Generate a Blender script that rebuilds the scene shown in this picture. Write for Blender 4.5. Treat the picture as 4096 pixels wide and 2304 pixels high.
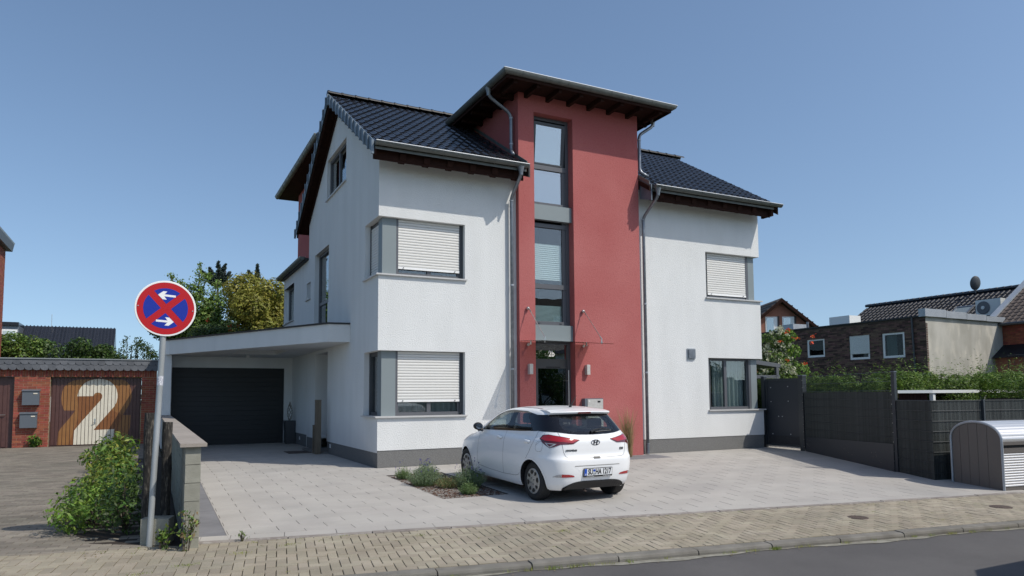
import bpy, bmesh, math, random
import numpy as np
from mathutils import Vector, Matrix, noise as mnoise
from mathutils.geometry import tessellate_polygon
R = math.radians
rng = random.Random(7)
nprng = np.random.default_rng(11)
scn = bpy.context.scene
for o in list(bpy.data.objects): bpy.data.objects.remove(o)
COL = scn.collection

# ---------------------------------------------------------------- camera
CAM = Vector((-4.39145, -15.30907, 1.53))
YAW, PITCH, ROLL = 0.47744, 0.0754, -0.00745
F = Vector((math.sin(YAW)*math.cos(PITCH), math.cos(YAW)*math.cos(PITCH), math.sin(PITCH)))
Rt = Vector((math.cos(YAW), -math.sin(YAW), 0)); Up = Rt.cross(F)
R2 = Rt*math.cos(ROLL) + Up*math.sin(ROLL); U2 = -Rt*math.sin(ROLL) + Up*math.cos(ROLL)
cd = bpy.data.cameras.new('camera'); cam = bpy.data.objects.new('camera', cd); COL.objects.link(cam)
m = Matrix((R2, U2, -F)).transposed().to_4x4(); m.translation = CAM; cam.matrix_world = m
cd.sensor_fit = 'HORIZONTAL'; cd.sensor_width = 36; cd.lens = 2880.49*36/4096
cd.shift_x = (2048-2087.885)/4096; cd.shift_y = (1366.616-1152)/4096
cd.clip_start = .05; cd.clip_end = 2000
scn.camera = cam

# ---------------------------------------------------------------- light
SUNV = Vector((.772, -1.0, 1.485)).normalized()
w = bpy.data.worlds.new('World'); scn.world = w; w.use_nodes = True
nt = w.node_tree; nt.nodes.clear()
sky = nt.nodes.new('ShaderNodeTexSky'); sky.sky_type = 'NISHITA'; sky.sun_disc = False
sky.sun_elevation = math.asin(SUNV.z); sky.sun_rotation = math.atan2(SUNV.x, SUNV.y)
sky.altitude = 60; sky.air_density = 1.0; sky.dust_density = 1.2; sky.ozone_density = 1.7
bg = nt.nodes.new('ShaderNodeBackground'); bg.inputs[1].default_value = 0.148
ow = nt.nodes.new('ShaderNodeOutputWorld')
tc = nt.nodes.new('ShaderNodeTexCoord'); mp = nt.nodes.new('ShaderNodeMapping'); mp.inputs['Scale'].default_value = (1, 1, .92); mp.inputs['Location'].default_value = (0, 0, .085)
nt.links.new(tc.outputs['Generated'], mp.inputs[0]); nt.links.new(mp.outputs[0], sky.inputs[0])
tint = nt.nodes.new('ShaderNodeMix'); tint.data_type = 'RGBA'; tint.blend_type = 'MULTIPLY'; tint.inputs[0].default_value = 1; tint.inputs[7].default_value = (1.0, 1.03, 1.02, 1)
nt.links.new(sky.outputs[0], tint.inputs[6]); nt.links.new(tint.outputs[2], bg.inputs[0]); nt.links.new(bg.outputs[0], ow.inputs[0])
sd = bpy.data.lights.new('sun', 'SUN'); sd.energy = 3.6; sd.angle = R(.53); sd.color = (1, .94, .845)
sun = bpy.data.objects.new('sun', sd); COL.objects.link(sun)
sun.rotation_euler = SUNV.to_track_quat('Z', 'Y').to_euler()
vs = scn.view_settings; vs.view_transform = 'Standard'; vs.look = 'None'; vs.gamma = 1; vs.exposure = 0; vs.use_curve_mapping = False
scn.render.engine = 'CYCLES'

# ---------------------------------------------------------------- ground shape
K = .025
def gz(y): return K*y if y < 0 else 0.0

# ---------------------------------------------------------------- materials
def mat(name, col, col2=None, scale=4, rough=.75, metal=0, bump=0, bscale=60, piece=0, spec=.5, coat=0,
        trans=0, col3=None, scale3=40, mix3=.4, detail=6, bdist=.01, hue=0, lo=.35, hi=.65, stretch=None):
    m = bpy.data.materials.new(name); m.use_nodes = True; nt = m.node_tree; N = nt.nodes; L = nt.links
    b = N['Principled BSDF']; b.inputs['Roughness'].default_value = rough; b.inputs['Metallic'].default_value = metal
    b.inputs['Specular IOR Level'].default_value = spec; b.inputs['Coat Weight'].default_value = coat
    b.inputs['Coat Roughness'].default_value = .04
    col = tuple(col)+(1,)
    geo = N.new('ShaderNodeNewGeometry'); pos = geo.outputs['Position']
    if stretch:
        mp = N.new('ShaderNodeMapping'); mp.inputs['Scale'].default_value = stretch; L.new(pos, mp.inputs[0]); pos2 = mp.outputs[0]
    else: pos2 = pos
    out = None
    def mixc(a, bb, fac):
        x = N.new('ShaderNodeMix'); x.data_type = 'RGBA'
        if hasattr(a, 'node'): L.new(a, x.inputs[6])
        else: x.inputs[6].default_value = a
        if hasattr(bb, 'node'): L.new(bb, x.inputs[7])
        else: x.inputs[7].default_value = bb
        L.new(fac, x.inputs[0]); return x.outputs[2]
    def noi(sc, lo, hi, p=pos2):
        n = N.new('ShaderNodeTexNoise'); n.inputs['Scale'].default_value = sc; n.inputs['Detail'].default_value = detail
        L.new(p, n.inputs[0]); r = N.new('ShaderNodeMapRange'); r.inputs[1].default_value = lo; r.inputs[2].default_value = hi
        L.new(n.outputs[0], r.inputs[0]); return r.outputs[0]
    c = col
    if col2 is not None: c = mixc(col, tuple(col2)+(1,), noi(scale, lo, hi))
    if col3 is not None:
        f = noi(scale3, .5, .75); mm = N.new('ShaderNodeMath'); mm.operation = 'MULTIPLY'; L.new(f, mm.inputs[0]); mm.inputs[1].default_value = mix3
        c = mixc(c, tuple(col3)+(1,), mm.outputs[0])
    if piece or hue:
        oi = N.new('ShaderNodeObjectInfo'); ad = N.new('ShaderNodeMath'); ad.operation = 'ADD'
        L.new(oi.outputs['Random'], ad.inputs[0]); L.new(geo.outputs['Random Per Island'], ad.inputs[1])
        fr = N.new('ShaderNodeMath'); fr.operation = 'FRACT'; L.new(ad.outputs[0], fr.inputs[0])
        r = N.new('ShaderNodeMapRange'); r.inputs[3].default_value = 1-piece; r.inputs[4].default_value = 1+piece; L.new(fr.outputs[0], r.inputs[0])
        h = N.new('ShaderNodeHueSaturation')
        L.new(r.outputs[0], h.inputs['Value'])
        if hue:
            f2 = N.new('ShaderNodeMath'); f2.operation = 'MULTIPLY'; f2.inputs[1].default_value = 7.31; L.new(fr.outputs[0], f2.inputs[0])
            f3 = N.new('ShaderNodeMath'); f3.operation = 'FRACT'; L.new(f2.outputs[0], f3.inputs[0])
            r2 = N.new('ShaderNodeMapRange'); r2.inputs[3].default_value = .5-hue; r2.inputs[4].default_value = .5+hue; L.new(f3.outputs[0], r2.inputs[0])
            L.new(r2.outputs[0], h.inputs['Hue'])
        if hasattr(c, 'node'): L.new(c, h.inputs['Color'])
        else: h.inputs['Color'].default_value = c
        c = h.outputs[0]
    if hasattr(c, 'node'): L.new(c, b.inputs['Base Color'])
    else: b.inputs['Base Color'].default_value = c
    if bump:
        n = N.new('ShaderNodeTexNoise'); n.inputs['Scale'].default_value = bscale; n.inputs['Detail'].default_value = 3; L.new(pos, n.inputs[0])
        bp = N.new('ShaderNodeBump'); bp.inputs['Strength'].default_value = bump; bp.inputs['Distance'].default_value = bdist
        L.new(n.outputs[0], bp.inputs['Height']); L.new(bp.outputs[0], b.inputs['Normal'])
    if trans:
        t = N.new('ShaderNodeBsdfTranslucent'); ms = N.new('ShaderNodeMixShader'); ms.inputs[0].default_value = trans
        if hasattr(c, 'node'): L.new(c, t.inputs[0])
        else: t.inputs[0].default_value = c
        L.new(b.outputs[0], ms.inputs[1]); L.new(t.outputs[0], ms.inputs[2])
        L.new(ms.outputs[0], N['Material Output'].inputs[0])
    return m
def glassmat(name, tint=(.8, .85, .85), refl=1.0, f0=.045, rough=.0, wavy=0, lay=0.0):
    m = bpy.data.materials.new(name); m.use_nodes = True; nt = m.node_tree; N = nt.nodes; L = nt.links; N.remove(N['Principled BSDF'])
    tr = N.new('ShaderNodeBsdfTransparent'); tr.inputs[0].default_value = tuple(tint)+(1,)
    gl = N.new('ShaderNodeBsdfGlossy'); gl.inputs['Roughness'].default_value = rough; gl.inputs[0].default_value = (refl, refl, refl, 1)
    lw = N.new('ShaderNodeLayerWeight'); lw.inputs[0].default_value = .5
    pw = N.new('ShaderNodeMath'); pw.operation = 'POWER'; pw.inputs[1].default_value = 5; L.new(lw.outputs['Facing'], pw.inputs[0])
    if wavy:
        geo = N.new('ShaderNodeNewGeometry')
        n = N.new('ShaderNodeTexNoise'); n.inputs['Scale'].default_value = 1.6; n.inputs['Detail'].default_value = 1; L.new(geo.outputs['Position'], n.inputs[0])
        bp = N.new('ShaderNodeBump'); bp.inputs['Strength'].default_value = wavy; bp.inputs['Distance'].default_value = .02
        L.new(n.outputs[0], bp.inputs['Height']); L.new(bp.outputs[0], gl.inputs['Normal'])
    ad = N.new('ShaderNodeMapRange'); ad.inputs[3].default_value = f0+lay; ad.inputs[4].default_value = 1; L.new(pw.outputs[0], ad.inputs[0])
    ms = N.new('ShaderNodeMixShader'); L.new(ad.outputs[0], ms.inputs[0]); L.new(tr.outputs[0], ms.inputs[1]); L.new(gl.outputs[0], ms.inputs[2])
    L.new(ms.outputs[0], N['Material Output'].inputs[0]); return m

M = {}
M['white'] = mat('white_render', (.69,.70,.695), (.65,.66,.655), 1.3, .95, bump=.9, bscale=42, bdist=.012, spec=.2, col3=(.58,.585,.57), scale3=.9, mix3=.25, stretch=(1.6,1.6,.45))
M['soffit_white'] = mat('soffit_white', (.7,.71,.71), rough=.9)
M['red'] = mat('red_render', (.37,.107,.103), (.42,.142,.135), .55, .95, bump=.8, bscale=45, bdist=.01, spec=.2, col3=(.30,.065,.065), scale3=26, mix3=.5)
M['plinth'] = mat('plinth_stone_render', (.13,.13,.128), (.21,.21,.205), 70, .95, bump=.9, bscale=90, bdist=.01, col3=(.07,.07,.07), scale3=110, mix3=.6)
M['anth'] = mat('anthracite_frame', (.095,.10,.112), rough=.42)
M['anthdark'] = mat('dark_frame', (.05,.055,.062), rough=.45)
M['panel'] = mat('grey_green_panel', (.20,.235,.245), rough=.5)
M['panelb'] = mat('blue_grey_panel', (.10,.13,.17), rough=.5)
M['shutter'] = mat('shutter_slat', (.66,.655,.63), rough=.5)
M['sill'] = mat('granite_sill', (.42,.42,.42), (.56,.56,.55), 160, .45)
M['zinc'] = mat('zinc', (.105,.115,.108), (.14,.15,.142), 6, .5, metal=.35)
M['zincl'] = mat('zinc_light', (.36,.39,.42), (.42,.45,.48), 3, .5, metal=.4)
M['zincp'] = mat('zinc_pipe', (.17,.185,.21), (.23,.25,.275), 10, .38, metal=.55)
M['wood'] = mat('dark_brown_wood', (.020,.008,.006), (.032,.013,.009), 5, .85, spec=.15, stretch=(1,1,8))
M['tile'] = mat('black_glazed_tile', (.014,.015,.019), (.02,.021,.026), 12, .24, piece=.25, spec=.5)
M['tilefar'] = mat('black_tile_far', (.014,.015,.02), (.02,.021,.027), 12, .5, piece=.3, spec=.2)
M['ridge'] = mat('ridge_tile_glaze', (.016,.018,.022), rough=.5, spec=.3)
M['verge'] = mat('blue_grey_verge', (.10,.135,.17), (.14,.18,.22), 5, .45, piece=.2)
M['steel'] = mat('brushed_steel', (.55,.54,.52), rough=.3, metal=.9)
M['satin'] = mat('satin_steel', (.55,.54,.51), (.62,.61,.58), 20, .35, metal=.3)
M['white_alu'] = mat('white_aluminium', (.75,.77,.75), rough=.4)
M['glass'] = glassmat('window_glass', (.78,.83,.83), lay=.05, wavy=.1)
M['glassup'] = glassmat('window_glass_bright', (.5,.6,.62), lay=.3, wavy=.08)
M['glassd'] = glassmat('dark_window_glass', (.6,.66,.66), refl=.45, lay=.0)
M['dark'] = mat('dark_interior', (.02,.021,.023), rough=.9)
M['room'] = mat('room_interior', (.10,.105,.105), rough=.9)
M['curtain'] = mat('pale_curtain', (.62,.68,.68), rough=.9, trans=.3)
M['blind'] = mat('white_blind', (.82,.84,.84), rough=.8)
M['blindg'] = mat('grey_blind', (.42,.50,.52), (.46,.54,.56), 3, .7)
M['cglass'] = glassmat('canopy_glass', (.52,.50,.46), lay=.0)
M['slab'] = mat('concrete_slab', (.355,.335,.31), (.405,.385,.355), 1.2, .9, bump=.25, bscale=150, piece=.035, hue=.004, col3=(.27,.265,.255), scale3=.5, mix3=.45)
M['slabd'] = mat('dark_slab', (.155,.155,.165), (.19,.19,.2), 3, .9, bump=.3, bscale=160, piece=.06)
M['joint'] = mat('joint_sand', (.17,.16,.145), (.22,.205,.185), 9, .95)
M['jointd'] = mat('joint_soil', (.09,.08,.06), (.14,.125,.095), 5, 1, col3=(.06,.085,.03), scale3=2.5, mix3=.5)
M['brickw'] = mat('beige_paver', (.27,.235,.175), (.33,.292,.225), 2.2, .95, bump=.5, bscale=120, piece=.12, hue=.008, col3=(.20,.18,.14), scale3=.8, mix3=.7)
M['brickl'] = mat('grey_paver', (.16,.14,.113), (.215,.19,.155), 1.1, .95, bump=.5, bscale=120, piece=.2, hue=.008, col3=(.10,.095,.075), scale3=.7, mix3=.7)
M['kerb'] = mat('kerb_concrete', (.14,.13,.112), (.20,.188,.165), 4, .95, bump=.6, bscale=120, piece=.07, col3=(.13,.13,.11), scale3=3, mix3=.6)
M['kerbr'] = mat('edge_strip_concrete', (.19,.165,.15), (.25,.225,.2), 4, .95, bump=.6, bscale=110, piece=.08, col3=(.42,.41,.38), scale3=12, mix3=.55)
M['asphalt'] = mat('asphalt', (.062,.058,.058), (.094,.089,.087), .8, .93, bump=.8, bscale=170, col3=(.24,.235,.23), scale3=330, mix3=.5, bdist=.006)
M['gutterdirt'] = mat('gutter_dirt', (.27,.26,.22), (.17,.16,.13), 8, 1, bump=.6, bscale=80)
M['grass'] = mat('garden_ground', (.03,.05,.014), (.05,.07,.02), 3, 1)
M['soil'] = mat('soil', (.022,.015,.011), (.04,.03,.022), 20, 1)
M['garage'] = mat('garage_door', (.012,.015,.018), rough=.55)
M['brick'] = mat('red_brick', (.235,.062,.038), (.30,.085,.05), 9, .9, bump=.5, bscale=90, piece=.22, hue=.012, col3=(.15,.05,.035), scale3=14, mix3=.4)
M['mortar'] = mat('mortar', (.36,.27,.18), (.30,.22,.15), 12, 1)
M['brickdk'] = mat('dark_mixed_brick', (.105,.062,.048), (.13,.076,.058), 9, .9, piece=.6, hue=.03)
M['mortard'] = mat('dark_mortar', (.075,.062,.055), rough=1)
M['brickfar'] = mat('light_red_brick', (.29,.12,.08), (.34,.15,.10), 9, .9, piece=.15)
M['slate'] = mat('slate', (.065,.07,.08), (.09,.095,.105), 6, .5, piece=.2)
M['gutter_dark'] = mat('grey_edge', (.22,.24,.25), rough=.5)
M['brown'] = mat('brown_door_paint', (.075,.032,.028), (.09,.04,.034), 7, .45)
M['orange'] = mat('orange_brown_paint', (.25,.11,.032), (.28,.13,.038), 5, .5)
M['midbrown'] = mat('mid_brown_paint', (.20,.075,.02), (.225,.087,.025), 5, .5)
M['cream'] = mat('cream_paint', (.70,.655,.54), (.66,.61,.5), 6, .5)
M['mailbox'] = mat('grey_mailbox', (.115,.135,.16), rough=.4)
M['block'] = mat('concrete_block', (.235,.23,.19), (.29,.285,.24), 7, .95, bump=.5, bscale=90, piece=.05)
M['cap'] = mat('wall_cap_stone', (.27,.235,.20), (.32,.285,.25), 6, .9, bump=.3, bscale=80, piece=.07)
M['pole'] = mat('galvanised_pole', (.33,.35,.35), (.42,.44,.45), 18, .5, metal=.35, stretch=(1,1,.12), col3=(.25,.26,.25), scale3=5)
M['sred'] = mat('sign_red', (.43,.003,.009), rough=.4, spec=.4)
M['sblue'] = mat('sign_blue', (.004,.022,.30), rough=.4, spec=.4)
M['swhite'] = mat('sign_white', (.80,.80,.79), rough=.4)
M['oldwood'] = mat('weathered_black_wood', (.022,.02,.018), (.13,.115,.095), 9, .95, bump=1, bscale=30, stretch=(6,6,1.2), lo=.5, hi=.72)
M['palewood'] = mat('pale_wood', (.12,.098,.07), (.16,.13,.095), 8, .8, stretch=(4,4,.4))
M['fence'] = mat('anthracite_fence_steel', (.028,.034,.04), rough=.4)
M['strip'] = mat('privacy_strip', (.046,.052,.05), rough=.6, piece=.3, spec=.25)
M['perf'] = mat('perforated_sheet', (.022,.027,.036), rough=.5)
M['shedpanel'] = mat('brown_grey_panel', (.12,.108,.098), rough=.5)
M['shedalu'] = mat('brushed_alu', (.62,.62,.62), rough=.35, metal=.55)
M['plaster'] = mat('stained_plaster', (.47,.45,.40), (.34,.325,.28), 1.1, .95, bump=.4, bscale=20, stretch=(1,1,.45), col3=(.58,.54,.46), scale3=2.4, mix3=.8)
M['rooftar'] = mat('roof_edge_dark', (.02,.02,.022), rough=.6)
M['tilebrown'] = mat('brown_roof_tile', (.06,.045,.04), (.09,.068,.058), 8, .8, piece=.2)
M['acwhite'] = mat('white_plastic', (.6,.62,.6), rough=.4)
M['black'] = mat('black_plastic', (.012,.012,.014), rough=.45)
M['trunk'] = mat('bark', (.09,.07,.05), (.05,.04,.03), 12, .95, bump=.8, bscale=25)
def leafmat(n, a, b, hue=.02, piece=.35, rough=.5, trans=.3): return mat(n, a, b, 2.2, rough, piece=piece, hue=hue, trans=trans, spec=.35)
M['lfgold'] = leafmat('golden_leaf', (.30,.28,.05), (.20,.21,.035))
M['lflight'] = leafmat('light_green_leaf', (.20,.29,.065), (.13,.21,.04))
M['lfmid'] = leafmat('mid_green_leaf', (.075,.14,.028), (.05,.10,.02))
M['lfdark'] = leafmat('dark_green_leaf', (.04,.075,.02), (.055,.09,.028))
M['lfbright'] = leafmat('bright_green_leaf', (.17,.28,.04), (.11,.20,.03))
M['lfyellow'] = leafmat('yellow_green_leaf', (.27,.29,.05), (.13,.19,.03), hue=.03)
M['lfspruce'] = leafmat('spruce_needle', (.022,.04,.03), (.03,.05,.04), trans=.05)
M['lflav'] = leafmat('lavender_leaf', (.22,.27,.19), (.15,.21,.12))
M['lflavg'] = leafmat('green_lavender_leaf', (.13,.21,.07), (.18,.25,.10))
M['lavflower'] = leafmat('lavender_flower', (.10,.09,.28), (.13,.11,.33))
M['flower_w'] = leafmat('cream_blossom', (.66,.66,.50), (.5,.52,.36), piece=.2)
M['flower_o'] = leafmat('orange_blossom', (.75,.11,.03), (.8,.16,.04), piece=.15)
M['hedge'] = leafmat('thuja_green', (.12,.20,.035), (.17,.265,.05))
M['mulch'] = mat('bark_mulch', (.07,.034,.023), (.13,.075,.052), 30, .95, piece=.5)
M['dry'] = leafmat('dry_grass', (.32,.24,.12), (.22,.17,.08))
M['berry'] = leafmat('red_berry', (.45,.06,.01), (.35,.05,.01))
M['sticker'] = mat('paper_sticker', (.7,.7,.72), (.25,.27,.33), 60, .7)
M['iron'] = mat('cast_iron', (.075,.055,.045), (.11,.08,.065), 30, .7)

# ---------------------------------------------------------------- objects
def tag(o, label=None, cat=None, group=None, kind=None):
    if label: o['label'] = label
    if cat: o['category'] = cat
    if group: o['group'] = group
    if kind: o['kind'] = kind
    return o
def empty(name, label=None, cat=None, loc=(0,0,0), group=None, parent=None, rz=0):
    o = bpy.data.objects.new(name, None); COL.objects.link(o); o.location = loc; o.rotation_euler = (0,0,rz)
    o.empty_display_size = .2
    if parent: setpar(o, parent)
    return tag(o, label, cat, group)
def wmat(o):
    m = o.matrix_basis.copy(); p = o.parent
    while p: m = p.matrix_basis @ m; p = p.parent
    return m
def setpar(o, p):
    # keeps the coordinates o was made with (world) when its parent is placed elsewhere
    b = o.matrix_basis.copy(); o.parent = p; o.matrix_basis = wmat(p).inverted() @ b
class MB:
    def __init__(s): s.v = []; s.f = []; s.mi = []; s.cm = 0
    def add(s, vs, fs, mi=None):
        b = len(s.v); s.v += [tuple(x) for x in vs]; s.f += [tuple(i+b for i in f) for f in fs]; s.mi += [s.cm if mi is None else mi]*len(fs); return s
    def box(s, x0, x1, y0, y1, z0, z1, mi=None, M=None):
        vs = [Vector(p) for p in ((x0,y0,z0),(x1,y0,z0),(x1,y1,z0),(x0,y1,z0),(x0,y0,z1),(x1,y0,z1),(x1,y1,z1),(x0,y1,z1))]
        if M is not None: vs = [M @ v for v in vs]
        return s.add(vs, [(3,2,1,0),(4,5,6,7),(0,1,5,4),(1,2,6,5),(2,3,7,6),(3,0,4,7)], mi)
    def prism(s, poly, axis, a, b, mi=None, M=None):
        # poly 2d list; axis 'x': (y,z) ; 'y': (x,z) ; 'z': (x,y)
        def P(p, t):
            v = Vector((t,p[0],p[1])) if axis == 'x' else Vector((p[0],t,p[1])) if axis == 'y' else Vector((p[0],p[1],t))
            return M @ v if M is not None else v
        n = len(poly); vs = [P(p,a) for p in poly]+[P(p,b) for p in poly]
        tri = tessellate_polygon([[Vector((p[0],p[1],0)) for p in poly]])
        fs = [tuple(t) for t in tri]+[tuple(i+n for i in reversed(t)) for t in tri]
        fs += [(i,(i+1)%n,(i+1)%n+n,i+n) for i in range(n)]
        return s.add(vs, fs, mi)
    def tube(s, pts, r, seg=10, mi=None, cap=True, rr=None):
        pts = [Vector(p) for p in pts]; n = len(pts); rings = []; prev = None
        for i, p in enumerate(pts):
            d = (pts[min(i+1,n-1)]-pts[max(i-1,0)]).normalized()
            if prev is None: a = d.orthogonal().normalized()
            else: a = (prev-d*prev.dot(d)).normalized()
            prev = a; b = d.cross(a); q = rr[i] if rr else r
            rings.append([p+a*math.cos(2*math.pi*k/seg)*q+b*math.sin(2*math.pi*k/seg)*q for k in range(seg)])
        vs = [v for rg in rings for v in rg]; fs = []
        for i in range(n-1):
            for k in range(seg): fs.append((i*seg+k, i*seg+(k+1)%seg, (i+1)*seg+(k+1)%seg, (i+1)*seg+k))
        if cap: fs.append(tuple(reversed(range(seg)))); fs.append(tuple((n-1)*seg+k for k in range(seg)))
        return s.add(vs, fs, mi)
    def lathe(s, prof, seg=24, M=None, mi=None):
        # prof: (r,z) about z axis
        vs = []; n = len(prof)
        for r, z in prof:
            for k in range(seg):
                v = Vector((r*math.cos(2*math.pi*k/seg), r*math.sin(2*math.pi*k/seg), z)); vs.append(M @ v if M is not None else v)
        fs = [(i*seg+k, i*seg+(k+1)%seg, (i+1)*seg+(k+1)%seg, (i+1)*seg+k) for i in range(n-1) for k in range(seg)]
        return s.add(vs, fs, mi)
    def build(s, name, mats, parent=None, smooth=False, recalc=False):
        me = bpy.data.meshes.new(name); me.from_pydata(s.v, [], s.f)
        if not isinstance(mats, (list, tuple)): mats = [mats]
        for m in mats: me.materials.append(m)
        if len(mats) > 1: me.polygons.foreach_set('material_index', s.mi)
        if recalc:
            bm = bmesh.new(); bm.from_mesh(me); bmesh.ops.recalc_face_normals(bm, faces=bm.faces); bm.to_mesh(me); bm.free()
        if smooth: me.shade_smooth()
        o = bpy.data.objects.new(name, me); COL.objects.link(o)
        if parent: setpar(o, parent)
        return o
def B(name, mt, parent, *a):
    mb = MB(); mb.box(*a); return mb.build(name, mt, parent)

# 2d clipping ---------------------------------------------------
def clip_half(poly, ax, ay, bx, by, keep=1):
    # keep points left of a->b (keep=1) or right (-1)
    out = []; n = len(poly)
    def side(p): return ((bx-ax)*(p[1]-ay)-(by-ay)*(p[0]-ax))*keep
    for i in range(n):
        p, q = poly[i], poly[(i+1)%n]; sp, sq = side(p), side(q)
        if sp >= 0: out.append(p)
        if (sp > 0 and sq < 0) or (sp < 0 and sq > 0):
            t = sp/(sp-sq); out.append((p[0]+(q[0]-p[0])*t, p[1]+(q[1]-p[1])*t))
    return out
def area(p): return abs(sum(p[i][0]*p[(i+1)%len(p)][1]-p[(i+1)%len(p)][0]*p[i][1] for i in range(len(p)))/2) if len(p) > 2 else 0
def clip_convex(poly, reg):  # reg ccw
    n = len(reg)
    for i in range(n):
        a, b = reg[i], reg[(i+1)%n]; poly = clip_half(poly, *a, *b)
        if len(poly) < 3: return []
    return poly
def diff_convex(poly, hole):
    out = []; rest = poly; n = len(hole)
    for i in range(n):
        a, b = hole[i], hole[(i+1)%n]
        o = clip_half(rest, *a, *b, keep=-1)
        if area(o) > 1e-5: out.append(o)
        rest = clip_half(rest, *a, *b)
        if len(rest) < 3 or area(rest) < 1e-6: break
    return out
def clean(p):
    o = []
    for q in p:
        if not o or (q[0]-o[-1][0])**2+(q[1]-o[-1][1])**2 > 1e-6: o.append(q)
    if len(o) > 1 and (o[0][0]-o[-1][0])**2+(o[0][1]-o[-1][1])**2 < 1e-6: o.pop()
    return o

# pieces: nearest `limit` become objects, the rest one joined 'stuff' part
def emit(parent, name, pcs, mt, limit=300, stuffname=None):
    # piece: (key, verts(local), faces, matrix)
    pcs = sorted(pcs, key=lambda p: ((p[3].translation if p[0] is not None else Vector(p[1][0]))-CAM).length)
    cache = {}; pm = wmat(parent).inverted() if parent else Matrix()
    for key, vs, fs, mx in pcs[:limit]:
        if key is not None and key in cache: me = cache[key]
        else:
            me = bpy.data.meshes.new(name)
            if key is None:
                c = sum((Vector(v) for v in vs), Vector())/len(vs)
                me.from_pydata([tuple(Vector(v)-c) for v in vs], [], fs)
            else: me.from_pydata([tuple(v) for v in vs], [], fs); cache[key] = me
            me.materials.append(mt)
        o = bpy.data.objects.new(name, me); COL.objects.link(o); o.parent = parent
        if key is None: c = sum((Vector(v) for v in vs), Vector())/len(vs); o.matrix_basis = pm @ Matrix.Translation(c)
        else: o.matrix_basis = pm @ mx
    if len(pcs) > limit:
        mb = MB()
        for key, vs, fs, mx in pcs[limit:]:
            mb.add([mx @ Vector(v) for v in vs] if key is not None else vs, fs)
        o = mb.build(stuffname or name+'s', mt, parent); o['kind'] = 'stuff'
def slabmesh(poly, h, ch=.003, zf=None, base=0):
    # convex polygon slab, chamfered top; zf(x,y) baked ground
    n = len(poly); cx = sum(p[0] for p in poly)/n; cy = sum(p[1] for p in poly)/n
    def ins(p):
        dx, dy = cx-p[0], cy-p[1]; l = math.hypot(dx, dy) or 1; k = min(.5, ch*1.6/l); return (p[0]+dx*k, p[1]+dy*k)
    z = zf or (lambda x, y: 0)
    vs = [(p[0],p[1],z(*p)+base) for p in poly]+[(p[0],p[1],z(*p)+base+h-ch) for p in poly]
    q = [ins(p) for p in poly]; vs += [(p[0],p[1],z(*p)+base+h) for p in q]
    fs = [tuple(range(2*n,3*n))]
    for i in range(n):
        j = (i+1)%n; fs += [(i,j,j+n,i+n),(i+n,j+n,j+2*n,i+2*n)]
    return vs, fs
# ================================================================ SETTING
def edge(x): return -5.965-.1613*(x+3.8)      # driveway edge (front line)
def kin(x): return -8.20-.148*(x+2.13)         # kerb inner line
SA = math.atan(-.1545)                          # street angle
def sheet(name, mt, ys, x0, x1, h, kind='structure', xa=None):
    mb = MB(); n = len(ys)
    vs = [(x, y, gz(y)+h) for y in ys for x in (x0, x1)]
    mb.add(vs, [(2*i, 2*i+1, 2*i+3, 2*i+2) for i in range(n-1)]); o = mb.build(name, mt); o['kind'] = kind; return o
sheet('ground', M['grass'], [-80, -40, 0, 40, 400], -300, 320, -.16)
# road: south of the kerb
def strip(name, mt, fa, fb, h, xs=(-60, 0, 60), kind='structure'):
    mb = MB(); vs = []
    for x in xs:
        for f in (fa, fb): y = f(x); vs.append((x, y, gz(y)+h))
    mb.add(vs, [(2*i, 2*i+2, 2*i+3, 2*i+1) for i in range(len(xs)-1)]); o = mb.build(name, mt); tag(o, kind=kind); return o
strip('road', M['asphalt'], lambda x: kin(x)-7.5, lambda x: kin(x)-.1, -.066)
strip('gutter_strip', M['gutterdirt'], lambda x: kin(x)-.235-.05*math.sin(x*2.1)-.02*math.sin(x*9), lambda x: kin(x)-.14, -.060, xs=[-12+i*.15 for i in range(190)])
side = strip('sidewalk', M['jointd'], lambda x: kin(x), lambda x: edge(x)-.03, -.012, xs=(-60,60))
walk2 = strip('far_sidewalk', M['kerb'], lambda x: kin(x)-9.8, lambda x: kin(x)-7.5, .02)
# kerb stones
pcs = []
kerb = strip('kerb', M['kerb'], lambda x: kin(x)-.15, lambda x: kin(x)-.01, -.03)
ct, st = math.cos(SA), math.sin(SA)
def tiltM(x, y, a, h=0):
    return Matrix.Translation((x, y, gz(y)+h)) @ (Matrix.Rotation(math.atan(K), 4, 'X') if y < 0 else Matrix()) @ Matrix.Rotation(a, 4, 'Z')
def barmesh(l, w, h, c=.012):
    # stone with rounded front top edge
    vs = []; prof = [(0,-.2),(0,h-c*2),(c*.6,h-c*.6),(c*2,h),(w,h),(w,-.2)]
    for x in (0, l): vs += [(x,p[0],p[1]) for p in prof]
    n = len(prof); return vs, [(i, i+1, i+1+n, i+n) for i in range(n-1)]+[tuple(range(n)), tuple(reversed(range(n,2*n)))]
kv, kf = barmesh(.985, .16, 0, .016)
kb, kfb = barmesh(.985, .085, 0, .008)
ka = math.atan(-.148)
for i in range(-9, 22):
    x = i*math.cos(ka)+.2; y = kin(x)-.16
    pcs.append(('k', kv, kf, tiltM(x, y, ka+rng.uniform(-.004,.004), rng.uniform(-.006,.006))))
emit(kerb, 'kerb_stone', pcs, M['kerb'])
pcs = []
ea = math.atan(-.1613)
edging = strip('edging', M['kerbr'], lambda x: edge(x)-.085, lambda x: edge(x), -.02, xs=(-3.85, 13))
for i in range(0, 14):
    x = -3.84+i*math.cos(ea); y = edge(x)-.085
    pcs.append(('e', kb, kfb, tiltM(x, y, ea+rng.uniform(-.003,.003), .012+rng.uniform(-.004,.004))))
emit(edging, 'edging_stone', pcs, M['kerbr'])
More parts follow.
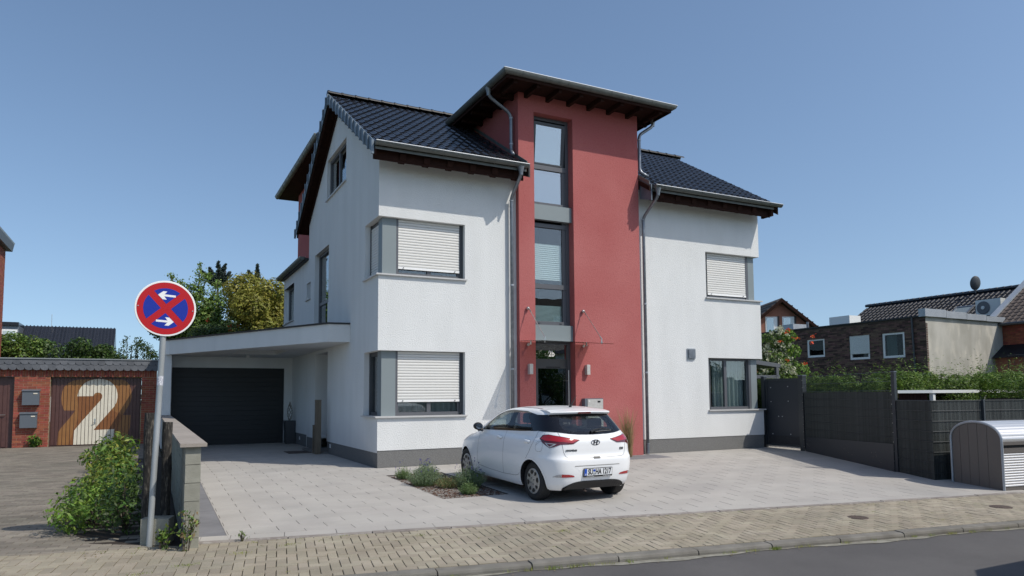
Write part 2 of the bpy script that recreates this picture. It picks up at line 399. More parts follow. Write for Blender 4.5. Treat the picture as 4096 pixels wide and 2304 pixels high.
# sidewalk pavers, herringbone ---------------------------------
U_ = .105; pcs = []; g2 = .0038
def rect(x0, x1, y0, y1): return [(x0,y0),(x1,y0),(x1,y1),(x0,y1)]
bh = slabmesh(rect(g2, 2*U_-g2, g2, U_-g2), .02, .0035); bv = slabmesh(rect(g2, U_-g2, g2, 2*U_-g2), .02, .0035)
o0 = Vector((-2.13, kin(-2.13)))
reg = [(-9.5, kin(-9.5)+.012), (13, kin(13)+.012), (13, edge(13)-.1), (-9.5, edge(-9.5)-.1)]
def s2w(p): return (o0.x+p[0]*ct-p[1]*st, o0.y+p[0]*st+p[1]*ct)
def visible2d(x, y):   # inside the camera's view on the ground, with a margin
    d = Vector((x, y, gz(y)))-CAM; f = d.dot(F)
    if f < 1: return False
    u = d.dot(R2)/f*2880.49+2087.9; v = 1366.6-d.dot(U2)/f*2880.49
    return -260 < u < 4360 and v < 2480
for i in range(-62, 140):
    for j in range(-6, 26):
        mm = (i-j) % 4
        if mm == 1 or mm == 2: continue
        w_, h_ = (2*U_, U_) if mm == 0 else (U_, 2*U_)
        x0, y0 = i*U_, j*U_
        cx, cy = s2w((x0+w_/2, y0+h_/2))
        if not visible2d(cx, cy): continue
        wp = [s2w(p) for p in rect(x0+g2, x0+w_-g2, y0+g2, y0+h_-g2)]
        cl = clean(clip_convex(wp, reg))
        if len(cl) < 3 or area(cl) < .0012: continue
        jit = rng.uniform(-.0025, .0025)
        if abs(area(cl)-area(wp)) < 1e-6:
            x, y = s2w((x0, y0))
            pcs.append(('h' if mm == 0 else 'v', *(bh if mm == 0 else bv), tiltM(x, y, SA, -.016+jit)))
        else:
            vs, fs = slabmesh(cl, .02, .004, lambda x, y: gz(y), -.016+jit); pcs.append((None, vs, fs, None))
emit(side, 'paving_brick', pcs, M['brickw'])
# driveway ------------------------------------------------------
drv = MB()
drv.add([(-3.83, edge(-3.83), gz(edge(-3.83))-.009), (13, edge(13), gz(edge(13))-.009), (13, 0, -.009), (-3.83, 0, -.009), (13, 6, -.009), (-3.83, 11, -.009), (0, 11, -.009), (0, 0, -.009)],
        [(0,1,2,7,3)]); drv.add([(-3.83,0,-.009),(0.02,0,-.009),(.02,11,-.009),(-3.83,11,-.009),(11.3,0,-.009),(13,0,-.009),(13,6,-.009),(11.3,6,-.009)], [(0,1,2,3),(4,5,6,7)])
drv = drv.build('driveway', M['joint']); drv['kind'] = 'structure'
BED = [(-.16,-4.36),(1.02,-4.36),(1.02,-1.2),(-.16,-1.2)]
MAT = [(3.4,-.95),(7.28,-.95),(7.28,-.152),(3.4,-.152)]
R1 = [(-3.50, edge(-3.5)+.31), (1.6, edge(1.6)+.31), (2.6, 0), (-3.50, 0)]
R1b = [(-3.50, 0), (-.005, 0), (-.005, 10.48), (-3.50, 10.48)]
R3 = [(1.6, edge(1.6)+.31), (9.4, edge(9.4)+.31), (12.3,-1.4), (12.3, 0), (2.6, 0)]
R4 = [(11.36,0),(12.6,0),(12.6,4),(11.36,4)]
pcs = []; seen = set()
def lay(reg, holes, L, W, ang, org, off=.5, gap=.0028, flat=False, dark=False, out=pcs, ext=(-60,60), rg=.6, chf=.0022, jt=.0012):
    ca, sa = math.cos(ang), math.sin(ang)
    base = slabmesh(rect(gap, L-gap, gap*rg, W-gap*rg), .012, chf)
    xs = [p[0] for p in reg]; ys = [p[1] for p in reg]
    def tw(p): return (org[0]+p[0]*ca-p[1]*sa, org[1]+p[0]*sa+p[1]*ca)
    for j in range(*ext):
        for i in range(*ext):
            x0 = i*L+(j % 2)*L*off; y0 = j*W
            wp = [tw(p) for p in rect(x0+gap, x0+L-gap, y0+gap*rg, y0+W-gap*rg)]
            if max(p[0] for p in wp) < min(xs) or min(p[0] for p in wp) > max(xs) or max(p[1] for p in wp) < min(ys) or min(p[1] for p in wp) > max(ys): continue
            if not visible2d(*wp[0]): continue
            ps = [clip_convex(wp, reg)]
            for h in holes: ps = [q for p in ps if len(p) > 2 for q in (diff_convex(p, h) if area(clip_convex(p, h)) > 1e-5 else [p])]
            full = len(ps) == 1 and abs(area(ps[0])-area(wp)) < 1e-6
            jit = rng.uniform(-jt, jt)
            if full:
                x, y = tw((x0, y0)); out.append(((L, W, gap, rg, dark), *base, tiltM(x, y, ang, -.006+jit) if not flat else Matrix.Translation((x, y, -.006+jit)) @ Matrix.Rotation(ang, 4, 'Z')))
            else:
                for p in ps:
                    p = clean(p)
                    if len(p) < 3 or area(p) < .002: continue
                    vs, fs = slabmesh(p, .012, chf, lambda x, y: gz(y), -.006+jit); out.append((None, vs, fs, None))
lay(R1, [BED], .6, .29, 0, (-2.28, -5.69), rg=.3)
lay(R1b, [], .6, .29, 0, (-2.28, -5.69), flat=True)
lay(R3, [MAT, BED], .6, .36, R(-9.5), (3.15, -6.005), ext=(-40, 40), rg=0, gap=.006, chf=.0006, jt=.0002)
lay(R4, [], .6, .3, 0, (11.36, 0), flat=True)
# border row along the street
lay([(-3.5, edge(-3.5)), (9.4, edge(9.4)), (9.4, edge(9.4)+.307), (-3.5, edge(-3.5)+.307)], [], .62, .307, ea, (-3.5, edge(-3.5)), off=0, ext=(-2, 40))
lay([(-3.83, edge(-3.83)), (-3.5, edge(-3.5)), (-3.5, edge(-3.5)+.3), (-3.83, edge(-3.83)+.3)], [], .62, .307, ea, (-3.83, edge(-3.83)), off=0, ext=(-2, 40))
emit(drv, 'paving_slab', pcs, M['slab'])
pcs = []
lay([(-3.83, edge(-3.83)+.305), (-3.5, edge(-3.5)+.305), (-3.5, 0), (-3.83, 0)], [], .33, .3, 0, (-3.83, -5.7), off=0, dark=True, out=pcs)
lay([(-3.83, 0), (-3.5, 0), (-3.5, 9.5), (-3.83, 9.5)], [], .33, .3, 0, (-3.83, -5.7), off=0, flat=True, dark=True, out=pcs)
lay(MAT, [], .6, .4, 0, (3.4, -.95), off=0, dark=True, out=pcs)
emit(drv, 'dark_paving_slab', pcs, M['slabd'])
# lane in front of the brick garages ------------------------------
lane = MB()
lane.add([(-16, edge(-16)-.1, gz(edge(-16))-.014), (-4.05, edge(-4.05)-.1, gz(edge(-4))-.014), (-4.05, 0, -.014), (-16, 0, -.014), (-4.05, 16, -.014), (-16, 16, -.014)], [(0,1,2,3),(3,2,4,5)])
lane = lane.build('garage_lane', M['jointd']); lane['kind'] = 'structure'
pcs = []
lregA = [(-10.5, edge(-10.5)-.1), (-4.35, edge(-4.35)-.1), (-4.35, 0), (-10.5, 0)]; lregB = [(-10.5, 0), (-4.2, 0), (-4.2, 12.6), (-10.5, 12.6)]
lay(lregA, [], .22, .11, SA, (-8, -6), gap=.004, out=pcs, ext=(-60, 110)); n1 = len(pcs)
lay(lregB, [], .22, .11, SA, (-8, -6), gap=.004, flat=True, out=pcs, ext=(-60, 190))
emit(lane, 'paving_brick', pcs, M['brickl'])
# round covers in the sidewalk
for (x, y, r, lb) in ((4.50, -8.35, .135, 'round rusty iron cover in the sidewalk, the one nearer the car'), (7.23, -8.74, .155, 'round rusty iron cover in the sidewalk near the grey rubbish bin shelter')):
    t = empty('manhole_cover', lb, 'manhole cover', (x, y, gz(y)), group='iron covers in the sidewalk'); t.rotation_euler = (math.atan(K), 0, 0)
    T = tiltM(x, y, 0)
    mb = MB(); mb.lathe([(r, -.02), (r, .009), (r-.02, .009), (r-.02, .004)], 28, T); mb.build('rim', M['iron'], t)
    mb = MB(); mb.lathe([(r-.025, -.02), (r-.025, .007), (0.0, .007)], 28, T)
    for k in range(-3, 4): mb.box(-r*.6, r*.6, k*.035-.008, k*.035+.008, .006, .011, M=T)
    mb.build('lid', M['iron'], t)
# ================================================================ APARTMENT HOUSE
H = empty('apartment_house', 'white rendered three storey house with red stair tower and black tiled roof', 'house', (0,0,0))
XR = 11.35; YB = 7.84; ZP = .376; XT0, XT1, PT = 3.39, 6.945, .15
Z1, Z2, Z3, Z4 = 1.108, 2.549, 4.233, 5.525
EZ, SL, GY = 6.95, .609, -.65      # tile plane z = EZ + SL*(y-GY)
RY = 3.93; RZ = EZ+SL*(RY-GY)
def panel(mb, O, Uv, Nv, cells_u, cells_z, holes, depth=.2, poly=None, mi=None, noreveal=()):
    """wall face with rectangular holes; Uv horizontal dir, Nv outward normal"""
    O, Uv, Nv = Vector(O), Vector(Uv), Vector(Nv); Zv = Vector((0,0,1))
    P = lambda u, z, d=0: O+Uv*u+Zv*z-Nv*d
    us = sorted(set(cells_u+[h[0] for h in holes]+[h[1] for h in holes])); zs = sorted(set(cells_z+[h[2] for h in holes]+[h[3] for h in holes]))
    flip = Uv.cross(Zv).dot(Nv) < 0
    for a, b in zip(us, us[1:]):
        for c, d in zip(zs, zs[1:]):
            mu, mz = (a+b)/2, (c+d)/2
            if any(h[0] < mu < h[1] and h[2] < mz < h[3] for h in holes): continue
            q = rect(a, b, c, d)
            if poly: q = clean(clip_convex(q, poly))
            if len(q) < 3: continue
            vs = [P(*p) for p in q]; f = tuple(range(len(q)))
            mb.add(vs, [f if not flip else tuple(reversed(f))], mi)
    for hi, h in enumerate(holes):
        a, b, c, d = h[:4]; dp = h[4] if len(h) > 4 else depth
        sides = h[5] if len(h) > 5 else 'lrtb'
        if 'l' in sides: mb.add([P(a,c),P(a,d),P(a,d,dp),P(a,c,dp)], [(0,1,2,3)], mi)
        if 'r' in sides: mb.add([P(b,d),P(b,c),P(b,c,dp),P(b,d,dp)], [(0,1,2,3)], mi)
        if 't' in sides: mb.add([P(a,d),P(b,d),P(b,d,dp),P(a,d,dp)], [(0,1,2,3)], mi)
        if 'b' in sides: mb.add([P(b,c),P(a,c),P(a,c,dp),P(b,c,dp)], [(0,1,2,3)], mi)
XW = 2.0515
WT = 7.0   # wall top hidden behind fascia
wl = MB()
# front left and right facades
panel(wl, (0,0,0), (1,0,0), (0,-1,0), [0, XT0], [ZP, WT], [(0, XW, Z1, Z2, .25, 'r'), (0, XW, Z3, Z4, .25, 'r')])
panel(wl, (0,0,0), (1,0,0), (0,-1,0), [XT1, XR], [ZP, WT], [(9.328, XR, Z1, Z2, .25, 'l'), (9.318, XR, Z3, Z4, .25, 'l')])
# gable side (x=0), u = y
gpoly = [(0,0),(YB,0),(YB,EZ-.12+SL*(RY-GY)-SL*(YB-RY)),(RY,RZ-.12),(0,EZ-.12+SL*(0-GY))]
def cornerholes(): return [(0, 1.13, Z1, Z2, .25, 'r'), (0, 1.13, Z3, Z4, .25, 'r')]
panel(wl, (0,0,0), (0,1,0), (-1,0,0), [0, YB], [ZP, 10], cornerholes()+[(3.05, 5.32, 7.155, 8.31, .26), (4.97, 6.90, 3.30, 5.84, .34), (7.53, YB, 4.62, 5.15, .22, 'ltb'), (4.95, 6.6, ZP-.05, 2.81, .45, 'lrt')], poly=gpoly)
panel(wl, (0,0,0), (0,1,0), (-1,0,0), [YB, 12.52], [ZP, 5.88], [(YB, 8.13, 4.62, 5.15, .22, 'rtb'), (10.43, 12.52, 4.23, 5.54, .22, 'lb')])
# right side, back
gp2 = gpoly
panel(wl, (XR,0,0), (0,1,0), (1,0,0), [0, YB], [ZP, 10], cornerholes(), poly=gp2)
wl.add([(XR,YB,0),(0,YB,0),(0,YB,WT),(XR,YB,WT)], [(0,1,2,3)])
wl.add([(0,12.52,0),(4,12.52,0),(4,12.52,5.88),(0,12.52,5.88)], [(3,2,1,0)])
wl.add([(4,YB,0),(4,12.52,0),(4,12.52,5.88),(4,YB,5.88),(0,YB,5.88),(0,12.52,5.88)], [(0,1,2,3),(4,3,2,5)])
# corner window soffits / base of recess / inner faces
for (za, zb) in ((Z1, Z2), (Z3, Z4)):
    for z, up in ((zb, 1), (za, 0)):
        for pts in ([(0,0),(XW,0),(XW,.3),(.3,.3)], [(0,0),(.3,.3),(.3,1.13),(0,1.13)]):
            vs = [(x,y,z) for x,y in pts]; wl.add(vs, [(0,1,2,3)])
            wl.add([(XR-x,y,z) for x,y in pts] if len(pts) else [], [(0,1,2,3)])
wall = wl.build('wall', M['white'], H)
# red stair tower
tw = MB(); TZ = 8.8
panel(tw, (XT0,-PT,0), (1,0,0), (0,-1,0), [0, XT1-XT0], [ZP, TZ+.3], [(3.82-XT0, 4.93-XT0, ZP-.4, 8.50, .26)])
tw.add([(XT0,-PT,0),(XT0,7,0),(XT0,7,TZ+.3),(XT0,-PT,TZ+.3)], [(0,1,2,3)])
tw.add([(XT1,-PT,0),(XT1,7,0),(XT1,7,TZ+.3),(XT1,-PT,TZ+.3)], [(3,2,1,0)])
# rear tower
tw.add([(.3,YB-.5,5.5),(.3,11.55,5.5),(.3,11.55,TZ+.3),(.3,4.5,TZ+.3),(.3,4.5,8.6)], [(0,1,2,3,4)])
tw.add([(.3,11.55,5.5),(6,11.55,5.5),(6,11.55,TZ+.3),(.3,11.55,TZ+.3)], [(0,1,2,3)])
tower = tw.build('wall', M['red'], H); tower['label'] = 'red rendered walls of the stair tower'
# plinth, 12 mm behind the render edge
pl = MB(); q = .012
pl.box(q, XT0, q, .2, -.25, ZP); pl.box(q, .2, .2, 4.95, -.25, ZP); pl.box(q, .2, 6.6, 12.5, -.25, ZP)
pl.box(XT1, XR-q, q, .2, -.25, ZP); pl.box(XR-.2, XR-q, .2, YB, -.25, ZP)
pl.box(XT0+q, 3.82, -PT+q, .1, -.25, ZP); pl.box(4.93, XT1-q, -PT+q, .1, -.25, ZP)
pl.build('plinth', M['plinth'], H)
# ---- corner windows with roller shutters
D_ = .115
def shutter(parent, P, w, ztop, zbot, nshade=0):
    """P(u,z,d): world point; slats as separate pieces"""
    n = int((ztop-zbot)/.0627); z = ztop
    prof = [(0,0),(.010,.006),(.0135,.022),(.0135,.040),(.010,.054),(0,.0595)]
    for i in range(n):
        z = ztop-(i+1)*.0627
        vs = []; 
        for u in (0, w): vs += [P(u, z+b, -a) for a, b in prof]
        k = len(prof); fs = [(j, j+1, j+1+k, j+k) for j in range(k-1)]+[tuple(reversed(range(k))), tuple(range(k, 2*k))]
        mb = MB(); mb.add(vs, fs); mb.build('slat', M['shutter'], parent)
    mb = MB()
    mb.add([P(a,b,c) for a in (0,w) for b,c in ((z-.062,-.004),(z-.062,-.02),(z-.006,-.02),(z-.006,-.004))], [(0,1,5,4),(1,2,6,5),(2,3,7,6),(3,0,4,7),(0,3,2,1),(4,5,6,7)])
    mb.build('bottom_bar', M['swhite'], parent)
    for u in (.12, w-.12):
        mb = MB(); mb.tube([P(u,z-.035,-.02), P(u,z-.035,-.05)], .011, 8); mb.build('stopper', M['anthdark'], parent)
def boxP(mb, P, u0, u1, z0, z1, d0, d1, mi=None):
    vs = [P(u,z,d) for z in (z0,z1) for u,d in ((u0,d0),(u1,d0),(u1,d1),(u0,d1))]
    return mb.add(vs, [(3,2,1,0),(4,5,6,7),(0,1,5,4),(1,2,6,5),(2,3,7,6),(3,0,4,7)], mi)
def mk(fn, name, mt, parent):
    mb = MB(); fn(mb); return mb.build(name, mt, parent)
def curtainmesh(P, u0, u1, z0, z1, d, waves=9, amp=.03):
    mb = MB(); n = waves*8; vs = []
    for i in range(n+1):
        u = u0+(u1-u0)*i/n; a = amp*math.sin(i/8*2*math.pi+.8*math.sin(i*.13))
        vs += [P(u, z0, d+a), P(u, z1, d+a*.7)]
    mb.add(vs, [(2*i, 2*i+2, 2*i+3, 2*i+1) for i in range(n)]); return mb
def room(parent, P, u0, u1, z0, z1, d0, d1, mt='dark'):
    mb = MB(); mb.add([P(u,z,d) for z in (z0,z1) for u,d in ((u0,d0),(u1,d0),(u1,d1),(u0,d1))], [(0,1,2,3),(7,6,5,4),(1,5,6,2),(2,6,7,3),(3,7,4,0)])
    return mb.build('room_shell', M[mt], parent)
def corner_unit(left, za, zb, closed):
    W = empty('corner_window', parent=H)
    P = (lambda u,z,d: Vector((u, d, z))) if left else (lambda u,z,d: Vector((XR-u, d, z)))
    W.location = (0, 0, za)
    if left: u0p, u1p, u2p, uA, uB, uC = .115, .435, .485, 1.957, 2.015, 2.07
    else: u0p, u1p, u2p, uA, uB, uC = .03, .34, .42, 1.86, 1.90, 2.03
    if not left: u0p = .115
    zf0, zf1 = za, zb
    # post (metal clad corner)
    mk(lambda b: boxP(b, P, D_, u1p, za+.005, zb, D_, D_+.30), 'corner_post', M['panel'], W)
    mk(lambda b: boxP(b, P, u1p+.002, u2p, za+.005, zb, D_+.004, D_+.10), 'guide_rail', M['anth'], W)
    if left:
        mk(lambda b: boxP(b, P, uA+.008, XW-.002, za+.03, zb, D_+.01, D_+.12), 'guide_rail', M['anthdark'], W)
    else: mk(lambda b: boxP(b, P, uA, uC-.01, za+.03, zb, D_+.03, D_+.12), 'guide_rail', M['anthdark'], W)
    # window frame behind the shutter
    fr = MB(); f0, f1 = u2p, (uA+.008 if left else uA)
    boxP(fr, P, f0, f1, za+.01, za+.082, D_+.035, D_+.12); boxP(fr, P, f0, f1, zb-.07, zb, D_+.055, D_+.12)
    mid = (1.183+1.275)/2 if left else (XR-10.09)
    boxP(fr, P, mid-.046, mid+.046, za+.082, zb-.07, D_+.05, D_+.12)
    boxP(fr, P, f0, f0+.03, za+.08, zb-.07, D_+.05, D_+.12); boxP(fr, P, f1-.04, f1, za+.08, zb-.07, D_+.05, D_+.12)
    fr.build('window_frame', M['anth'], W)
    for a, b in ((f0+.03, mid-.046), (mid+.046, f1-.04)):
        mk(lambda bb: boxP(bb, P, a, b, za+.083, zb-.071, D_+.085, D_+.093), 'pane', M['glass'], W)
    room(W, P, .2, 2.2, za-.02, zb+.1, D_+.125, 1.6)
    if closed is not None:
        shutter(W, lambda u,z,d: P(f0+u, z, D_+.03+d), f1-f0, zb-.004, closed)
    else: pass
    cm = curtainmesh(P, f0, (mid+.30 if not left else f1), za+.05, zb-.02, D_+.26, 11 if left else 8, .035); cm.build('curtain', M['curtain'], W)
    # side leg of the corner window
    S = (lambda u,z,d: Vector((d, u, z))) if left else (lambda u,z,d: Vector((XR-d, u, z)))
    mk(lambda b: boxP(b, S, 1.05, 1.129, za+.01, zb, D_+.01, D_+.12), 'guide_rail', M['anthdark'], W)
    mk(lambda b: boxP(b, S, D_+.30, 1.05, zb-.09, zb-.001, D_+.03, D_+.12), 'window_head', M['anthdark'], W)
    mk(lambda b: boxP(b, S, D_+.30, 1.05, za+.01, za+.08, D_+.03, D_+.12), 'window_rail', M['anthdark'], W)
    if closed is not None and za > 3 and left:
        shutter(W, lambda u,z,d: S(D_+.302+u, z, D_+.03+d), 1.05-D_-.304, zb-.09, za+.09)
    else: mk(lambda b: boxP(b, S, D_+.30, 1.05, za+.08, zb-.09, D_+.07, D_+.08), 'pane', M['glass'], W)
    # stone sill
    sl = MB()
    if left:
        sl.prism([(-.06,-.06),(2.09,-.06),(2.09,.001),(XW-.002,.001),(XW-.002,.16),(.16,.16),(.16,1.125),(.001,1.125),(.001,1.17),(-.06,1.17)], 'z', za-.028, za+.006)
    else:
        sl.prism([(XR+.05,-.06),(XR+.05,1.15),(XR-.16,1.15),(XR-.16,.16),(XR-2.02,.16),(XR-2.02,.001),(XR-2.06,.001),(XR-2.06,-.06)], 'z', za-.028, za+.006)
    sl.build('sill', M['sill'], W)
    return W
corner_unit(True, Z1, Z2, 1.47)['label'] = 'ground floor corner window with its shutter almost down'
corner_unit(True, Z3, Z4, 4.40)['label'] = 'upper left corner window with its shutter down'
corner_unit(False, Z1, Z2, None)['label'] = 'ground floor corner window with pale curtains and open shutter'
corner_unit(False, Z3, Z4, 4.33)['label'] = 'upper right corner window with its shutter down'
# ---- gable side windows (plane x=0, recess d)
S0 = lambda u,z,d: Vector((d, u, z))
def simple_window(name, P, u0, u1, z0, z1, d, mull=(), rail=(), mt='anth', sill=True, f=.07, back=True, sillo=.05):
    W = empty(name, parent=H)
    fr = MB()
    boxP(fr, P, u0, u0+f, z0, z1, d, d+.07); boxP(fr, P, u1-f, u1, z0, z1, d, d+.07)
    boxP(fr, P, u0+f, u1-f, z0, z0+f, d, d+.07); boxP(fr, P, u0+f, u1-f, z1-f, z1, d, d+.07)
    xs = [u0+f]+list(mull)+[u1-f]; zs = [z0+f]+list(rail)+[z1-f]
    for mu in mull: boxP(fr, P, mu-.045, mu+.045, z0+f, z1-f, d+.005, d+.07)
    for rz in rail: boxP(fr, P, u0+f, u1-f, rz-.045, rz+.045, d+.008, d+.07)
    fr.build('window_frame', M[mt], W)
    for a, b in zip(xs, xs[1:]):
        for c, e in zip(zs, zs[1:]): mk(lambda bb: boxP(bb, P, a+.001, b-.001, c+.001, e-.001, d+.04, d+.048), 'pane', M['glass'], W)
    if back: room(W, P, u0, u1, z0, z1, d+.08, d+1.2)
    if sill: mk(lambda bb: boxP(bb, P, u0-.05, u1+.05, z0-.03, z0+.004, -sillo, d), 'sill', M['sill'], W)
    return W
simple_window('attic_window', S0, 3.05, 5.32, 7.155, 8.31, .09, mull=(4.2,))
bd = simple_window('balcony_door', S0, 4.97, 6.90, 3.30, 5.84, .13, rail=(4.33,), sill=False)
mk(lambda b: boxP(b, S0, 5.05, 5.62, 3.4, 4.27, .122, .128), 'lower_panel', M['white_alu'], bd)
simple_window('small_window', S0, 7.53, 8.13, 4.62, 5.15, .12)
rw = simple_window('rear_corner_window', S0, 10.43, 12.40, 4.23, 5.54, .16)
mk(lambda b: boxP(b, S0, 12.40, 12.5, 4.23, 5.54, .10, .16), 'white_post', M['white_alu'], rw)
# side entrance under the carport
E_ = empty('side_door', parent=H)
mk(lambda b: boxP(b, S0, 4.95, 6.6, 0, 2.81, .42, .46), 'door_leaf', M['anthdark'], E_)
mk(lambda b: boxP(b, S0, 5.0, 6.1, 1.2, 2.7, .41, .418), 'pane', M['glass'], E_)
mk(lambda b: boxP(b, S0, 4.7, 6.6, .0, .05, -.35, .42), 'step', M['plinth'], E_)
for i, y in enumerate((4.55, 9.0)):
    mk(lambda b: boxP(b, S0, y-.05, y+.06, .17, .27, .0, .02), 'plinth_lamp', M['swhite'], H)
# ---- stair tower window column, front plane recess y=.08
C0 = lambda u,z,d: Vector((u, d, z))
TW = empty('stairwell_window', parent=H); TW.location = (4.37, .08, .0)
fr = MB(); d = .08
for (a,b,c,e,dd) in ((3.82,3.90,0,8.5,d),(4.84,4.93,0,8.5,d),(3.90,4.84,8.42,8.5,d),(3.90,4.84,7.165,7.28,d),(3.90,4.84,6.235,6.33,d),(3.90,4.84,5.70,5.80,d),(3.90,4.84,4.17,4.285,d),(3.90,4.84,3.265,3.36,d),(3.90,4.84,2.79,2.83,d)):
    boxP(fr, C0, a, b, c, e, dd, dd+.09)
boxP(fr, C0, 4.74, 4.84, 3.36, 7.165, d+.02, d+.09); boxP(fr, C0, 4.74, 4.84, 7.28, 7.3, d+.02, d+.09)
fr.build('window_frame', M['anth'], TW)
for z in (6.27, 3.31):
    for u in (4.05, 4.66): mk(lambda b: boxP(b, C0, u-.03, u+.03, z-.012, z+.012, d-.012, d), 'drain_cap', M['anthdark'], TW)
for (z0, z1) in ((7.28, 8.42), (6.33, 7.165), (4.285, 5.70), (3.36, 4.17)):
    if z0 == 7.28:   # tilted sash
        sh = MB(); Tm = Matrix.Translation((0, d+.02, 7.30)) @ Matrix.Rotation(R(5.5), 4, 'X')
        for (a,b,c,e) in ((3.91,3.97,0,1.05),(4.72,4.80,0,1.05),(3.97,4.72,.0,.04),(3.97,4.72,.98,1.05)): sh.box(a,b,0,.06,c,e,M=Tm)
        sh.build('sash', M['anthdark'], TW)
        mb = MB(); mb.box(3.97,4.72,.02,.026,.04,.98,M=Tm); mb.build('pane', M['glassup'], TW)
    else: mk(lambda b: boxP(b, C0, 3.90, 4.74 if z0 < 7 else 4.84, z0, z1, d+.045, d+.051), 'pane', M['glassup' if z0 > 5 else 'glass'], TW)
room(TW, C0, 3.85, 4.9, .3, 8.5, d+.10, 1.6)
# pleated blinds
def pleat(z0, z1, mt, p=.045, d0=.155, nm='pleated_blind'):
    mb = MB(); n = int((z1-z0)/p); vs = []
    for i in range(n*2+1): z = z0+i*p/2; yy = d0+(.012 if i % 2 else 0); vs += [(3.91,yy,z),(4.73,yy,z)]
    mb.add(vs, [(2*i,2*i+1,2*i+3,2*i+2) for i in range(n*2)]); return mb.build(nm, M[mt], TW)
pleat(4.40, 5.34, 'blind', .05); pleat(6.34, 7.1, 'blindg', .02); pleat(7.35, 8.3, 'blindg', .02, .25); pleat(3.37, 3.78, 'blindg', .03)
# metal panels between storeys (proud of the frame)
for z0, z1 in ((5.86, 6.232), (2.838, 3.256)):
    mk(lambda b: boxP(b, C0, 3.823, 4.927, z0, z1, -.06, d), 'spandrel_panel', M['panel'], TW)
# entrance door
ED = empty('front_door', parent=H); ED.location = (4.37, .08, 0)
fr = MB(); boxP(fr, C0, 3.9, 4.84, 2.27, 2.435, d, d+.09); boxP(fr, C0, 3.93, 4.0, .05, 2.27, d-.01, d+.06); boxP(fr, C0, 4.80, 4.84, .05, 2.27, d-.01, d+.06)
boxP(fr, C0, 4.0, 4.80, 2.2, 2.27, d-.01, d+.06); boxP(fr, C0, 4.0, 4.80, .05, .2, d-.01, d+.06); fr.build('door_frame', M['anthdark'], ED)
mk(lambda b: boxP(b, C0, 3.9, 4.84, 2.435, 2.79, d+.03, d+.036), 'top_light', M['glassup'], ED)
mk(lambda b: boxP(b, C0, 4.0, 4.80, .2, 2.2, d+.02, d+.026), 'pane', M['glass'], ED)
mk(lambda b: boxP(b, C0, 4.22, 4.62, 2.216, 2.245, d-.016, d-.011), 'address_plate', M['black'], ED)
mb = MB(); mb.tube([(4.81,-.02,.5),(4.81,-.02,2.16)], .015, 10); mb.tube([(4.81,-.02,.7),(4.81,.07,.7)], .01, 6); mb.tube([(4.81,-.02,1.9),(4.81,.07,1.9)], .01, 6); mb.build('pull_handle', M['steel'], ED)
def text3d(s, size, mtx, mt, parent, name, ext=.002, sx=1, space=1, bold=0, shear=0):
    cu = bpy.data.curves.new(name, 'FONT'); cu.body = s; cu.size = size; cu.extrude = ext; cu.align_x = 'CENTER'; cu.align_y = 'CENTER'; cu.space_character = space; cu.offset = bold; cu.shear = shear; cu.resolution_u = 4
    to = bpy.data.objects.new(name, cu); me = bpy.data.meshes.new_from_object(to); bpy.data.objects.remove(to)
    me.transform(mtx @ Matrix.Diagonal((sx,1,1,1))); me.materials.clear(); me.materials.append(mt)
    o = bpy.data.objects.new(name, me); COL.objects.link(o)
    if parent: setpar(o, parent)
    return o
FX = Matrix.Rotation(R(90), 4, 'X')
text3d('2b', .20, Matrix.Translation((4.40, d+.024, 2.56)) @ FX, M['swhite'], ED, 'house_number', .002, .85, bold=.004)
# ---- glass canopy
CP = empty('door_canopy', parent=H); CP.location = (4.4, -.15, 2.82)
mb = MB(); mb.add([(3.40,-.17,2.845),(5.35,-.17,2.818),(5.35,-1.2,2.752),(3.40,-1.2,2.778),(3.40,-.17,2.833),(5.35,-.17,2.806),(5.35,-1.2,2.740),(3.40,-1.2,2.766)], [(0,3,2,1),(4,5,6,7),(0,1,5,4),(1,2,6,5),(2,3,7,6),(3,0,4,7)])
mb.build('glass_sheet', M['cglass'], CP)
def ball(mb, c, r, seg=10): mb.lathe([(r*math.sin(math.pi*i/6), r*math.cos(math.pi*i/6)) for i in range(7)], seg, Matrix.Translation(c))
for x in (3.598, 5.149):
    mb = MB(); ball(mb, (x,-.19,3.62), .045); mb.tube([(x,-.15,3.62),(x,-.25,3.615)], .018, 8); mb.build('wall_fixing', M['steel'], CP)
    mb = MB(); mb.tube([(x,-.24,3.615),(x,-1.0,2.87)], .009, 6); mb.tube([(x,-.26,3.595),(x,-.33,3.525)], .015, 8); mb.tube([(x,-.94,2.93),(x,-1.0,2.87)], .015, 8); mb.build('tie_rod', M['steel'], CP)
    mb = MB(); mb.tube([(x,-1.0,2.88),(x,-1.0,2.745)], .014, 8); mb.tube([(x,-1.0,2.80),(x,-1.0,2.785)], .035, 12); mb.build('glass_clamp', M['steel'], CP)
    mb = MB(); ball(mb, (x,-.19,2.755), .043); mb.tube([(x,-.15,2.755),(x,-.33,2.755)], .014, 8); mb.tube([(x,-.32,2.745),(x,-.32,2.84)], .018, 8); mb.build('lower_bracket', M['steel'], CP)
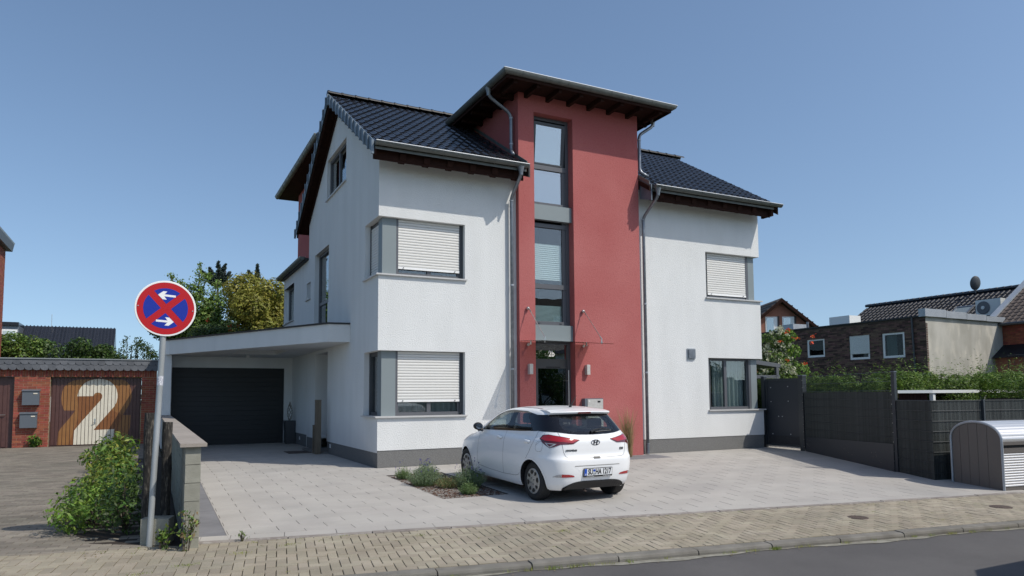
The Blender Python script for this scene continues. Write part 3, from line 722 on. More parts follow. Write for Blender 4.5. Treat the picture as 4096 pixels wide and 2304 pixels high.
# wall lamps, letterbox, vent box
for x in (3.645, 5.248):
    L_ = empty('wall_lamp', parent=H); L_.location = (x, -.15, 2.15)
    B('lamp_body', M['satin'], L_, x-.045, x+.045, -.26, -.15, 2.045, 2.285)
    B('lamp_lens', M['swhite'], L_, x-.036, x+.036, -.25, -.16, 2.285, 2.29)
LB = empty('letterbox_panel', parent=H); LB.location = (5.37, -.15, 1.1)
B('case', M['mailbox'], LB, 5.10, 5.63, -.30, -.15, .75, 1.46)
B('front_plate', M['satin'], LB, 5.17, 5.62, -.312, -.30, .76, 1.44)
for i in range(4):
    z = 1.26-i*.13; B('mail_flap', M['satin'], LB, 5.19, 5.60, -.322, -.312, z-.115, z-.012)
mb = MB(); mb.tube([(5.22,-.318,1.39),(5.22,-.312,1.39)], .014, 10); mb.build('bell_button', M['swhite'], LB)
B('lock', M['black'], LB, 5.46, 5.54, -.318, -.312, 1.36, 1.40)
VB = empty('vent_box', parent=H); VB.location = (8.71,0,2.6)
B('frame', M['zincl'], VB, 8.575, 8.85, -.03, 0, 2.50, 2.79); B('cover', M['zincp'], VB, 8.60, 8.825, -.065, -.03, 2.525, 2.765)
# ================================================================ ROOFS
XL_, XRR = -.30, 11.55
RF = empty('roof', parent=H); RF.location = (XR/2, RY, EZ)
def rz_(y): return EZ+SL*(y-GY) if y <= RY else RZ-SL*(y-RY)
YE, YR = -.62, 8.46
for (a, b) in ((XL_+.02, XT0), (XT1, XRR-.02)):
    mk(lambda m: m.prism([(YE, rz_(YE)-.05), (RY, RZ-.05), (RY, RZ-.22), (YE, rz_(YE)-.17)], 'x', a, b), 'roof_boards', M['wood'], RF)
    mk(lambda m: m.prism([(RY+.002, RZ-.05), (YR, rz_(YR)-.05), (YR, rz_(YR)-.17), (RY+.002, RZ-.22)], 'x', a, b), 'roof_boards', M['wood'], RF)
# rafters and eave board
for side_ in (0, 1):
    xs = [.38+.553*i for i in range(6)] if side_ == 0 else [7.42+.548*i for i in range(7)]
    for x in xs:
        mb = MB(); mb.prism([(YE+.08, rz_(YE)-.17), (.25, rz_(.25)-.17), (.25, rz_(.25)-.33), (YE+.24, rz_(YE)-.35), (YE+.12, rz_(YE)-.30)], 'x', x-.07, x+.07); mb.build('rafter', M['wood'], RF)
mk(lambda b: b.box(XL_+.03, XT0-.04, YE+.14, YE+.17, 6.62, 6.86), 'eave_board', M['wood'], RF)
mk(lambda b: b.box(XT1+.1, XRR-.2, YE+.14, YE+.17, 6.60, 6.86), 'eave_board', M['wood'], RF)
mk(lambda b: b.box(XL_+.03, XT0-.04, YE-.012, YE-.006, 6.795, 6.86), 'eave_flashing', M['zinc'], RF)
mk(lambda b: b.box(XT1+.1, XRR-.2, YE-.012, YE-.006, 6.795, 6.86), 'eave_flashing', M['zinc'], RF)
# bargeboards at both gables
for x0, x1 in ((XL_+.02, XL_+.06), (XRR-.06, XRR-.02), (-.03, -.005)):
    mb = MB(); hh = .24 if x0 != -.03 else .34
    ya, yb = (.02, 7.82) if x0 == -.03 else (YE, YR)
    mb.prism([(ya, rz_(ya)-.06), (RY, RZ-.06), (RY, RZ-.06-hh*1.17), (ya, rz_(ya)-.06-hh)], 'x', x0, x1)
    mb.prism([(RY, RZ-.06), (yb, rz_(yb)-.06), (yb, rz_(yb)-.06-hh), (RY, RZ-.06-hh*1.17)], 'x', x0, x1)
    mb.build('bargeboard', M['wood'], RF)
# soffit of gable overhang
# purlin ends / eave end piece at right
mk(lambda b: b.prism([(-.60,6.62),(-.2,6.62),(-.2,6.9),(-.60,6.85)], 'x', 11.28, 11.36), 'purlin_end', M['wood'], RF)
# tiles: one mesh per tile shape, 0.215 x 0.40
TWd, TLn = .2145, .4
LC = .3415
ang = math.atan(SL)
def tilemesh(w=TWd, l=TLn+.035):
    prof = [(0,.012),(.03,.036),(.055,.040),(.08,.030),(.105,.006),(.15,-.003),(.19,.004),(w,.012)]
    vs = []; n = len(prof)
    for s_, h in ((0, .024), (l, 0)):
        for x, z in prof: vs.append((x, s_, z+h))
    for x, z in prof: vs.append((x, .004, z+h-.0-.012+.004))
    fs = [(i, i+1, n+i+1, n+i) for i in range(n-1)]+[(2*n+i, 2*n+i+1, i+1, i) for i in range(n-1)]
    # nib at the lower corner of the roll
    b = len(vs); vs += [(.03,-.004,.052),(.075,-.004,.052),(.075,.03,.066),(.03,.03,.066),(.03,-.004,.03),(.075,-.004,.03)]
    fs += [(b,b+1,b+2,b+3),(b+4,b+5,b+1,b)]
    return vs, fs
tvs, tfs = tilemesh()
pcs = []; ny = 13
def towerside(x, y): return XT0-.02 < x+TWd*.5 < XT1+.02
for j in range(ny+1):
    y = YE-.02+j*LC
    if y > RY-.15: continue
    for i in range(56):
        x = XL_+i*TWd
        if x+TWd > XRR+.02 or (x+TWd > XT0+.04 and x < XT1): continue
        mx = Matrix.Translation((x, y, rz_(y)-.045)) @ Matrix.Rotation(ang, 4, 'X')
        pcs.append(('t', tvs, tfs, mx))
    if True:
        x = XT1+.005
# column starting exactly at the tower's right side
pcs2 = []
for j in range(ny+1):
    y = YE-.02+j*LC
    if y > RY-.15: continue
    k = 0; x = XRR-.01-TWd
    while x > XT1-.02:
        pcs2.append(('t', tvs, tfs, Matrix.Translation((x, y, rz_(y)-.045)) @ Matrix.Rotation(ang, 4, 'X'))); x -= TWd
pcs = [p for p in pcs if p[3].translation.x < XT0]+pcs2
emit(RF, 'roof_tile', pcs, M['tile'])
# rear slope, hidden from the street: one mesh
mb = MB()
for j in range(13):
    y = YR+.02-j*LC
    for i in range(3):
        mx = Matrix.Translation((XL_+(i+1)*TWd, y, rz_(y)-.045)) @ Matrix.Rotation(math.pi, 4, 'Z') @ Matrix.Rotation(ang, 4, 'X')
        mb.add([mx @ Vector(v) for v in tvs], tfs)
mb.add([(XL_+.6,RY,RZ-.03),(XRR,RY,RZ-.03),(XRR,YR,rz_(YR)-.03),(XL_+.6,YR,rz_(YR)-.03)], [(0,1,2,3)])
tag(mb.build('rear_roof_tiles', M['tile'], RF), kind='stuff')
# ridge tiles
x = XL_-.02
while x < XRR:
    if not (XT0-.35 < x < XT1-.3):
        l = .37; mb = MB(); vs = []; n = 8
        for s_, r0 in ((0, .115), (.05, .115), (.052, .102), (l+.03, .098)):
            for k in range(n+1):
                a = math.pi*(k/n); vs.append((x+s_, RY+math.cos(a)*r0*1.1, RZ+.02+math.sin(a)*r0*.85-.02))
        mb.add(vs, [(q*(n+1)+k, q*(n+1)+k+1, (q+1)*(n+1)+k+1, (q+1)*(n+1)+k) for q in range(3) for k in range(n)]); mb.add([vs[k] for k in range(n+1)], [tuple(range(n+1))])
        mb.build('ridge_tile', M['ridge'], RF)
    x += .37
# verge flaps on the left gable, one per course
for j in range(ny+1):
    for back in (0, 1):
        y0 = YE-.02+j*LC; 
        if y0 > RY: continue
        y1 = min(y0+LC+.02, RY)
        if back: y0, y1 = 2*RY-y1, 2*RY-y0
        za, zb = rz_(y0)+.02, rz_(y1)+.02; hh = .27
        mb = MB(); off = .012 if j % 2 else 0
        mb.prism([(y0, za), (y1, zb), (y1, zb-hh), (y0+(.0 if back else .0), za-hh-.03)] if not back else [(y0, za), (y1, zb), (y1, zb-hh-.03), (y0, za-hh)], 'x', XL_-.02, XL_-.002)
        # folded edge
        ye = y0 if not back else y1; ze = za if not back else zb
        mb.box(XL_-.055, XL_-.002, ye-.012, ye+.03, ze-hh-.03, ze)
        mb.build('verge_tile', M['verge'], RF)
# ---- gutters
def gutter(x0, x1, y, z, r=.078, axis='x', name='gutter', parent=None, closed=True, rings=True, seam=.62):
    G = empty(name, parent=parent or H)
    G.location = ((x0+x1)/2, y, z) if axis == 'x' else (y, (x0+x1)/2, z)
    def P(s_, a, q=r): 
        u, v = math.cos(a)*q, math.sin(a)*q
        return (s_, y+u, z+v) if axis == 'x' else (y+u, s_, z+v)
    mb = MB(); n = 12
    vs = []
    for q in (r, r-.006):
        for s_ in (x0, x1):
            for k in range(n+1): vs.append(P(s_, math.pi+math.pi*k/n, q))
    m_ = n+1
    fs = [(k, k+1, m_+k+1, m_+k) for k in range(n)]+[(3*m_+k, 3*m_+k+1, 2*m_+k+1, 2*m_+k) for k in range(n)]
    mb.add(vs, fs)
    for s_ in (x0, x1): mb.add([P(s_, math.pi+math.pi*k/n) for k in range(n+1)], [tuple(range(n+1))])
    mb.build('trough', M['zinc'], G, smooth=False)
    sgn = math.pi if True else 0
    mb = MB(); mb.tube([P(x0, math.pi, r+.006), P(x1, math.pi, r+.006)], .012, 8); mb.tube([P(x0, 0, r), P(x1, 0, r)], .006, 6); mb.build('bead', M['zincl'], G)
    s_ = x0+seam*.5
    while s_ < x1 and rings:
        mb = MB(); pts = [P(s_, math.pi+math.pi*k/8, r+.003) for k in range(9)]; mb.tube(pts, .006, 5); mb.build('seam', M['zinc'], G); s_ += seam
    return G
gutter(XL_+.01, 3.36, -.70, 6.935)
gutter(7.05, XRR+.02, -.70, 6.935)
# ---- stair tower roof
TRF = empty('tower_roof', parent=H); TRF.location = (5.1, 2, 9)
TX0, TX1, TY0, TZG = 2.70, 7.53, -.92, 9.0
TY1 = 12.3
mb = MB()
# soffit boards and low slope top
c = .05
mb.add([(TX0+c,TY0+c,8.93),(TX1-c,TY0+c,8.93),(TX1-c,2.75,8.93),(TX0+c,2.75,8.93), (TX0+c,TY0+c,9.0),(TX1-c,TY0+c,9.0),(TX1-c,3.9,9.0),(TX0+c,3.9,9.0),(5.1,2.2,9.62),(5.1,3.9,9.62)],
       [(3,2,1,0),(0,1,5,4),(1,2,6,5),(3,0,4,7),(4,5,8),(5,6,9,8),(7,4,8,9)])
mb.build('roof_boards', M['wood'], TRF)
for i in range(8):
    x = 3.0+i*.60; mk(lambda b: b.box(x-.045, x+.045, TY0+.1, -.1, 8.80, 8.925), 'rafter', M['wood'], TRF)
for i in range(5):
    y = .1+i*.62
    mk(lambda b: b.box(TX0+.1, XT0+.05, y-.045, y+.045, 8.80, 8.925), 'rafter', M['wood'], TRF)
    if y < 2: mk(lambda b: b.box(XT1-.05, TX1-.1, y-.045, y+.045, 8.80, 8.925), 'rafter', M['wood'], TRF)
mk(lambda b: (b.box(TX0+.03,TX1-.03,TY0+.03,TY0+.05,8.86,8.99), b.box(TX0+.03,TX0+.05,TY0+.05,2.75,8.86,8.99), b.box(TX1-.05,TX1-.03,TY0+.05,2.75,8.86,8.99)), 'fascia', M['wood'], TRF)
g_ = .085
def lgutter(path, name, parent):
    G = empty(name, parent=parent); G.location = path[0]
    # half round swept along corner path with mitres (closed by tubes)
    mb = MB(); n = 10; rings = []
    pts = [Vector(p) for p in path]
    for i, p in enumerate(pts):
        d0 = (pts[i]-pts[i-1]).normalized() if i else (pts[1]-pts[0]).normalized(); d1 = (pts[i+1]-pts[i]).normalized() if i < len(pts)-1 else d0
        nn = (d0+d1).normalized(); sidev = Vector((nn.y, -nn.x, 0)); sc = 1/max(.3, math.cos(d0.angle(d1)/2)) if i and i < len(pts)-1 else 1
        rings.append([p+sidev*math.cos(math.pi+math.pi*k/n)*g_*sc+Vector((0,0,math.sin(math.pi+math.pi*k/n)*g_*1.25)) for k in range(n+1)])
    for i in range(len(rings)-1):
        b = rings[i]+rings[i+1]; mb.add(b, [(k, k+1, n+1+k+1, n+1+k) for k in range(n)])
    mb.add(rings[0], [tuple(range(n+1))]); mb.add(rings[-1], [tuple(range(n+1))])
    mb.build('trough', M['zinc'], G)
    mb = MB()
    mb.tube([r[0] for r in rings], .012, 6); mb.tube([r[-1] for r in rings], .012, 6); mb.build('bead', M['zincl'], G)
    for a, b in zip(pts, pts[1:]):
        L = (b-a).length; d = (b-a)/L; sv = Vector((d.y,-d.x,0)); s_ = .4
        while s_ < L-.2:
            mb = MB(); mb.tube([a+d*s_+sv*math.cos(math.pi+math.pi*k/8)*(g_+.003)+Vector((0,0,math.sin(math.pi+math.pi*k/8)*(g_+.003)*1.25)) for k in range(9)], .006, 5); mb.build('seam', M['zinc'], G); s_ += .62
lgutter([(TX0-.0, 2.72, TZG+.035), (TX0, TY0, TZG+.035), (TX1, TY0, TZG+.035), (TX1, 2.72, TZG+.035)], 'tower_gutter', TRF)
# rear tower roof
RX0, RYB = -.33, 12.35
mb = MB(); mb.add([(RX0+c,5.15,8.93),(6,5.15,8.93),(6,RYB,8.93),(RX0+c,RYB,8.93),(RX0+c,5.15,9.0),(6,5.15,9.0),(6,RYB,9.0),(RX0+c,RYB,9.0),(3,6,9.3),(3,10,9.3)], [(3,2,1,0),(3,0,4,7),(2,3,7,6),(0,1,5,4),(4,5,8),(6,7,9),(7,4,8,9)])
mb.build('roof_boards', M['wood'], TRF)
lgutter([(RX0, RYB+.02, TZG+.035), (RX0, 5.12, TZG+.035)], 'rear_tower_gutter', TRF)
lgutter([(-.18, 12.75, 6.0), (-.18, 7.95, 6.0)], 'rear_gutter', H)
mk(lambda b: b.box(-.12, 4.1, 7.9, 12.7, 5.885, 5.96), 'flat_roof', M['rooftar'], H)
# ---- downpipes
def pipe(pts, name='downpipe', r=.042, clamps=(), parent=None, mt='zincp', fill=.12, hopper=None):
    G = empty(name, parent=parent or H); G.location = pts[-1]
    # round the corners
    P = [Vector(p) for p in pts]; out = [P[0]]
    for a, b, c_ in zip(P, P[1:], P[2:]):
        r0 = min(fill, (b-a).length*.45, (c_-b).length*.45); s_ = b+(a-b).normalized()*r0; e = b+(c_-b).normalized()*r0
        for k in range(6): t = k/5; out.append(s_*(1-t)**2+b*2*t*(1-t)+e*t*t)
    out.append(P[-1])
    mb = MB(); mb.tube(out, r, 12); mb.build('pipe', M[mt], G, smooth=True)
    for cz, (cx, cy) in clamps:
        mb = MB(); mb.tube([(cx, cy, cz), (cx, cy, cz+.035)], r+.008, 12); mb.build('clamp', M['zincl'], G)
        mb = MB(); mb.tube([(cx, cy, cz+.017), (cx, cy+.08, cz+.017)], .006, 5); mb.build('clamp_screw', M['steel'], G)
    if hopper:
        hx, hy, hz = hopper; mb = MB(); mb.lathe([(.085,.0),(.075,-.04),(.05,-.13),(.044,-.2)], 14, Matrix.Translation((hx,hy,hz))); mb.build('outlet', M['zincp'], G, smooth=True)
    return G
pipe([(3.175,-.70,6.9),(3.175,-.70,6.68),(3.22,-.10,6.28),(3.22,-.10,0.02)], clamps=[(z,(3.22,-.10)) for z in (6.2,4.15,2.15)], hopper=(3.175,-.70,6.87))
pipe([(7.16,-.70,6.9),(7.16,-.70,6.66),(7.125,-.10,6.22),(7.125,-.10,0.02)], clamps=[(z,(7.125,-.10)) for z in (6.15,3.9,2.1,.25)], hopper=(7.16,-.70,6.87))
mk(lambda b: b.tube([(7.125,-.10,.02),(7.125,-.10,.28)], .052, 12), 'standpipe', M['zincp'], H)
pipe([(TX0,.05,9.0),(TX0,.05,8.76),(3.30,.05,8.42),(3.30,.05,7.50),(3.28,-.10,7.36)], name='upper_downpipe', clamps=[(8.3,(3.30,.05)),(7.65,(3.30,.05))], hopper=(TX0,.05,8.97), fill=.16)
pipe([(TX1-.02,-.1,9.0),(TX1-.02,-.1,8.78),(7.04,-.1,8.45),(7.04,-.1,7.45),(7.2,-.25,7.30)], name='upper_downpipe', clamps=[(8.3,(7.04,-.1))], hopper=(TX1-.02,-.1,8.97), fill=.12)
# flashing beside the tower
for x, s_ in ((XT0, -1), (XT1, 1)):
    mb = MB(); mb.prism([(YE, rz_(YE)+.0), (2.7, rz_(2.7)+.0), (2.7, rz_(2.7)+.09), (YE, rz_(YE)+.09)], 'x', min(x, x+s_*.015), max(x, x+s_*.015)); mb.build('flashing', M['zinc'], RF)
mk(lambda b: b.prism([(-.66,6.66),(-.66,6.99),(-.15,7.28),(-.15,6.86)], 'x', 3.40, 3.44), 'eave_end_plate', M['rooftar'], RF)
mk(lambda b: b.prism([(-.64,6.55),(-.64,6.97),(-.15,7.28),(-.15,6.70)], 'x', 6.99, 7.02), 'eave_end_plate', M['verge'], RF)

# ================================================================ CARPORT GARAGE
CG = empty('carport_garage', 'white flat roofed garage with dark sectional door and slanting canopy left of the white house', 'garage', (-2, 10.5, 0))
zt, zb = 3.353, 2.896
poly = [(-.002,2.46),(-.52,2.53),(-3.88,9.50),(-4.05,9.6),(-4.05,16.5),(-.002,16.5)]
HOLE = [(-2.2,6.95),(-.85,6.0),(-.85,8.55),(-2.2,8.55)]
mb = MB()
n = len(poly)
mb.add([(x,y,zt-.02) for x,y in poly], [tuple(range(n))])
for i in range(n):
    (a,b),(c_,e) = poly[i], poly[(i+1)%n]; mb.add([(a,b,zb),(c_,e,zb),(c_,e,zt-.02),(a,b,zt-.02)], [(0,1,2,3)])
hole = [(-.85,6.05),(-.85,8.6),(-2.15,8.6),(-2.15,6.75)]
# soffit with hole: ring of quads
hc = Vector((-1.4,7.6)); 
tri = tessellate_polygon([[Vector((x,y,0)) for x,y in poly], [Vector((x,y,0)) for x,y in hole]])
pts = poly+hole; mb.add([(x,y,zb) for x,y in pts], [tuple(t) for t in tri])
for i in range(4):
    (a,b),(c_,e) = hole[i], hole[(i+1)%4]; mb.add([(a,b,zb),(c_,e,zb),(c_,e,zt-.05),(a,b,zt-.05)], [(0,1,2,3)])
mb.build('canopy', M['white'], CG)
mk(lambda b: b.add([(x,y,zt-.05) for x,y in hole], [(0,1,2,3)]), 'rooflight', M['soffit_white'], CG)
mb = MB()
ctr = Vector((-2,11))
out2 = []
for x, y in poly:
    out2.append((x-(.03 if x < -.01 else 0), y-.03 if y < 10 else y))
mb.prism(out2, 'z', zt-.018, zt+.022); mb.build('roof_edge', M['rooftar'], CG)
# garage walls
GYF = 10.5
mb = MB()
panel(mb, (-4.03,GYF,0), (1,0,0), (0,-1,0), [0, 4.03], [0, zb], [(.28, 3.77, 0, 2.54, .12, 'lrt')])
mb.add([(-4.03,GYF,0),(-4.03,16.4,0),(-4.03,16.4,zb),(-4.03,GYF,zb)], [(0,1,2,3)])
mb.build('wall', M['white'], CG)
mk(lambda b: b.box(-4.03,-3.79,9.62,GYF-.002,0,zb), 'wing_wall', M['white'], CG)
GD = empty('garage_door', parent=CG); GD.location = (-2, 10.6, 0)
for i in range(16):
    z = i*.159; mb = MB(); mb.add([(-3.75,10.60,z),(-.26,10.60,z),(-.26,10.597,z+.006),(-3.75,10.597,z+.006),(-3.75,10.597,z+.153),(-.26,10.597,z+.153),(-3.75,10.60,z+.159),(-.26,10.60,z+.159)], [(0,1,2,3),(3,2,5,4),(4,5,7,6)]); mb.build('door_panel', M['garage'], GD)
mk(lambda b: b.box(-.253,-.0,GYF-.008,GYF-.002,0,.35), 'plinth', M['plinth'], CG)
mk(lambda b: b.lathe([(.05,0),(.06,-.03),(.03,-.06),(0,-.065)], 12, Matrix.Translation((-1.6,9.3,zb))), 'ceiling_lamp', M['swhite'], CG)
# small green parapet of the roof behind
# pot with dried stems
PP = empty('potted_plant', 'tall dark square pot with a twisted dried plant beside the garage door', 'potted plant', (-.15, 9.85, 0))
mb = MB(); mb.add([(-.30,9.7,0),(.0-.01,9.7,0),(-.01,10.0,0),(-.30,10.0,0),(-.345,9.65,.77),(-.005,9.65,.77),(-.005,10.05,.77),(-.345,10.05,.77)], [(3,2,1,0),(0,1,5,4),(1,2,6,5),(2,3,7,6),(3,0,4,7)]); mb.build('pot', M['anthdark'], PP)
mk(lambda b: b.add([(-.33,9.66,.72),(-.01,9.66,.72),(-.01,10.04,.72),(-.33,10.04,.72)], [(0,1,2,3)]), 'soil', M['soil'], PP)
for k in range(5):
    mb = MB(); ph = k*1.25; pts = []
    for t in range(14):
        u = t/13; rr = .09*math.sin(math.pi*min(1,u*1.05))
        pts.append((-.17+math.cos(ph+u*5)*rr, 9.85+math.sin(ph+u*5)*rr, .72+u*.68))
    mb.tube(pts, .009, 5); mb.build('stem', M['palewood'], PP)
# leaning posts by the side door
for (x, y, h, s_, lb) in ((-.30,4.68,1.45,.075,'tall pale timber post leaning at the side door'), (-.30,4.98,.76,.07,'short pale timber post at the side door beside the tall one')):
    mb = MB(); mb.prism([(x-s_,y-s_*.8),(x+s_,y-s_*.8),(x+s_,y+s_*.8),(x-s_,y+s_*.8)], 'z', 0, h); mb.prism([(x-s_-.004,y-s_*.84),(x+s_+.004,y-s_*.84),(x+s_+.004,y+s_*.84),(x-s_-.004,y+s_*.84)], 'z', h+.001, h+.02)
    tag(mb.build('timber_post', M['palewood']), lb, 'post')
tag(mk(lambda b: b.box(-.95,-.05,5.2,6.1,.0,.018), 'door_mat', M['tilebrown'], None), 'brown door mat lying in front of the side door', 'door mat')

# ================================================================ LOW GARDEN WALL
GW = empty('garden_wall', 'low concrete block wall with a stone cap beside the driveway', 'wall', (-3.92, 1.6, 0))
y = -6.27; mb = MB(); 
cy = y; row = 0
while cy < 9.5:
    ln = .40; y1 = min(cy+ln-.006, 9.55)
    for k in range(7):
        off = .2 if k % 2 else 0
        z1 = 1.018-.035-k*.205; z0 = z1-.199
        if k == 6: z0 = -.5
        a, b_ = cy-off if cy-off > -6.28 else -6.27, y1-off
        if b_ <= a+.02: continue
        jx = rng.uniform(-.002, .002)
        bb = MB(); bb.box(-4.005+jx, -3.845+jx, a, b_, z0, z1)
        if cy < 1.5: bb.build('block', M['block'], GW)
        else: mb.v += []; 
    cy += ln
mk(lambda b: b.box(-4.0,-3.85,1.3,9.6,-.3,.985), 'rear_blockwork', M['block'], GW)
cy = -6.325
while cy < 9.5:
    mk(lambda b: b.prism([(cy, 1.022-.038), (cy+.995, 1.022-.038), (cy+.995, 1.022), (cy, 1.022)], 'x', -4.065+rng.uniform(-.002,.002), -3.785), 'cap_stone', M['cap'], GW); cy += 1.0
# ================================================================ BRICK GARAGES (left)
GYB = 12.7
BG = empty('brick_garage', 'low red brick garage row with slate edge and a door painted with a big 2', 'garage', (-7, GYB, 0))
def brickpieces(P, u0, u1, z0, z1, holes=(), L=.24, hgt=.0755, gap=.010, d=.006, off=.5, u_off=0, z_off=0, seed=1):
    """stretcher bond; P(u,z,d) world point with d>0 outward"""
    out = []; rr = random.Random(seed); rows = int((z1-z0)/hgt+.999)
    for j in range(rows):
        za = z0+j*hgt+gap/2; zc = min(z0+(j+1)*hgt-gap/2, z1)
        x = u0-(j % 2)*L*off+u_off
        while x < u1:
            a, b = max(x+gap/2, u0), min(x+L-gap/2, u1); x += L
            if b-a < .02: continue
            segs = [(a, b)]
            for h in holes:
                if h[2] < (za+zc)/2 < h[3]:
                    ns = []
                    for s0, s1 in segs:
                        if s1 <= h[0] or s0 >= h[1]: ns.append((s0, s1))
                        else:
                            if s0 < h[0]-.015: ns.append((s0, h[0]-.002))
                            if s1 > h[1]+.015: ns.append((h[1]+.002, s1))
                    segs = ns
            for s0, s1 in segs:
                pr = d+rr.uniform(-.0025, .0025)
                vs = [P(s0,za,0),P(s1,za,0),P(s1,zc,0),P(s0,zc,0),P(s0,za,pr),P(s1,za,pr),P(s1,zc,pr),P(s0,zc,pr)]
                out.append((None, vs, [(4,5,6,7),(0,1,5,4),(1,2,6,5),(2,3,7,6),(3,0,4,7)], None))
    return out
Pg = lambda u,z,d: Vector((u, GYB-d, z))
XA, XB = -16.0, -4.16
mb = MB(); panel(mb, (XA,GYB,0), (1,0,0), (0,-1,0), [0, XB-XA], [0, 2.5], [(-12.2-XA, -8.23-XA, 0, 2.28, .22, 'lrt'), (-7.26-XA, -4.62-XA, 0, 2.28, .22, 'lrt')])
mb.build('wall', M['mortar'], BG)
mk(lambda b: b.add([(XB,GYB,0),(XB,GYB+6,0),(XB,GYB+6,2.5),(XB,GYB,2.5)], [(0,1,2,3)]), 'end_wall', M['mortar'], BG)
ps = brickpieces(Pg, -8.23, -7.262, 0, 2.27, seed=2)+brickpieces(Pg, -4.62, XB, 0, 2.27, seed=3)
# soldier course
xx = -9.6
while xx < XB-.04:
    a, b = xx+.005, xx+.0755-.005; pr = .007+rng.uniform(-.002,.002); za, zc = 2.277, 2.50
    vs = [Pg(a,za,0),Pg(b,za,0),Pg(b,zc,0),Pg(a,zc,0),Pg(a,za,pr),Pg(b,za,pr),Pg(b,zc,pr),Pg(a,zc,pr)]
    ps.append((None, vs, [(4,5,6,7),(0,1,5,4),(1,2,6,5),(2,3,7,6),(3,0,4,7)], None)); xx += .0755
emit(BG, 'brick', ps, M['brick'])
# slate band, two rows of curved slates leaning out
ps = []
for row, (zt_, zb_, yt, yb) in enumerate(((2.83, 2.66, .10, .135), (2.675, 2.48, .115, .155))):
    xx = -9.8+row*.11
    while xx < XB+.1:
        w_ = .215; j = rng.uniform(-.004,.004)
        pts = [(0,zt_),(w_,zt_),(w_,zb_+.03),(w_*.8,zb_+.008),(w_*.5,zb_),(w_*.18,zb_+.03),(.0,zb_+.09)]
        def Q(u, z): 
            t = (zt_-z)/(zt_-zb_); return (xx+u, GYB-(yt*(1-t)+yb*t)-.006*row-j*t, z)
        vs = [Q(*p) for p in pts]+[(q[0], q[1]+.012, q[2]) for q in [Q(*p) for p in pts]]; n = len(pts)
        ps.append((None, vs, [tuple(range(n))]+[(i,(i+1)%n,(i+1)%n+n,i+n) for i in range(n)], None)); xx += .2145
emit(BG, 'slate', ps, M['slate'])
B('fascia_board', M['slate'], BG, XA, XB, GYB-.10, GYB-.001, 2.50, 2.84)
B('roof_edge', M['gutter_dark'], BG, XA, XB+.03, GYB-.13, GYB+6, 2.842, 2.88)
# doors
def slats(parent, x0, x1, z0, z1, y, mt, pitch=.105, paint=None):
    n = round((x1-x0)/pitch); pitch = (x1-x0)/n
    for i in range(n):
        a = x0+i*pitch; mb = MB()
        mb.prism([(a+.004,y),(a+.009,y-.014),(a+pitch-.009,y-.014),(a+pitch-.004,y)], 'z', z0, z1)
        mb.build('slat', mt, parent)
        if paint:
            for poly, m2, lay_ in paint:
                for tr in tessellate_polygon([[Vector((p[0],p[1],0)) for p in poly]]):
                    c = [poly[q] for q in tr]
                    c = clean(clip_half(clip_half(c, a+.008, 0, a+.008, 1, -1), a+pitch-.008, 0, a+pitch-.008, 1, 1))
                    if len(c) > 2 and area(c) > 1e-6:
                        yy = y-.0145-lay_*.0016; PAINT.setdefault(m2, MB()).add([(p[0],yy,p[1]) for p in c], [tuple(range(len(c)))])
PAINT = {}
def hp(x, y): # pixel on the door artwork -> door plane (fit of the door rectangle)
    return (-7.257+(x-655)/(1830-655)*2.64, 2.286-(y-343)/(1235-343)*2.286)
white2 = [(988,598),(1000,540),(1030,480),(1070,430),(1130,395),(1200,375),(1265,371),(1340,381),(1400,403),(1450,443),(1490,500),(1508,570),(1510,620),(1498,680),(1470,735),(1430,780),(1210,1040),(1485,1033),(1480,1222),(958,1222),(965,1040),(1060,920),(1290,650),(1306,620),(1308,590),(1295,565),(1270,552),(1240,550),(1215,560),(1200,578),(1190,597)]
orangeL = [(1180,376),(1000,380),(930,395),(870,425),(815,480),(795,540),(788,620),(797,700),(830,780),(970,782),(900,880),(800,1000),(765,1060),(755,1222),(1000,1222),(1100,1000),(1300,700),(1300,376)]
orangeR = [(1240,376),(1560,380),(1620,400),(1665,450),(1690,520),(1700,600),(1682,680),(1640,760),(1585,850),(1692,852),(1690,1000),(1640,1222),(1480,1222),(1200,1045),(1300,700)]
brownM = [(985,598),(1200,590),(1320,560),(1310,700),(1100,1000),(960,1222),(900,1222),(950,1060),(1000,900),(1000,700)]
brownR = [(1440,780),(1585,850),(1500,1100),(1480,1222),(1200,1045),(1210,1030)]
art = [([hp(*p) for p in orangeL], 'orange', 0), ([hp(*p) for p in orangeR], 'orange', 0.1), ([hp(*p) for p in brownM], 'midbrown', .6), ([hp(*p) for p in brownR], 'midbrown', .7), ([hp(*p) for p in white2], 'cream', 1.4)]
GD1 = empty('garage_door', parent=BG); GD1.location = (-5.94, GYB+.2, 0); GD1['label'] = 'brown up and over door painted with a cream and orange number 2'
YD = GYB+.19
B('door_back', M['brown'], GD1, -7.25, -4.63, YD, YD+.03, 0, 2.27)
slats(GD1, -7.22, -4.66, .04, 2.24, YD-.001, M['brown'], paint=art)
for k, v in PAINT.items(): v.build('painted_number', M[k], GD1)
HND = empty('handle', parent=None); bpy.data.objects.remove(HND)
x_, z_ = hp(1225, 925)
mb = MB(); mb.box(x_-.02,x_+.02,YD-.03,YD-.015,z_-.09,z_+.09); mb.tube([(x_,YD-.07,z_-.04),(x_-.07,YD-.07,z_-.06)], .01, 6); mb.tube([(x_,YD-.02,z_-.04),(x_,YD-.07,z_-.04)], .01, 6); mb.build('handle', M['steel'], GD1)
GD2 = empty('garage_door', parent=BG); GD2.location = (-10, GYB+.2, 0); GD2['label'] = 'plain brown door at the left end'
B('door_back', M['brown'], GD2, -12.19, -8.24, YD, YD+.03, 0, 2.27)
slats(GD2, -12.1, -8.42, .03, 2.0, YD-.001, M['brown'], pitch=.125)
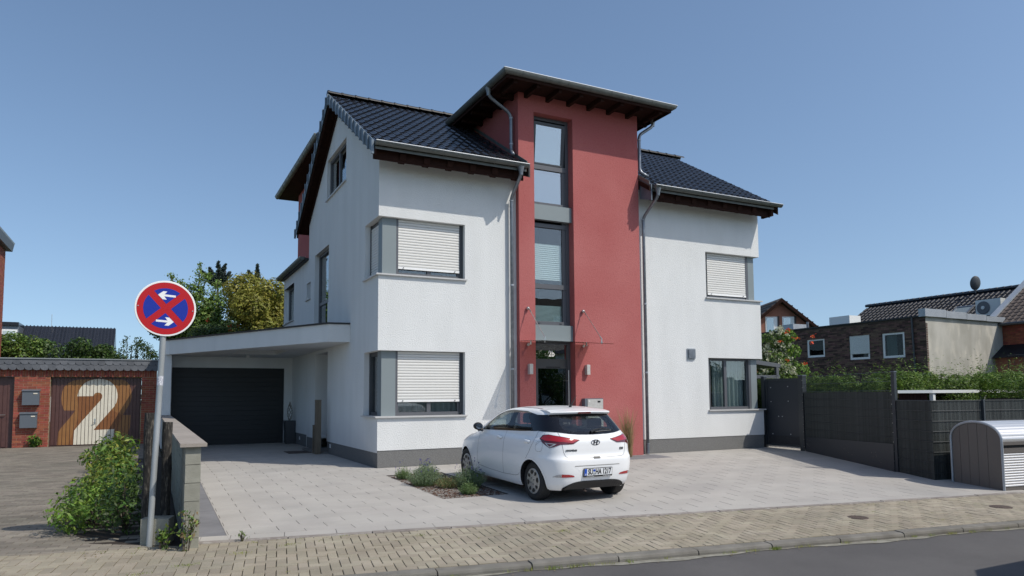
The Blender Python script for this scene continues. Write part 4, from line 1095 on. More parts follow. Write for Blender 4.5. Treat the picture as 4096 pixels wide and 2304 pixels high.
B('door_frame', M['brown'], GD2, -8.42, -8.24, YD-.02, YD, 0, 2.2)
mb = MB(); mb.tube([(-8.46,YD-.02,1.05),(-8.46,YD-.07,1.05),(-8.62,YD-.07,1.05)], .012, 6); mb.build('handle', M['steel'], GD2)
# mailboxes
for z, lb, dx in ((1.42, 'upper grey metal mailbox on the brick pillar', 0), (.70, 'lower grey metal mailbox on the brick pillar', -.04)):
    z0 = {1.42:1.36, .70:.63}[z]
    t = empty('mailbox', lb, 'mailbox', (-7.78+dx, GYB-.01, z0), group='mailboxes on the brick pillar')
    x0, x1 = -7.99+dx, -7.53+dx
    mb = MB(); mb.prism([(GYB-.008,z0),(GYB-.16,z0),(GYB-.19,z0+.44),(GYB-.008,z0+.47)], 'x', x0, x1); mb.build('box', M['mailbox'], t)
    mb = MB(); mb.prism([(GYB-.008,z0+.475),(GYB-.215,z0+.445),(GYB-.215,z0+.47),(GYB-.008,z0+.505)], 'x', x0-.015, x1+.015); mb.build('lid', M['mailbox'], t)
    B('name_plate', M['cream'], t, x1-.16, x1-.05, GYB-.195, GYB-.186, z0+.35, z0+.385)
# tall red brick house, far left edge
TH = empty('brick_house', 'tall red brick house cut by the left picture edge', 'house', (-12, 14, 0))
XT = -10.34
mb = MB(); mb.box(-18, XT, 14, 24.0, 0, 8.3); mb.build('wall', M['mortar'], TH)
emit(TH, 'brick', brickpieces(lambda u,z,d: Vector((XT+d, u, z)), 21.6, 24.0, 2.7, 8.28, seed=9), M['brick'])
mk(lambda b: b.prism([(XT-1.5,8.28),(XT+.22,8.28),(XT+.28,8.62),(XT-1.5,8.9)], 'y', 13.8, 24.3), 'eave', M['slate'], TH)
mk(lambda b: b.prism([(XT-1.5,8.9),(XT+.28,8.62),(XT+.30,8.68),(XT-1.5,8.98)], 'y', 13.8, 24.32), 'roof_edge', M['zincl'], TH)
# far house with black roof
FH = empty('black_roofed_house', 'distant house with a plain black metal tiled roof behind the hedge trees', 'house', (-9.6, 44, 0))
fx0, fx1, fy0, fz1 = -12.45, -6.75, 43.5, 6.85
mb = MB(); mb.add([(fx0,fy0,4.0),(fx1,fy0,4.0),(fx1,fy0+3.5,fz1),(fx0,fy0+3.5,fz1),(fx0,fy0+7,4.0),(fx1,fy0+7,4.0)], [(0,1,2,3),(3,2,5,4),(0,3,4),(1,5,2)]); mb.build('roof', M['tile'], FH)
for i in range(26):
    x = fx0+.1+i*(fx1-fx0-.2)/25; mb = MB(); mb.tube([(x,fy0-.0,4.03),(x,fy0+3.5,fz1+.03)], .045, 5); mb.build('roof_rib', M['tile'], FH)
B('wall', M['white'], FH, fx0, fx1, fy0+.3, fy0+6.7, 0, 3.98)
B('side_wing', M['zincp'], FH, -18, fx0-.02, fy0+1, fy0+6, 0, 6.6); B('wing_roof', M['tile'], FH, -18, fx0-.02, fy0+.8, fy0+6.2, 6.6, 6.85)
wn = empty('window', parent=FH); wn.location = (-12.9, fy0+1, 5.2)
B('window_frame', M['swhite'], wn, -13.45, -12.55, fy0+.93, fy0+.995, 5.35, 6.35); B('pane', M['blindg'], wn, -13.35, -12.65, fy0+.90, fy0+.925, 5.55, 6.25)
mk(lambda b: b.tube([(-10.85,fy0+3.5,fz1),(-10.85,fy0+3.5,fz1+.9)], .02, 5), 'antenna', M['steel'], FH)

# ================================================================ SIGN
SG = empty('no_stopping_sign', 'round red and blue no stopping sign with two white arrows on a leaning grey pole', 'road sign', (-4.342, -5.92, gz(-5.92)))
pb, pt_ = Vector((-4.345,-5.92,gz(-5.92)-.1)), Vector((-4.262,-5.90,2.30))
mb = MB(); mb.tube([pb, pb.lerp(pt_, .5), pt_, pt_+Vector((0,0,.008))], .033, 20, rr=[.033,.033,.033,.026]); mb.build('pole', M['pole'], SG, smooth=False)
fwd = (CAM-Vector((-4.24,-5.9,2.59))).normalized(); 
nrm = Vector((fwd.x+.12, fwd.y, .0)).normalized(); ru = Vector((0,0,1)).cross(nrm).normalized(); up_ = nrm.cross(ru)
ctr = Vector((-4.243,-5.94,2.585)); SR = .327
SM = Matrix((ru, up_, nrm)).transposed().to_4x4(); SM.translation = ctr; SM = SM @ Matrix.Rotation(R(-3.2), 4, 'Z')
def disc(r0, r1, z, seg=64, a0=0, a1=2*math.pi):
    vs = []; 
    for k in range(seg+1):
        a = a0+(a1-a0)*k/seg
        vs += [SM @ Vector((math.cos(a)*r0, math.sin(a)*r0, z)), SM @ Vector((math.cos(a)*r1, math.sin(a)*r1, z))]
    return vs, [(2*k, 2*k+1, 2*k+3, 2*k+2) for k in range(seg)]
SP = empty('sign_plate', parent=SG); SP.location = ctr
mb = MB(); mb.lathe([(0,-.012),(SR-.004,-.012),(SR,-.008),(SR,0),(SR-.004,.002),(0,.002)], 72, SM); mb.build('backing', M['swhite'], SP)
mb = MB(); mb.add(*disc(0, SR-.020, .0035)); mb.build('red_field', M['sred'], SP)
Rin = .238; bw = .042
# blue sectors: circle minus diagonal bars
for q_ in range(4):
    # sector polygon in local coords
    base = []; 
    n = 20; dd = bw*.92
    apex = (dd*math.sqrt(2)*.5*1.15, 0)
    a_lim = math.pi/4-math.asin(bw*.9/Rin)*1.0
    pts = [(bw*1.27, 0)]+[(Rin*math.cos(-a_lim+2*a_lim*k/n), Rin*math.sin(-a_lim+2*a_lim*k/n)) for k in range(n+1)]
    rot = Matrix.Rotation(R(90*q_), 4, 'Z')
    mb = MB(); mb.add([SM @ rot @ Vector((p[0],p[1],.0048)) for p in pts], [tuple(range(len(pts)))]); mb.build('blue_field', M['sblue'], SP)
for s_, yy in ((-1, .152), (1, -.152)):
    pts = [(.095,.012),(-.03,.012),(.0,.048),(-.045,.048),(-.098,0),(-.045,-.048),(.0,-.048),(-.03,-.012),(.095,-.012)]
    pts = [(p[0]*(1 if s_ < 0 else -1)*.98, p[1]+yy) for p in pts]
    tri = tessellate_polygon([[Vector((p[0],p[1],0)) for p in pts]])
    mb = MB(); mb.add([SM @ Vector((p[0],p[1],.006)) for p in pts], [tuple(t) for t in tri]); mb.build('arrow', M['swhite'], SP)
for s_ in (-1, 1): mb = MB(); mb.lathe([(.007,.0035),(.007,.008),(0,.009)], 10, SM @ Matrix.Translation((s_*.29,.0,0))); mb.build('rivet', M['steel'], SP)
mb = MB(); mb.box(-.30,.30,-.02,.02,-.03,-.013,M=SM); mb.build('bracket', M['pole'], SP)
pm_ = pb.lerp(pt_, .78); d_ = (pt_-pb).normalized()
mb = MB(); mb.tube([pm_-d_*.055, pm_+d_*.055], .0338, 20, cap=False); mb.build('sticker', M['sticker'], SG)
# concrete block and weathered timbers
cbk = empty('concrete_block', 'weathered concrete block behind the foot of the sign pole', 'block', (-4.27,-5.70,gz(-5.7)))
mb = MB(); zz = gz(-5.9); mb.prism([(-4.435,-5.84),(-4.15,-5.98),(-4.08,-5.72),(-4.36,-5.60)], 'z', zz-.1, zz+.30); mb.build('block_body', M['block'], cbk)
for (x, y, h, lb, rad) in ((-4.37,-5.62,1.41,'left of two black weathered timber posts behind the sign pole',.062), (-4.18,-5.60,1.30,'right of two black weathered timber posts behind the sign pole',.055)):
    mb = MB(); n = 14; pts = []; rr_ = []
    for k in range(9):
        t = k/8; pts.append((x+.004*math.sin(k*1.7)+(-.03 if x < -4.3 else .0)*t*0, y+.004*math.cos(k*2.1), zz-.05+t*(h-zz))); rr_.append(rad*(1+.03*math.sin(k*2.9)))
    mb.tube(pts, rad, n, rr=rr_); tag(mb.build('timber_post', M['oldwood']), lb, 'post')
# ================================================================ GATE AND FENCES (right)
def at2(a, b, t): return (a[0]+(b[0]-a[0])*t, a[1]+(b[1]-a[1])*t)
def post(name, lb, x, y, z1, s=.05, parent=None, mt='fence', cap=True, z0=None):
    mb = MB(); zz = gz(y)-.05 if z0 is None else z0; mb.box(x-s, x+s, y-s, y+s, zz, z1)
    o = mb.build(name, M[mt], parent)
    if cap: mb = MB(); mb.box(x-s-.008, x+s+.008, y-s-.008, y+s+.008, z1+.001, z1+.022); mb.build(name+'_cap', M['mailbox'], parent)
    return o
GP1, GP2 = (11.53, .14), (11.60, -1.19)
G_ = empty('metal_gate', 'dark perforated metal gate between two posts beside the house', 'gate', (11.57, -.5, 0))
post('gate_post', '', *GP1, 2.03, .055, G_); post('gate_post', '', *GP2, 2.03, .075, G_)
def along(a, b):
    a, b = Vector((a[0],a[1],0)), Vector((b[0],b[1],0)); u = (b-a).normalized(); L = (b-a).length; n = Vector((u.y,-u.x,0))
    return (lambda s_, z, d=0: a+u*s_+Vector((0,0,z))+n*d), L
P_, L_ = along(GP1, GP2)
leaf = empty('gate_leaf', parent=G_); leaf.location = (11.57,-.5,.1)
z0, z1 = .075, 1.97
for (s0, s1, a, b) in ((.075,.125,z0,z1),(L_-.14,L_-.09,z0,z1),(.126,L_-.141,z0,z0+.05),(.126,L_-.141,z1-.05,z1)):
    mb = MB(); boxP(mb, P_, s0, s1, a, b, -.02, .02); mb.build('frame_bar', M['fence'], leaf)
mb = MB(); boxP(mb, P_, .127, L_-.142, z0+.28, z1-.051, -.006, .004); mb.build('sheet', M['perf'], leaf)
# open perforation rows at the foot
mb = MB(); s_ = .127
while s_ < L_-.142: boxP(mb, P_, s_, s_+.012, z0+.05, z0+.28, -.003, .0015); s_ += .03
z_ = z0+.05
while z_ < z0+.28: boxP(mb, P_, .127, L_-.142, z_, z_+.012, -.0028, .0013); z_ += .03
tag(mb.build('perforated_sheet', M['perf'], leaf), kind='stuff')
for (s_, z_) in ((.25,1.72),(.85,1.74),(.25,1.32),(.85,1.33),(.5,.90),(.63,.90),(.28,.40),(.9,.41)):
    mb = MB(); mb.tube([P_(s_,z_,.005),P_(s_,z_,.012)], .011, 8); mb.build('rivet', M['swhite'], leaf)
mb = MB(); boxP(mb, P_, .085, .115, .93, 1.10, .02, .032); mb.tube([P_(.10,1.02,.03),P_(.10,1.02,.08),P_(.22,1.02,.08)], .010, 6); mb.build('handle', M['black'], leaf)
# long fence with woven privacy strips
FC = (9.20, -6.42); F3 = (9.72, -5.28)
FE = empty('privacy_fence', 'dark wire mesh fence with anthracite privacy strips along the driveway', 'fence', (10.5, -3.3, 0))
def wirefence(parent, a, b, ztop, zmesh, zbot, strips=True, sheetz=None, pitch=.2, seed=0, zstart=None):
    P, L = along(a, b); rr = random.Random(seed)
    ys = lambda s_: gz(P(s_, 0).y)
    # horizontal double wires
    z = zmesh; 
    while z > zbot+.02:
        mb = MB(); mb.tube([P(0,z,.016),P(L,z,.016)], .005, 5); mb.build('wire', M['fence'], parent)
        if z > ztop+.01: pass
        z -= pitch
    mb = MB(); s_ = .02
    while s_ < L:
        mb.tube([P(s_, zbot, .008), P(s_, zmesh+.02, .008)], .0025, 3, cap=False); s_ += .05
    tag(mb.build('vertical_wires', M['fence'], parent), kind='stuff')
    if strips:
        s_ = 0.0; i = 0
        while s_ < L-.03:
            wd = .056; mb = MB(); n = int((ztop-zbot)/pitch)+1; vs = []
            ztp = ztop+rr.uniform(-.006,.006); k = 0; zz_ = []
            z = ztp
            while z > zbot: zz_.append(z); z -= pitch/2
            zz_.append(zbot)
            for k, z in enumerate(zz_):
                dd = .0025*(i % 2)+.001*rr.random(); vs += [P(s_+.002,z,dd-.002), P(s_+wd,z,dd-.002)]
            mb.add(vs, [(2*q,2*q+1,2*q+3,2*q+2) for q in range(len(zz_)-1)]); mb.build('privacy_strip', M['strip'], parent)
            s_ += .05; i += 1
wirefence(FE, GP2, F3, 1.57, 1.99, .05, seed=3)
# sheet metal along the foot of the long panel
P_, L_ = along((GP2[0]-.03, GP2[1]-.1), (F3[0]-.03, F3[1]+.02))
mb = MB(); mb.add([P_(0,.36,.03),P_(L_,.46,.03),P_(L_,gz(F3[1])+.0,.03),P_(0,gz(GP2[1]),.03)], [(0,1,2,3)]); mb.add([P_(0,.36,.025),P_(L_,.46,.025),P_(L_,gz(F3[1]),.025),P_(0,gz(GP2[1]),.025)], [(3,2,1,0)]); mb.build('foot_sheet', M['perf'], FE)
for k in range(26):
    s_ = rng.choice([.1,.15,.2,.25,.3]) if k < 16 else rng.uniform(1.2, L_-.5); z_ = rng.uniform(.06,.3) if k < 16 else rng.uniform(.02,.25)
    mb = MB(); c_ = P_(s_, z_, .033); mb.add([P_(s_-.006,z_-.006,.034),P_(s_+.006,z_-.006,.034),P_(s_+.006,z_+.006,.034),P_(s_-.006,z_+.006,.034)], [(0,1,2,3)]); mb.build('painted_bright_spot', M['slab'], FE)  # pale square laid on the sheet for lit paving showing through
post('fence_post', '', *F3, 1.98, .04, FE); 
wirefence(FE, F3, FC, 1.38, 1.38, -.18, seed=4)
Pn, Ln = along(GP2, F3)
for z in [1.9-.2*k for k in range(10)]:
    for P2, s_ in ((Pn, .11), (Pn, Ln-.02)): mb = MB(); mb.tube([P2(s_,z,.05),P2(s_,z,.058)], .009, 6); mb.build('fence_bolt', M['steel'], FE)
mb = MB(); mb.box(9.60,9.66,-5.5,-5.36,gz(-5.4),.5); 
# sunlit fence behind the bin shelter
FD = (15.2, -7.55)
FE2 = empty('street_fence', 'sunlit grey strip fence standing behind the rubbish bin shelter', 'fence', (11.5, -6.9, gz(-6.9)))
wirefence(FE2, FC, FD, 1.38, 1.38, -.2, seed=6)
P_, L_ = along(FC, FD)
for s_ in (1.28, 3.8):
    c_ = P_(s_,0,0); post('fence_post', '', c_.x, c_.y-.03, 1.40, .022, FE2, cap=False)
# white edged flat roof shelter behind the fence
WS = empty('garden_shed', 'low shed with white edged flat roof and dark red boards behind the fence', 'shed', (12.8, -4.6, 0))
zs_ = 1.60
mb = MB(); mb.add([(x, y, z) for z in (zs_-.07, zs_) for x, y in ((11.3,-4.25),(12.04,-4.62),(15.6,-5.2),(15.6,-2.3),(13.35,-2.8))], [(4,3,2,1,0),(5,6,7,8,9)]+[(i,(i+1)%5,(i+1)%5+5,i+5) for i in range(5)]); mb.build('roof', M['white_alu'], WS)
for i in range(8):
    a = at2((11.38,-4.22),(12.0,-4.52), i/8); b = at2((11.38,-4.22),(12.0,-4.52), (i+.92)/8); mb = MB(); Pq, Lq = along(a, b); boxP(mb, Pq, 0, Lq, -.1, zs_-.072, -.02, 0); mb.build('board', M['tilebrown'] if 0 else M['brickw'] if 0 else M['wood2'] if 'wood2' in M else M['wood'], WS)
for (x, y) in ((12.12,-4.56),(13.7,-4.82),(15.3,-5.1)): mk(lambda b: b.box(x-.045,x+.045,y-.045,y+.045,-.1,zs_-.071), 'post', M['white_alu'], WS)
mk(lambda b: b.box(12.3,15.5,-2.2,-2.1,-.1,zs_-.08), 'back_wall', M['wood'], WS)
# ================================================================ BIN SHELTER
SB = empty('bin_shelter', 'grey arched metal bin shelter with a ribbed roller front at the pavement', 'bin shelter', (10.0, -7.4, gz(-7.4)))
A_, B_ = Vector((9.33,-6.70,0)), Vector((8.975,-7.83,0))
v_ = (B_-A_).normalized(); Ld = (B_-A_).length; un = Vector((-v_.y, v_.x, 0)); un = un if un.x > 0 else -un   # un: along the front to the right
un = Vector((math.cos(R(-8.5)), math.sin(R(-8.5)), 0))
def SPt(s_, z, t=0): return A_+v_*s_+un*t+Vector((0,0,z))
zb_ = -.17
def arch(n=22, r=0.0):
    # profile from rear bottom over the top to front bottom (s, z)
    pts = [(0-r*0+r, zb_)]; zr, zfv = .66, .70; 
    cx = Ld/2; a = Ld/2-r; 
    for k in range(n+1):
        th = math.pi-math.pi*k/n; pts.append((cx+a*math.cos(th), .66+(.335-r)*math.sin(th)**.85 if math.sin(th) > 0 else .66))
    pts.append((Ld-r, -.19)); return pts
ap = arch()
mb = MB(); n = len(ap)
mb.add([SPt(s_, z, .012) for s_, z in ap], [tuple(range(n))]); 
mb.build('end_panel_back', M['shedpanel'], SB)
# end panel boards (vertical, five)
ins = [(s_, z) for s_, z in arch(r=.03)]
edges = [0.03,.22,.43,.64,.86,Ld-.03]
for a, b in zip(edges, edges[1:]):
    c = clean(clip_half(clip_half(ins, a+.004, 0, a+.004, 1, -1), b-.004, 0, b-.004, 1, 1))
    if len(c) < 3: c = clean(clip_half(clip_half(ins, a+.004, 0, a+.004, 1, 1), b-.004, 0, b-.004, 1, -1))
    mb = MB(); m_ = len(c); mb.add([SPt(s_, z, .004) for s_, z in c]+[SPt(s_, z, .0125) for s_, z in c], [tuple(range(m_))]+[(i,(i+1)%m_,(i+1)%m_+m_,i+m_) for i in range(m_)]); mb.build('panel_board', M['shedpanel'], SB)
mb = MB(); mb.tube([SPt(s_, z, 0) for s_, z in ap], .022, 8); mb.build('edge_trim', M['zincl'], SB)
# ribbed roof and roller front, along un
W_ = 2.6
prof = ap[1:-1]
top = [p for p in prof]
def strip_(p0, p1, mt, name, bulge=.0):
    mb = MB(); (s0, z0), (s1, z1) = p0, p1; nrm = Vector(((z1-z0), -(s1-s0))); nrm = nrm.normalized() if nrm.length else nrm
    k = 4; vs = []
    for q in range(k+1):
        t = q/k; bl = math.sin(math.pi*t)*bulge; s_, z = s0+(s1-s0)*t-nrm[0]*0, z0+(z1-z0)*t
        ss, zz = s_+(-(z0-z1))*0, z
        off = Vector((z0-z1, s1-s0)); off = off.normalized()*bl if off.length else off
        vs += [SPt(s_+off[0], z+off[1], .03), SPt(s_+off[0], z+off[1], W_)]
    mb.add(vs, [(2*q, 2*q+1, 2*q+3, 2*q+2) for q in range(k)]); mb.build(name, M[mt], SB)
# roof strips over the arch
full = arch(n=14)[1:-1]
for a, b in zip(full, full[1:]): strip_(a, b, 'shedalu', 'roof_rib', .012)
# front: lintel box, then roller slats
strip_((Ld,.66),(Ld,.60),'shedpanel','lintel',.0); strip_((Ld-.05,.595),(Ld-.05,.555),'black','gap',0); strip_((Ld,.55),(Ld,.46),'shedpanel','lintel',.0)
z = .455
while z > -.10: strip_((Ld-.012,z),(Ld-.012,z-.043),'shedalu','roller_slat',.014); z -= .0455
strip_((Ld,z),(Ld,-.185),'shedpanel','bottom_rail',0)
mb = MB(); mb.add([SPt(0,-.1,W_),SPt(Ld,-.1,W_),SPt(Ld,.66,W_),SPt(0,.66,W_),SPt(0,-.17,.05),SPt(0,.66,.05)], [(0,1,2,3),(4,0,3,5)]); mb.build('rear_panel', M['shedpanel'], SB)
# ================================================================ NEIGHBOURS (right)
NX, NY = 28.07, 5.98
AN = empty('flat_roofed_annex', 'flat roofed dark brick annex with stained plaster end wall', 'house', (NX, NY, 0))
Pa = lambda u,z,d: Vector((NX-d, u, z))
wins = [(11.74,12.92,3.53,4.53),(9.0,10.18,3.28,4.52),(7.08,8.28,3.27,4.50)]
ZA = 5.13
mb = MB(); panel(mb, (NX,NY,0), (0,1,0), (-1,0,0), [0, 10.5], [0, ZA], [(a-NY, b-NY, c, e, .12) for a,b,c,e in wins]); mb.build('brick_wall', M['mortard'], AN)
ps = brickpieces(Pa, NY+.02, NY+10.4, 2.1, ZA-.08, holes=[(a,b,c,e) for a,b,c,e in wins], L=.29, hgt=.083, gap=.012, d=.008, seed=5)
emit(AN, 'brick', ps, M['brickdk'])
mb = MB(); mb.add([(NX,NY,0),(NX+6.2,NY,0),(NX+6.2,NY,ZA-.05),(NX,NY,ZA-.0)], [(0,1,2,3)]); mb.build('plaster_wall', M['plaster'], AN)
mb = MB(); mb.add([(NX,NY,ZA),(NX+6.5,NY,ZA-.05),(NX+6.5,NY+10.5,ZA),(NX,NY+10.5,ZA)], [(0,1,2,3)]); mb.add([(NX,NY+10.5,0),(NX+6,NY+10.5,0),(NX+6,NY+10.5,ZA),(NX,NY+10.5,ZA)], [(0,1,2,3)]); mb.build('flat_roof', M['rooftar'], AN)
mk(lambda b: b.box(NX-.08,NX+.05,NY-.02,NY+10.6,ZA+.002,ZA+.07), 'roof_edge', M['rooftar'], AN)
for i in range(4): B('parapet_flashing', M['zincl'], AN, NX-.2+i*1.62, NX-.2+(i+1)*1.62-.02, NY-.14, NY+.2, ZA+.0-i*.012, ZA+.37-i*.05)
ps = brickpieces(lambda u,z,d: Vector((NX+.0+u, NY-d, z)), 0, .12, 2, ZA-.3, L=.16, hgt=.083, gap=.02, d=.01, seed=6); emit(AN, 'corner_brick', ps, M['brickdk'])
for k, (a,b,c,e) in enumerate(wins):
    wn = empty('window', parent=AN); wn.location = (NX+.1,(a+b)/2,c)
    f_ = .11
    B('window_frame', M['swhite'], wn, NX+.03, NX+.09, a, a+f_, c, e); B('window_frame', M['swhite'], wn, NX+.03, NX+.09, b-f_, b, c, e)
    B('window_frame', M['swhite'], wn, NX+.03, NX+.09, a+f_, b-f_, c, c+f_); B('window_frame', M['swhite'], wn, NX+.03, NX+.09, a+f_, b-f_, e-f_*.8, e)
    B('pane', M['glassd'], wn, NX+.07, NX+.075, a+f_, b-f_, c+f_, e-f_*.8); B('room_shell', M['dark'], wn, NX+.7, NX+.8, a-.3, b+.3, c, e)
    if k == 1:
        for q in range(18): z = e-.02-(q+1)*.052; mk(lambda bb: bb.prism([(NX+.02, z), (NX+.004, z+.025), (NX+.02, z+.048)], 'y', a+.01, b-.01), 'shutter_slat', M['white_alu'], wn)
    if k == 2: curtainmesh(lambda u,z,d: Vector((NX+.2+d, u, z)), 7.62, b-f_, c+f_, e-.1, 0, 8, .03).build('curtain', M['curtain'], wn)
mb = MB(); mb.tube([(NX-.07,6.62,ZA),(NX-.07,6.55,2)], .045, 8); mb.build('downpipe', M['anthdark'], AN)
tag(mk(lambda b: b.box(NX+1,NX+1.9,10.9,12.2,ZA+.02,ZA+.62), 'roof_box', M['white_alu'], AN))
mk(lambda b: b.box(NX+.3,NX+1.5,14.1,14.9,ZA+.02,ZA+.42), 'roof_window', M['zincl'], AN); mk(lambda b: b.tube([(NX+.9,13.6,ZA),(NX+.9,13.6,ZA+.5)], .07, 8), 'vent_pipe', M['zincp'], AN)
# black tiled house behind
KH = empty('black_tiled_house', 'house with glossy black tiled roof behind the brick annex', 'house', (38, 10, 0))
rx, rzk, ry0, ry1 = 39.9, 7.59, 2.0, 17.73
ex, ez = 33.2, 3.3
sl2 = (rzk-ez)/(rx-ex)
mb = MB(); mb.add([(ex,ry0,ez-.05),(rx,ry0,rzk-.05),(rx,ry1,rzk-.05),(ex-.0,ry1+.6,ez-.05),(rx+6,ry0,ez),(rx+6,ry1,ez)], [(0,1,2,3),(1,4,5,2)]); mb.build('roof_boards', M['tilefar'], KH)
mb = MB(); mb.add([(ex+.3,ry0+.3,0),(rx+5.7,ry0+.3,0),(rx+5.7,ry1-.3,0),(ex+.3,ry1-.3,0),(ex+.3,ry0+.3,ez),(rx+5.7,ry0+.3,ez),(rx+5.7,ry1-.3,ez),(ex+.3,ry1-.3,ez)], [(0,1,5,4),(1,2,6,5),(2,3,7,6),(3,0,4,7)]); mb.build('wall', M['brickfar'], KH)
ps = []; a2 = math.atan(sl2)
tv, tf = tilemesh(.30, .44); tv = [((v[0]*1 if v[0] < .2 else v[0]), v[1], v[2]*1.3) for v in tv]
nrow = int(math.hypot(rx-ex, rzk-ez)/.40)
for j in range(nrow):
    x = ex+j*.40*math.cos(a2)
    y = ry1+.5-(j/nrow)*.5
    if x < 34.6: continue
    while y > ry0+.3:
        y -= .30
        mx = Matrix.Translation((x, y, ez+(x-ex)*sl2-.02)) @ Matrix.Rotation(R(-90), 4, 'Z') @ Matrix.Translation((-.30,0,0)) @ Matrix.Rotation(a2, 4, 'X')
        # local +y must run up the slope (world +x)
        ps.append(('kt', tv, tf, mx))
emit(KH, 'roof_tile', ps, M['tilefar'])
y = ry0
while y < ry1: mk(lambda b: b.tube([(rx,y,rzk+.02),(rx,y+.42,rzk+.02)], .12, 7, rr=[.12,.10]), 'ridge_tile', M['tile'], KH); y += .40
mk(lambda b: b.add([(37.0,9.6,5.76),(38.1,9.6,6.46),(38.1,10.6,6.46),(37.0,10.6,5.76)], [(0,1,2,3)]), 'skylight_glass', M['glassup'], KH)
sky_l = MB(); Tsk = Matrix.Translation((37.0,10.1,ez+(37.0-ex)*sl2+.10)) @ Matrix.Rotation(-a2, 4, 'Y')
for (a,b,c,e) in ((0,1.4,-.52,-.44),(0,1.4,.44,.52),(0,.08,-.44,.44),(1.32,1.4,-.44,.44)): sky_l.box(a,b,c,e,-.05,.06,M=Tsk)
bpy.data.objects.remove([o for o in bpy.data.objects if o.name.startswith('skylight_glass')][0])
SK = empty('skylight', parent=KH); SK.location = (37.5,10.1,6.1); sky_l.build('window_frame', M['zincp'], SK); mb = MB(); mb.box(.08,1.32,-.44,.44,-.02,.02,M=Tsk); mb.build('pane', M['panel'], SK)
# AC unit
AC = empty('air_conditioner', 'white air conditioning outdoor unit on the black tiled roof', 'air conditioner', (37.2,7.4,5.9))
zc = ez+(36.9-ex)*sl2
B('case', M['acwhite'], AC, 36.75, 37.2, 7.35, 8.7, zc+.12, zc+1.02)
mb = MB(); mb.lathe([(.0,.0),(.34,.0),(.36,.02),(.32,.03),(0,.035)], 24, Matrix.Translation((36.74,8.27,zc+.57)) @ Matrix.Rotation(R(-90), 4, 'Y')); mb.build('fan_grille', M['anth'], AC)
mb = MB(); mb.lathe([(.0,.0),(.10,.0),(.10,.03),(0,.035)], 12, Matrix.Translation((36.70,8.27,zc+.57)) @ Matrix.Rotation(R(-90), 4, 'Y')); mb.build('fan_hub', M['acwhite'], AC)
mk(lambda b: b.tube([(36.8,7.15,zc+.7),(36.8,6.75,zc+.5),(36.6,6.2,zc+.4),(36.7,5.8,zc+.6)], .045, 7), 'pipe', M['swhite'], AC)
for y in (7.4, 8.5): mk(lambda b: b.box(36.8,37.6,y-.03,y+.03,zc-.0,zc+.12), 'foot_bracket', M['steel'], AC)
# satellite dish
SD = empty('satellite_dish', 'dark satellite dish on the ridge of the black tiled roof', 'satellite dish', (39.9,10.4,7.6))
Td = Matrix.Translation((39.7,10.35,8.12)) @ Matrix.Rotation(R(-28), 4, 'Z') @ Matrix.Rotation(R(-82), 4, 'X')
mb = MB(); mb.lathe([(0,-.12),(.25,-.10),(.5,-.04),(.60,.02),(.62,.03),(.5,-.02),(.25,-.08),(0,-.10)], 26, Td @ Matrix.Diagonal((.52,.70,.6,1))); mb.build('dish', M['anthdark'], SD, smooth=True)
mk(lambda b: b.tube([(39.75,10.4,7.5),(39.75,10.4,8.2)], .04, 7), 'mast', M['anthdark'], SD)
# brown roofed brick wing at the right edge
BW = empty('brick_wing', 'red brick house wing with brown tiled roof at the right picture edge', 'house', (34, 4, 0))
Pw = lambda u,z,d: Vector((NX+6.25-d, u, z))
mb = MB(); mb.add([(34.3,NY+.3,0),(34.3,-3,0),(34.3,-3,5.05),(34.3,NY+.3,5.05)], [(0,1,2,3)]); mb.build('wall', M['mortard'], BW)
ps = brickpieces(lambda u,z,d: Vector((34.29-d, u, z)), -3, NY+.2, 2.0, 5.0, L=.25, hgt=.083, gap=.012, d=.008, seed=8); emit(BW, 'brick', ps, M['brick'])
mb = MB(); mb.add([(34.0,-3.4,5.0),(34.0,NY+.4,5.0),(39,NY+.4,8.2),(39,-3.4,8.2)], [(3,2,1,0)]); mb.build('roof_boards', M['tilebrown'], BW)
ps = []; a3 = math.atan(3.2/5)
for j in range(13):
    x = 34.0+j*.36*math.cos(a3); y = NY+.4-max(0, (j-0)*.0)
    while y > -2: y -= .30; ps.append(('bt', tv, tf, Matrix.Translation((x, y, 5.0+(x-34.0)*.64+.01)) @ Matrix.Rotation(R(-90), 4, 'Z') @ Matrix.Translation((-.30,0,0)) @ Matrix.Rotation(a3, 4, 'X')))
emit(BW, 'roof_tile', ps, M['tilebrown'])
mk(lambda b: b.prism([(34.0,5.0),(39,8.2),(39,8.32),(34.0,5.16)], 'y', NY+.41, NY+.75), 'verge_flashing', M['zincl'], BW)
mk(lambda b: b.tube([(33.95,NY+.3,4.98),(33.95,-3,4.98)], .08, 8), 'gutter', M['anthdark'], BW)
RL = empty('balcony_railing', parent=BW); RL.location = (33.2,3,2.3)
mb = MB(); mb.tube([(33.2,5.2,2.45),(33.2,5.2,3.35),(33.2,0,3.35)], .025, 6); mb.tube([(33.2,5.2,2.5),(33.2,0,2.5)], .02, 6); mb.build('rail', M['anthdark'], RL)
for k in range(22): mk(lambda b: b.tube([(33.2,5.1-k*.2,2.5),(33.2,5.1-k*.2,3.35)], .010, 4), 'baluster', M['anthdark'], RL)
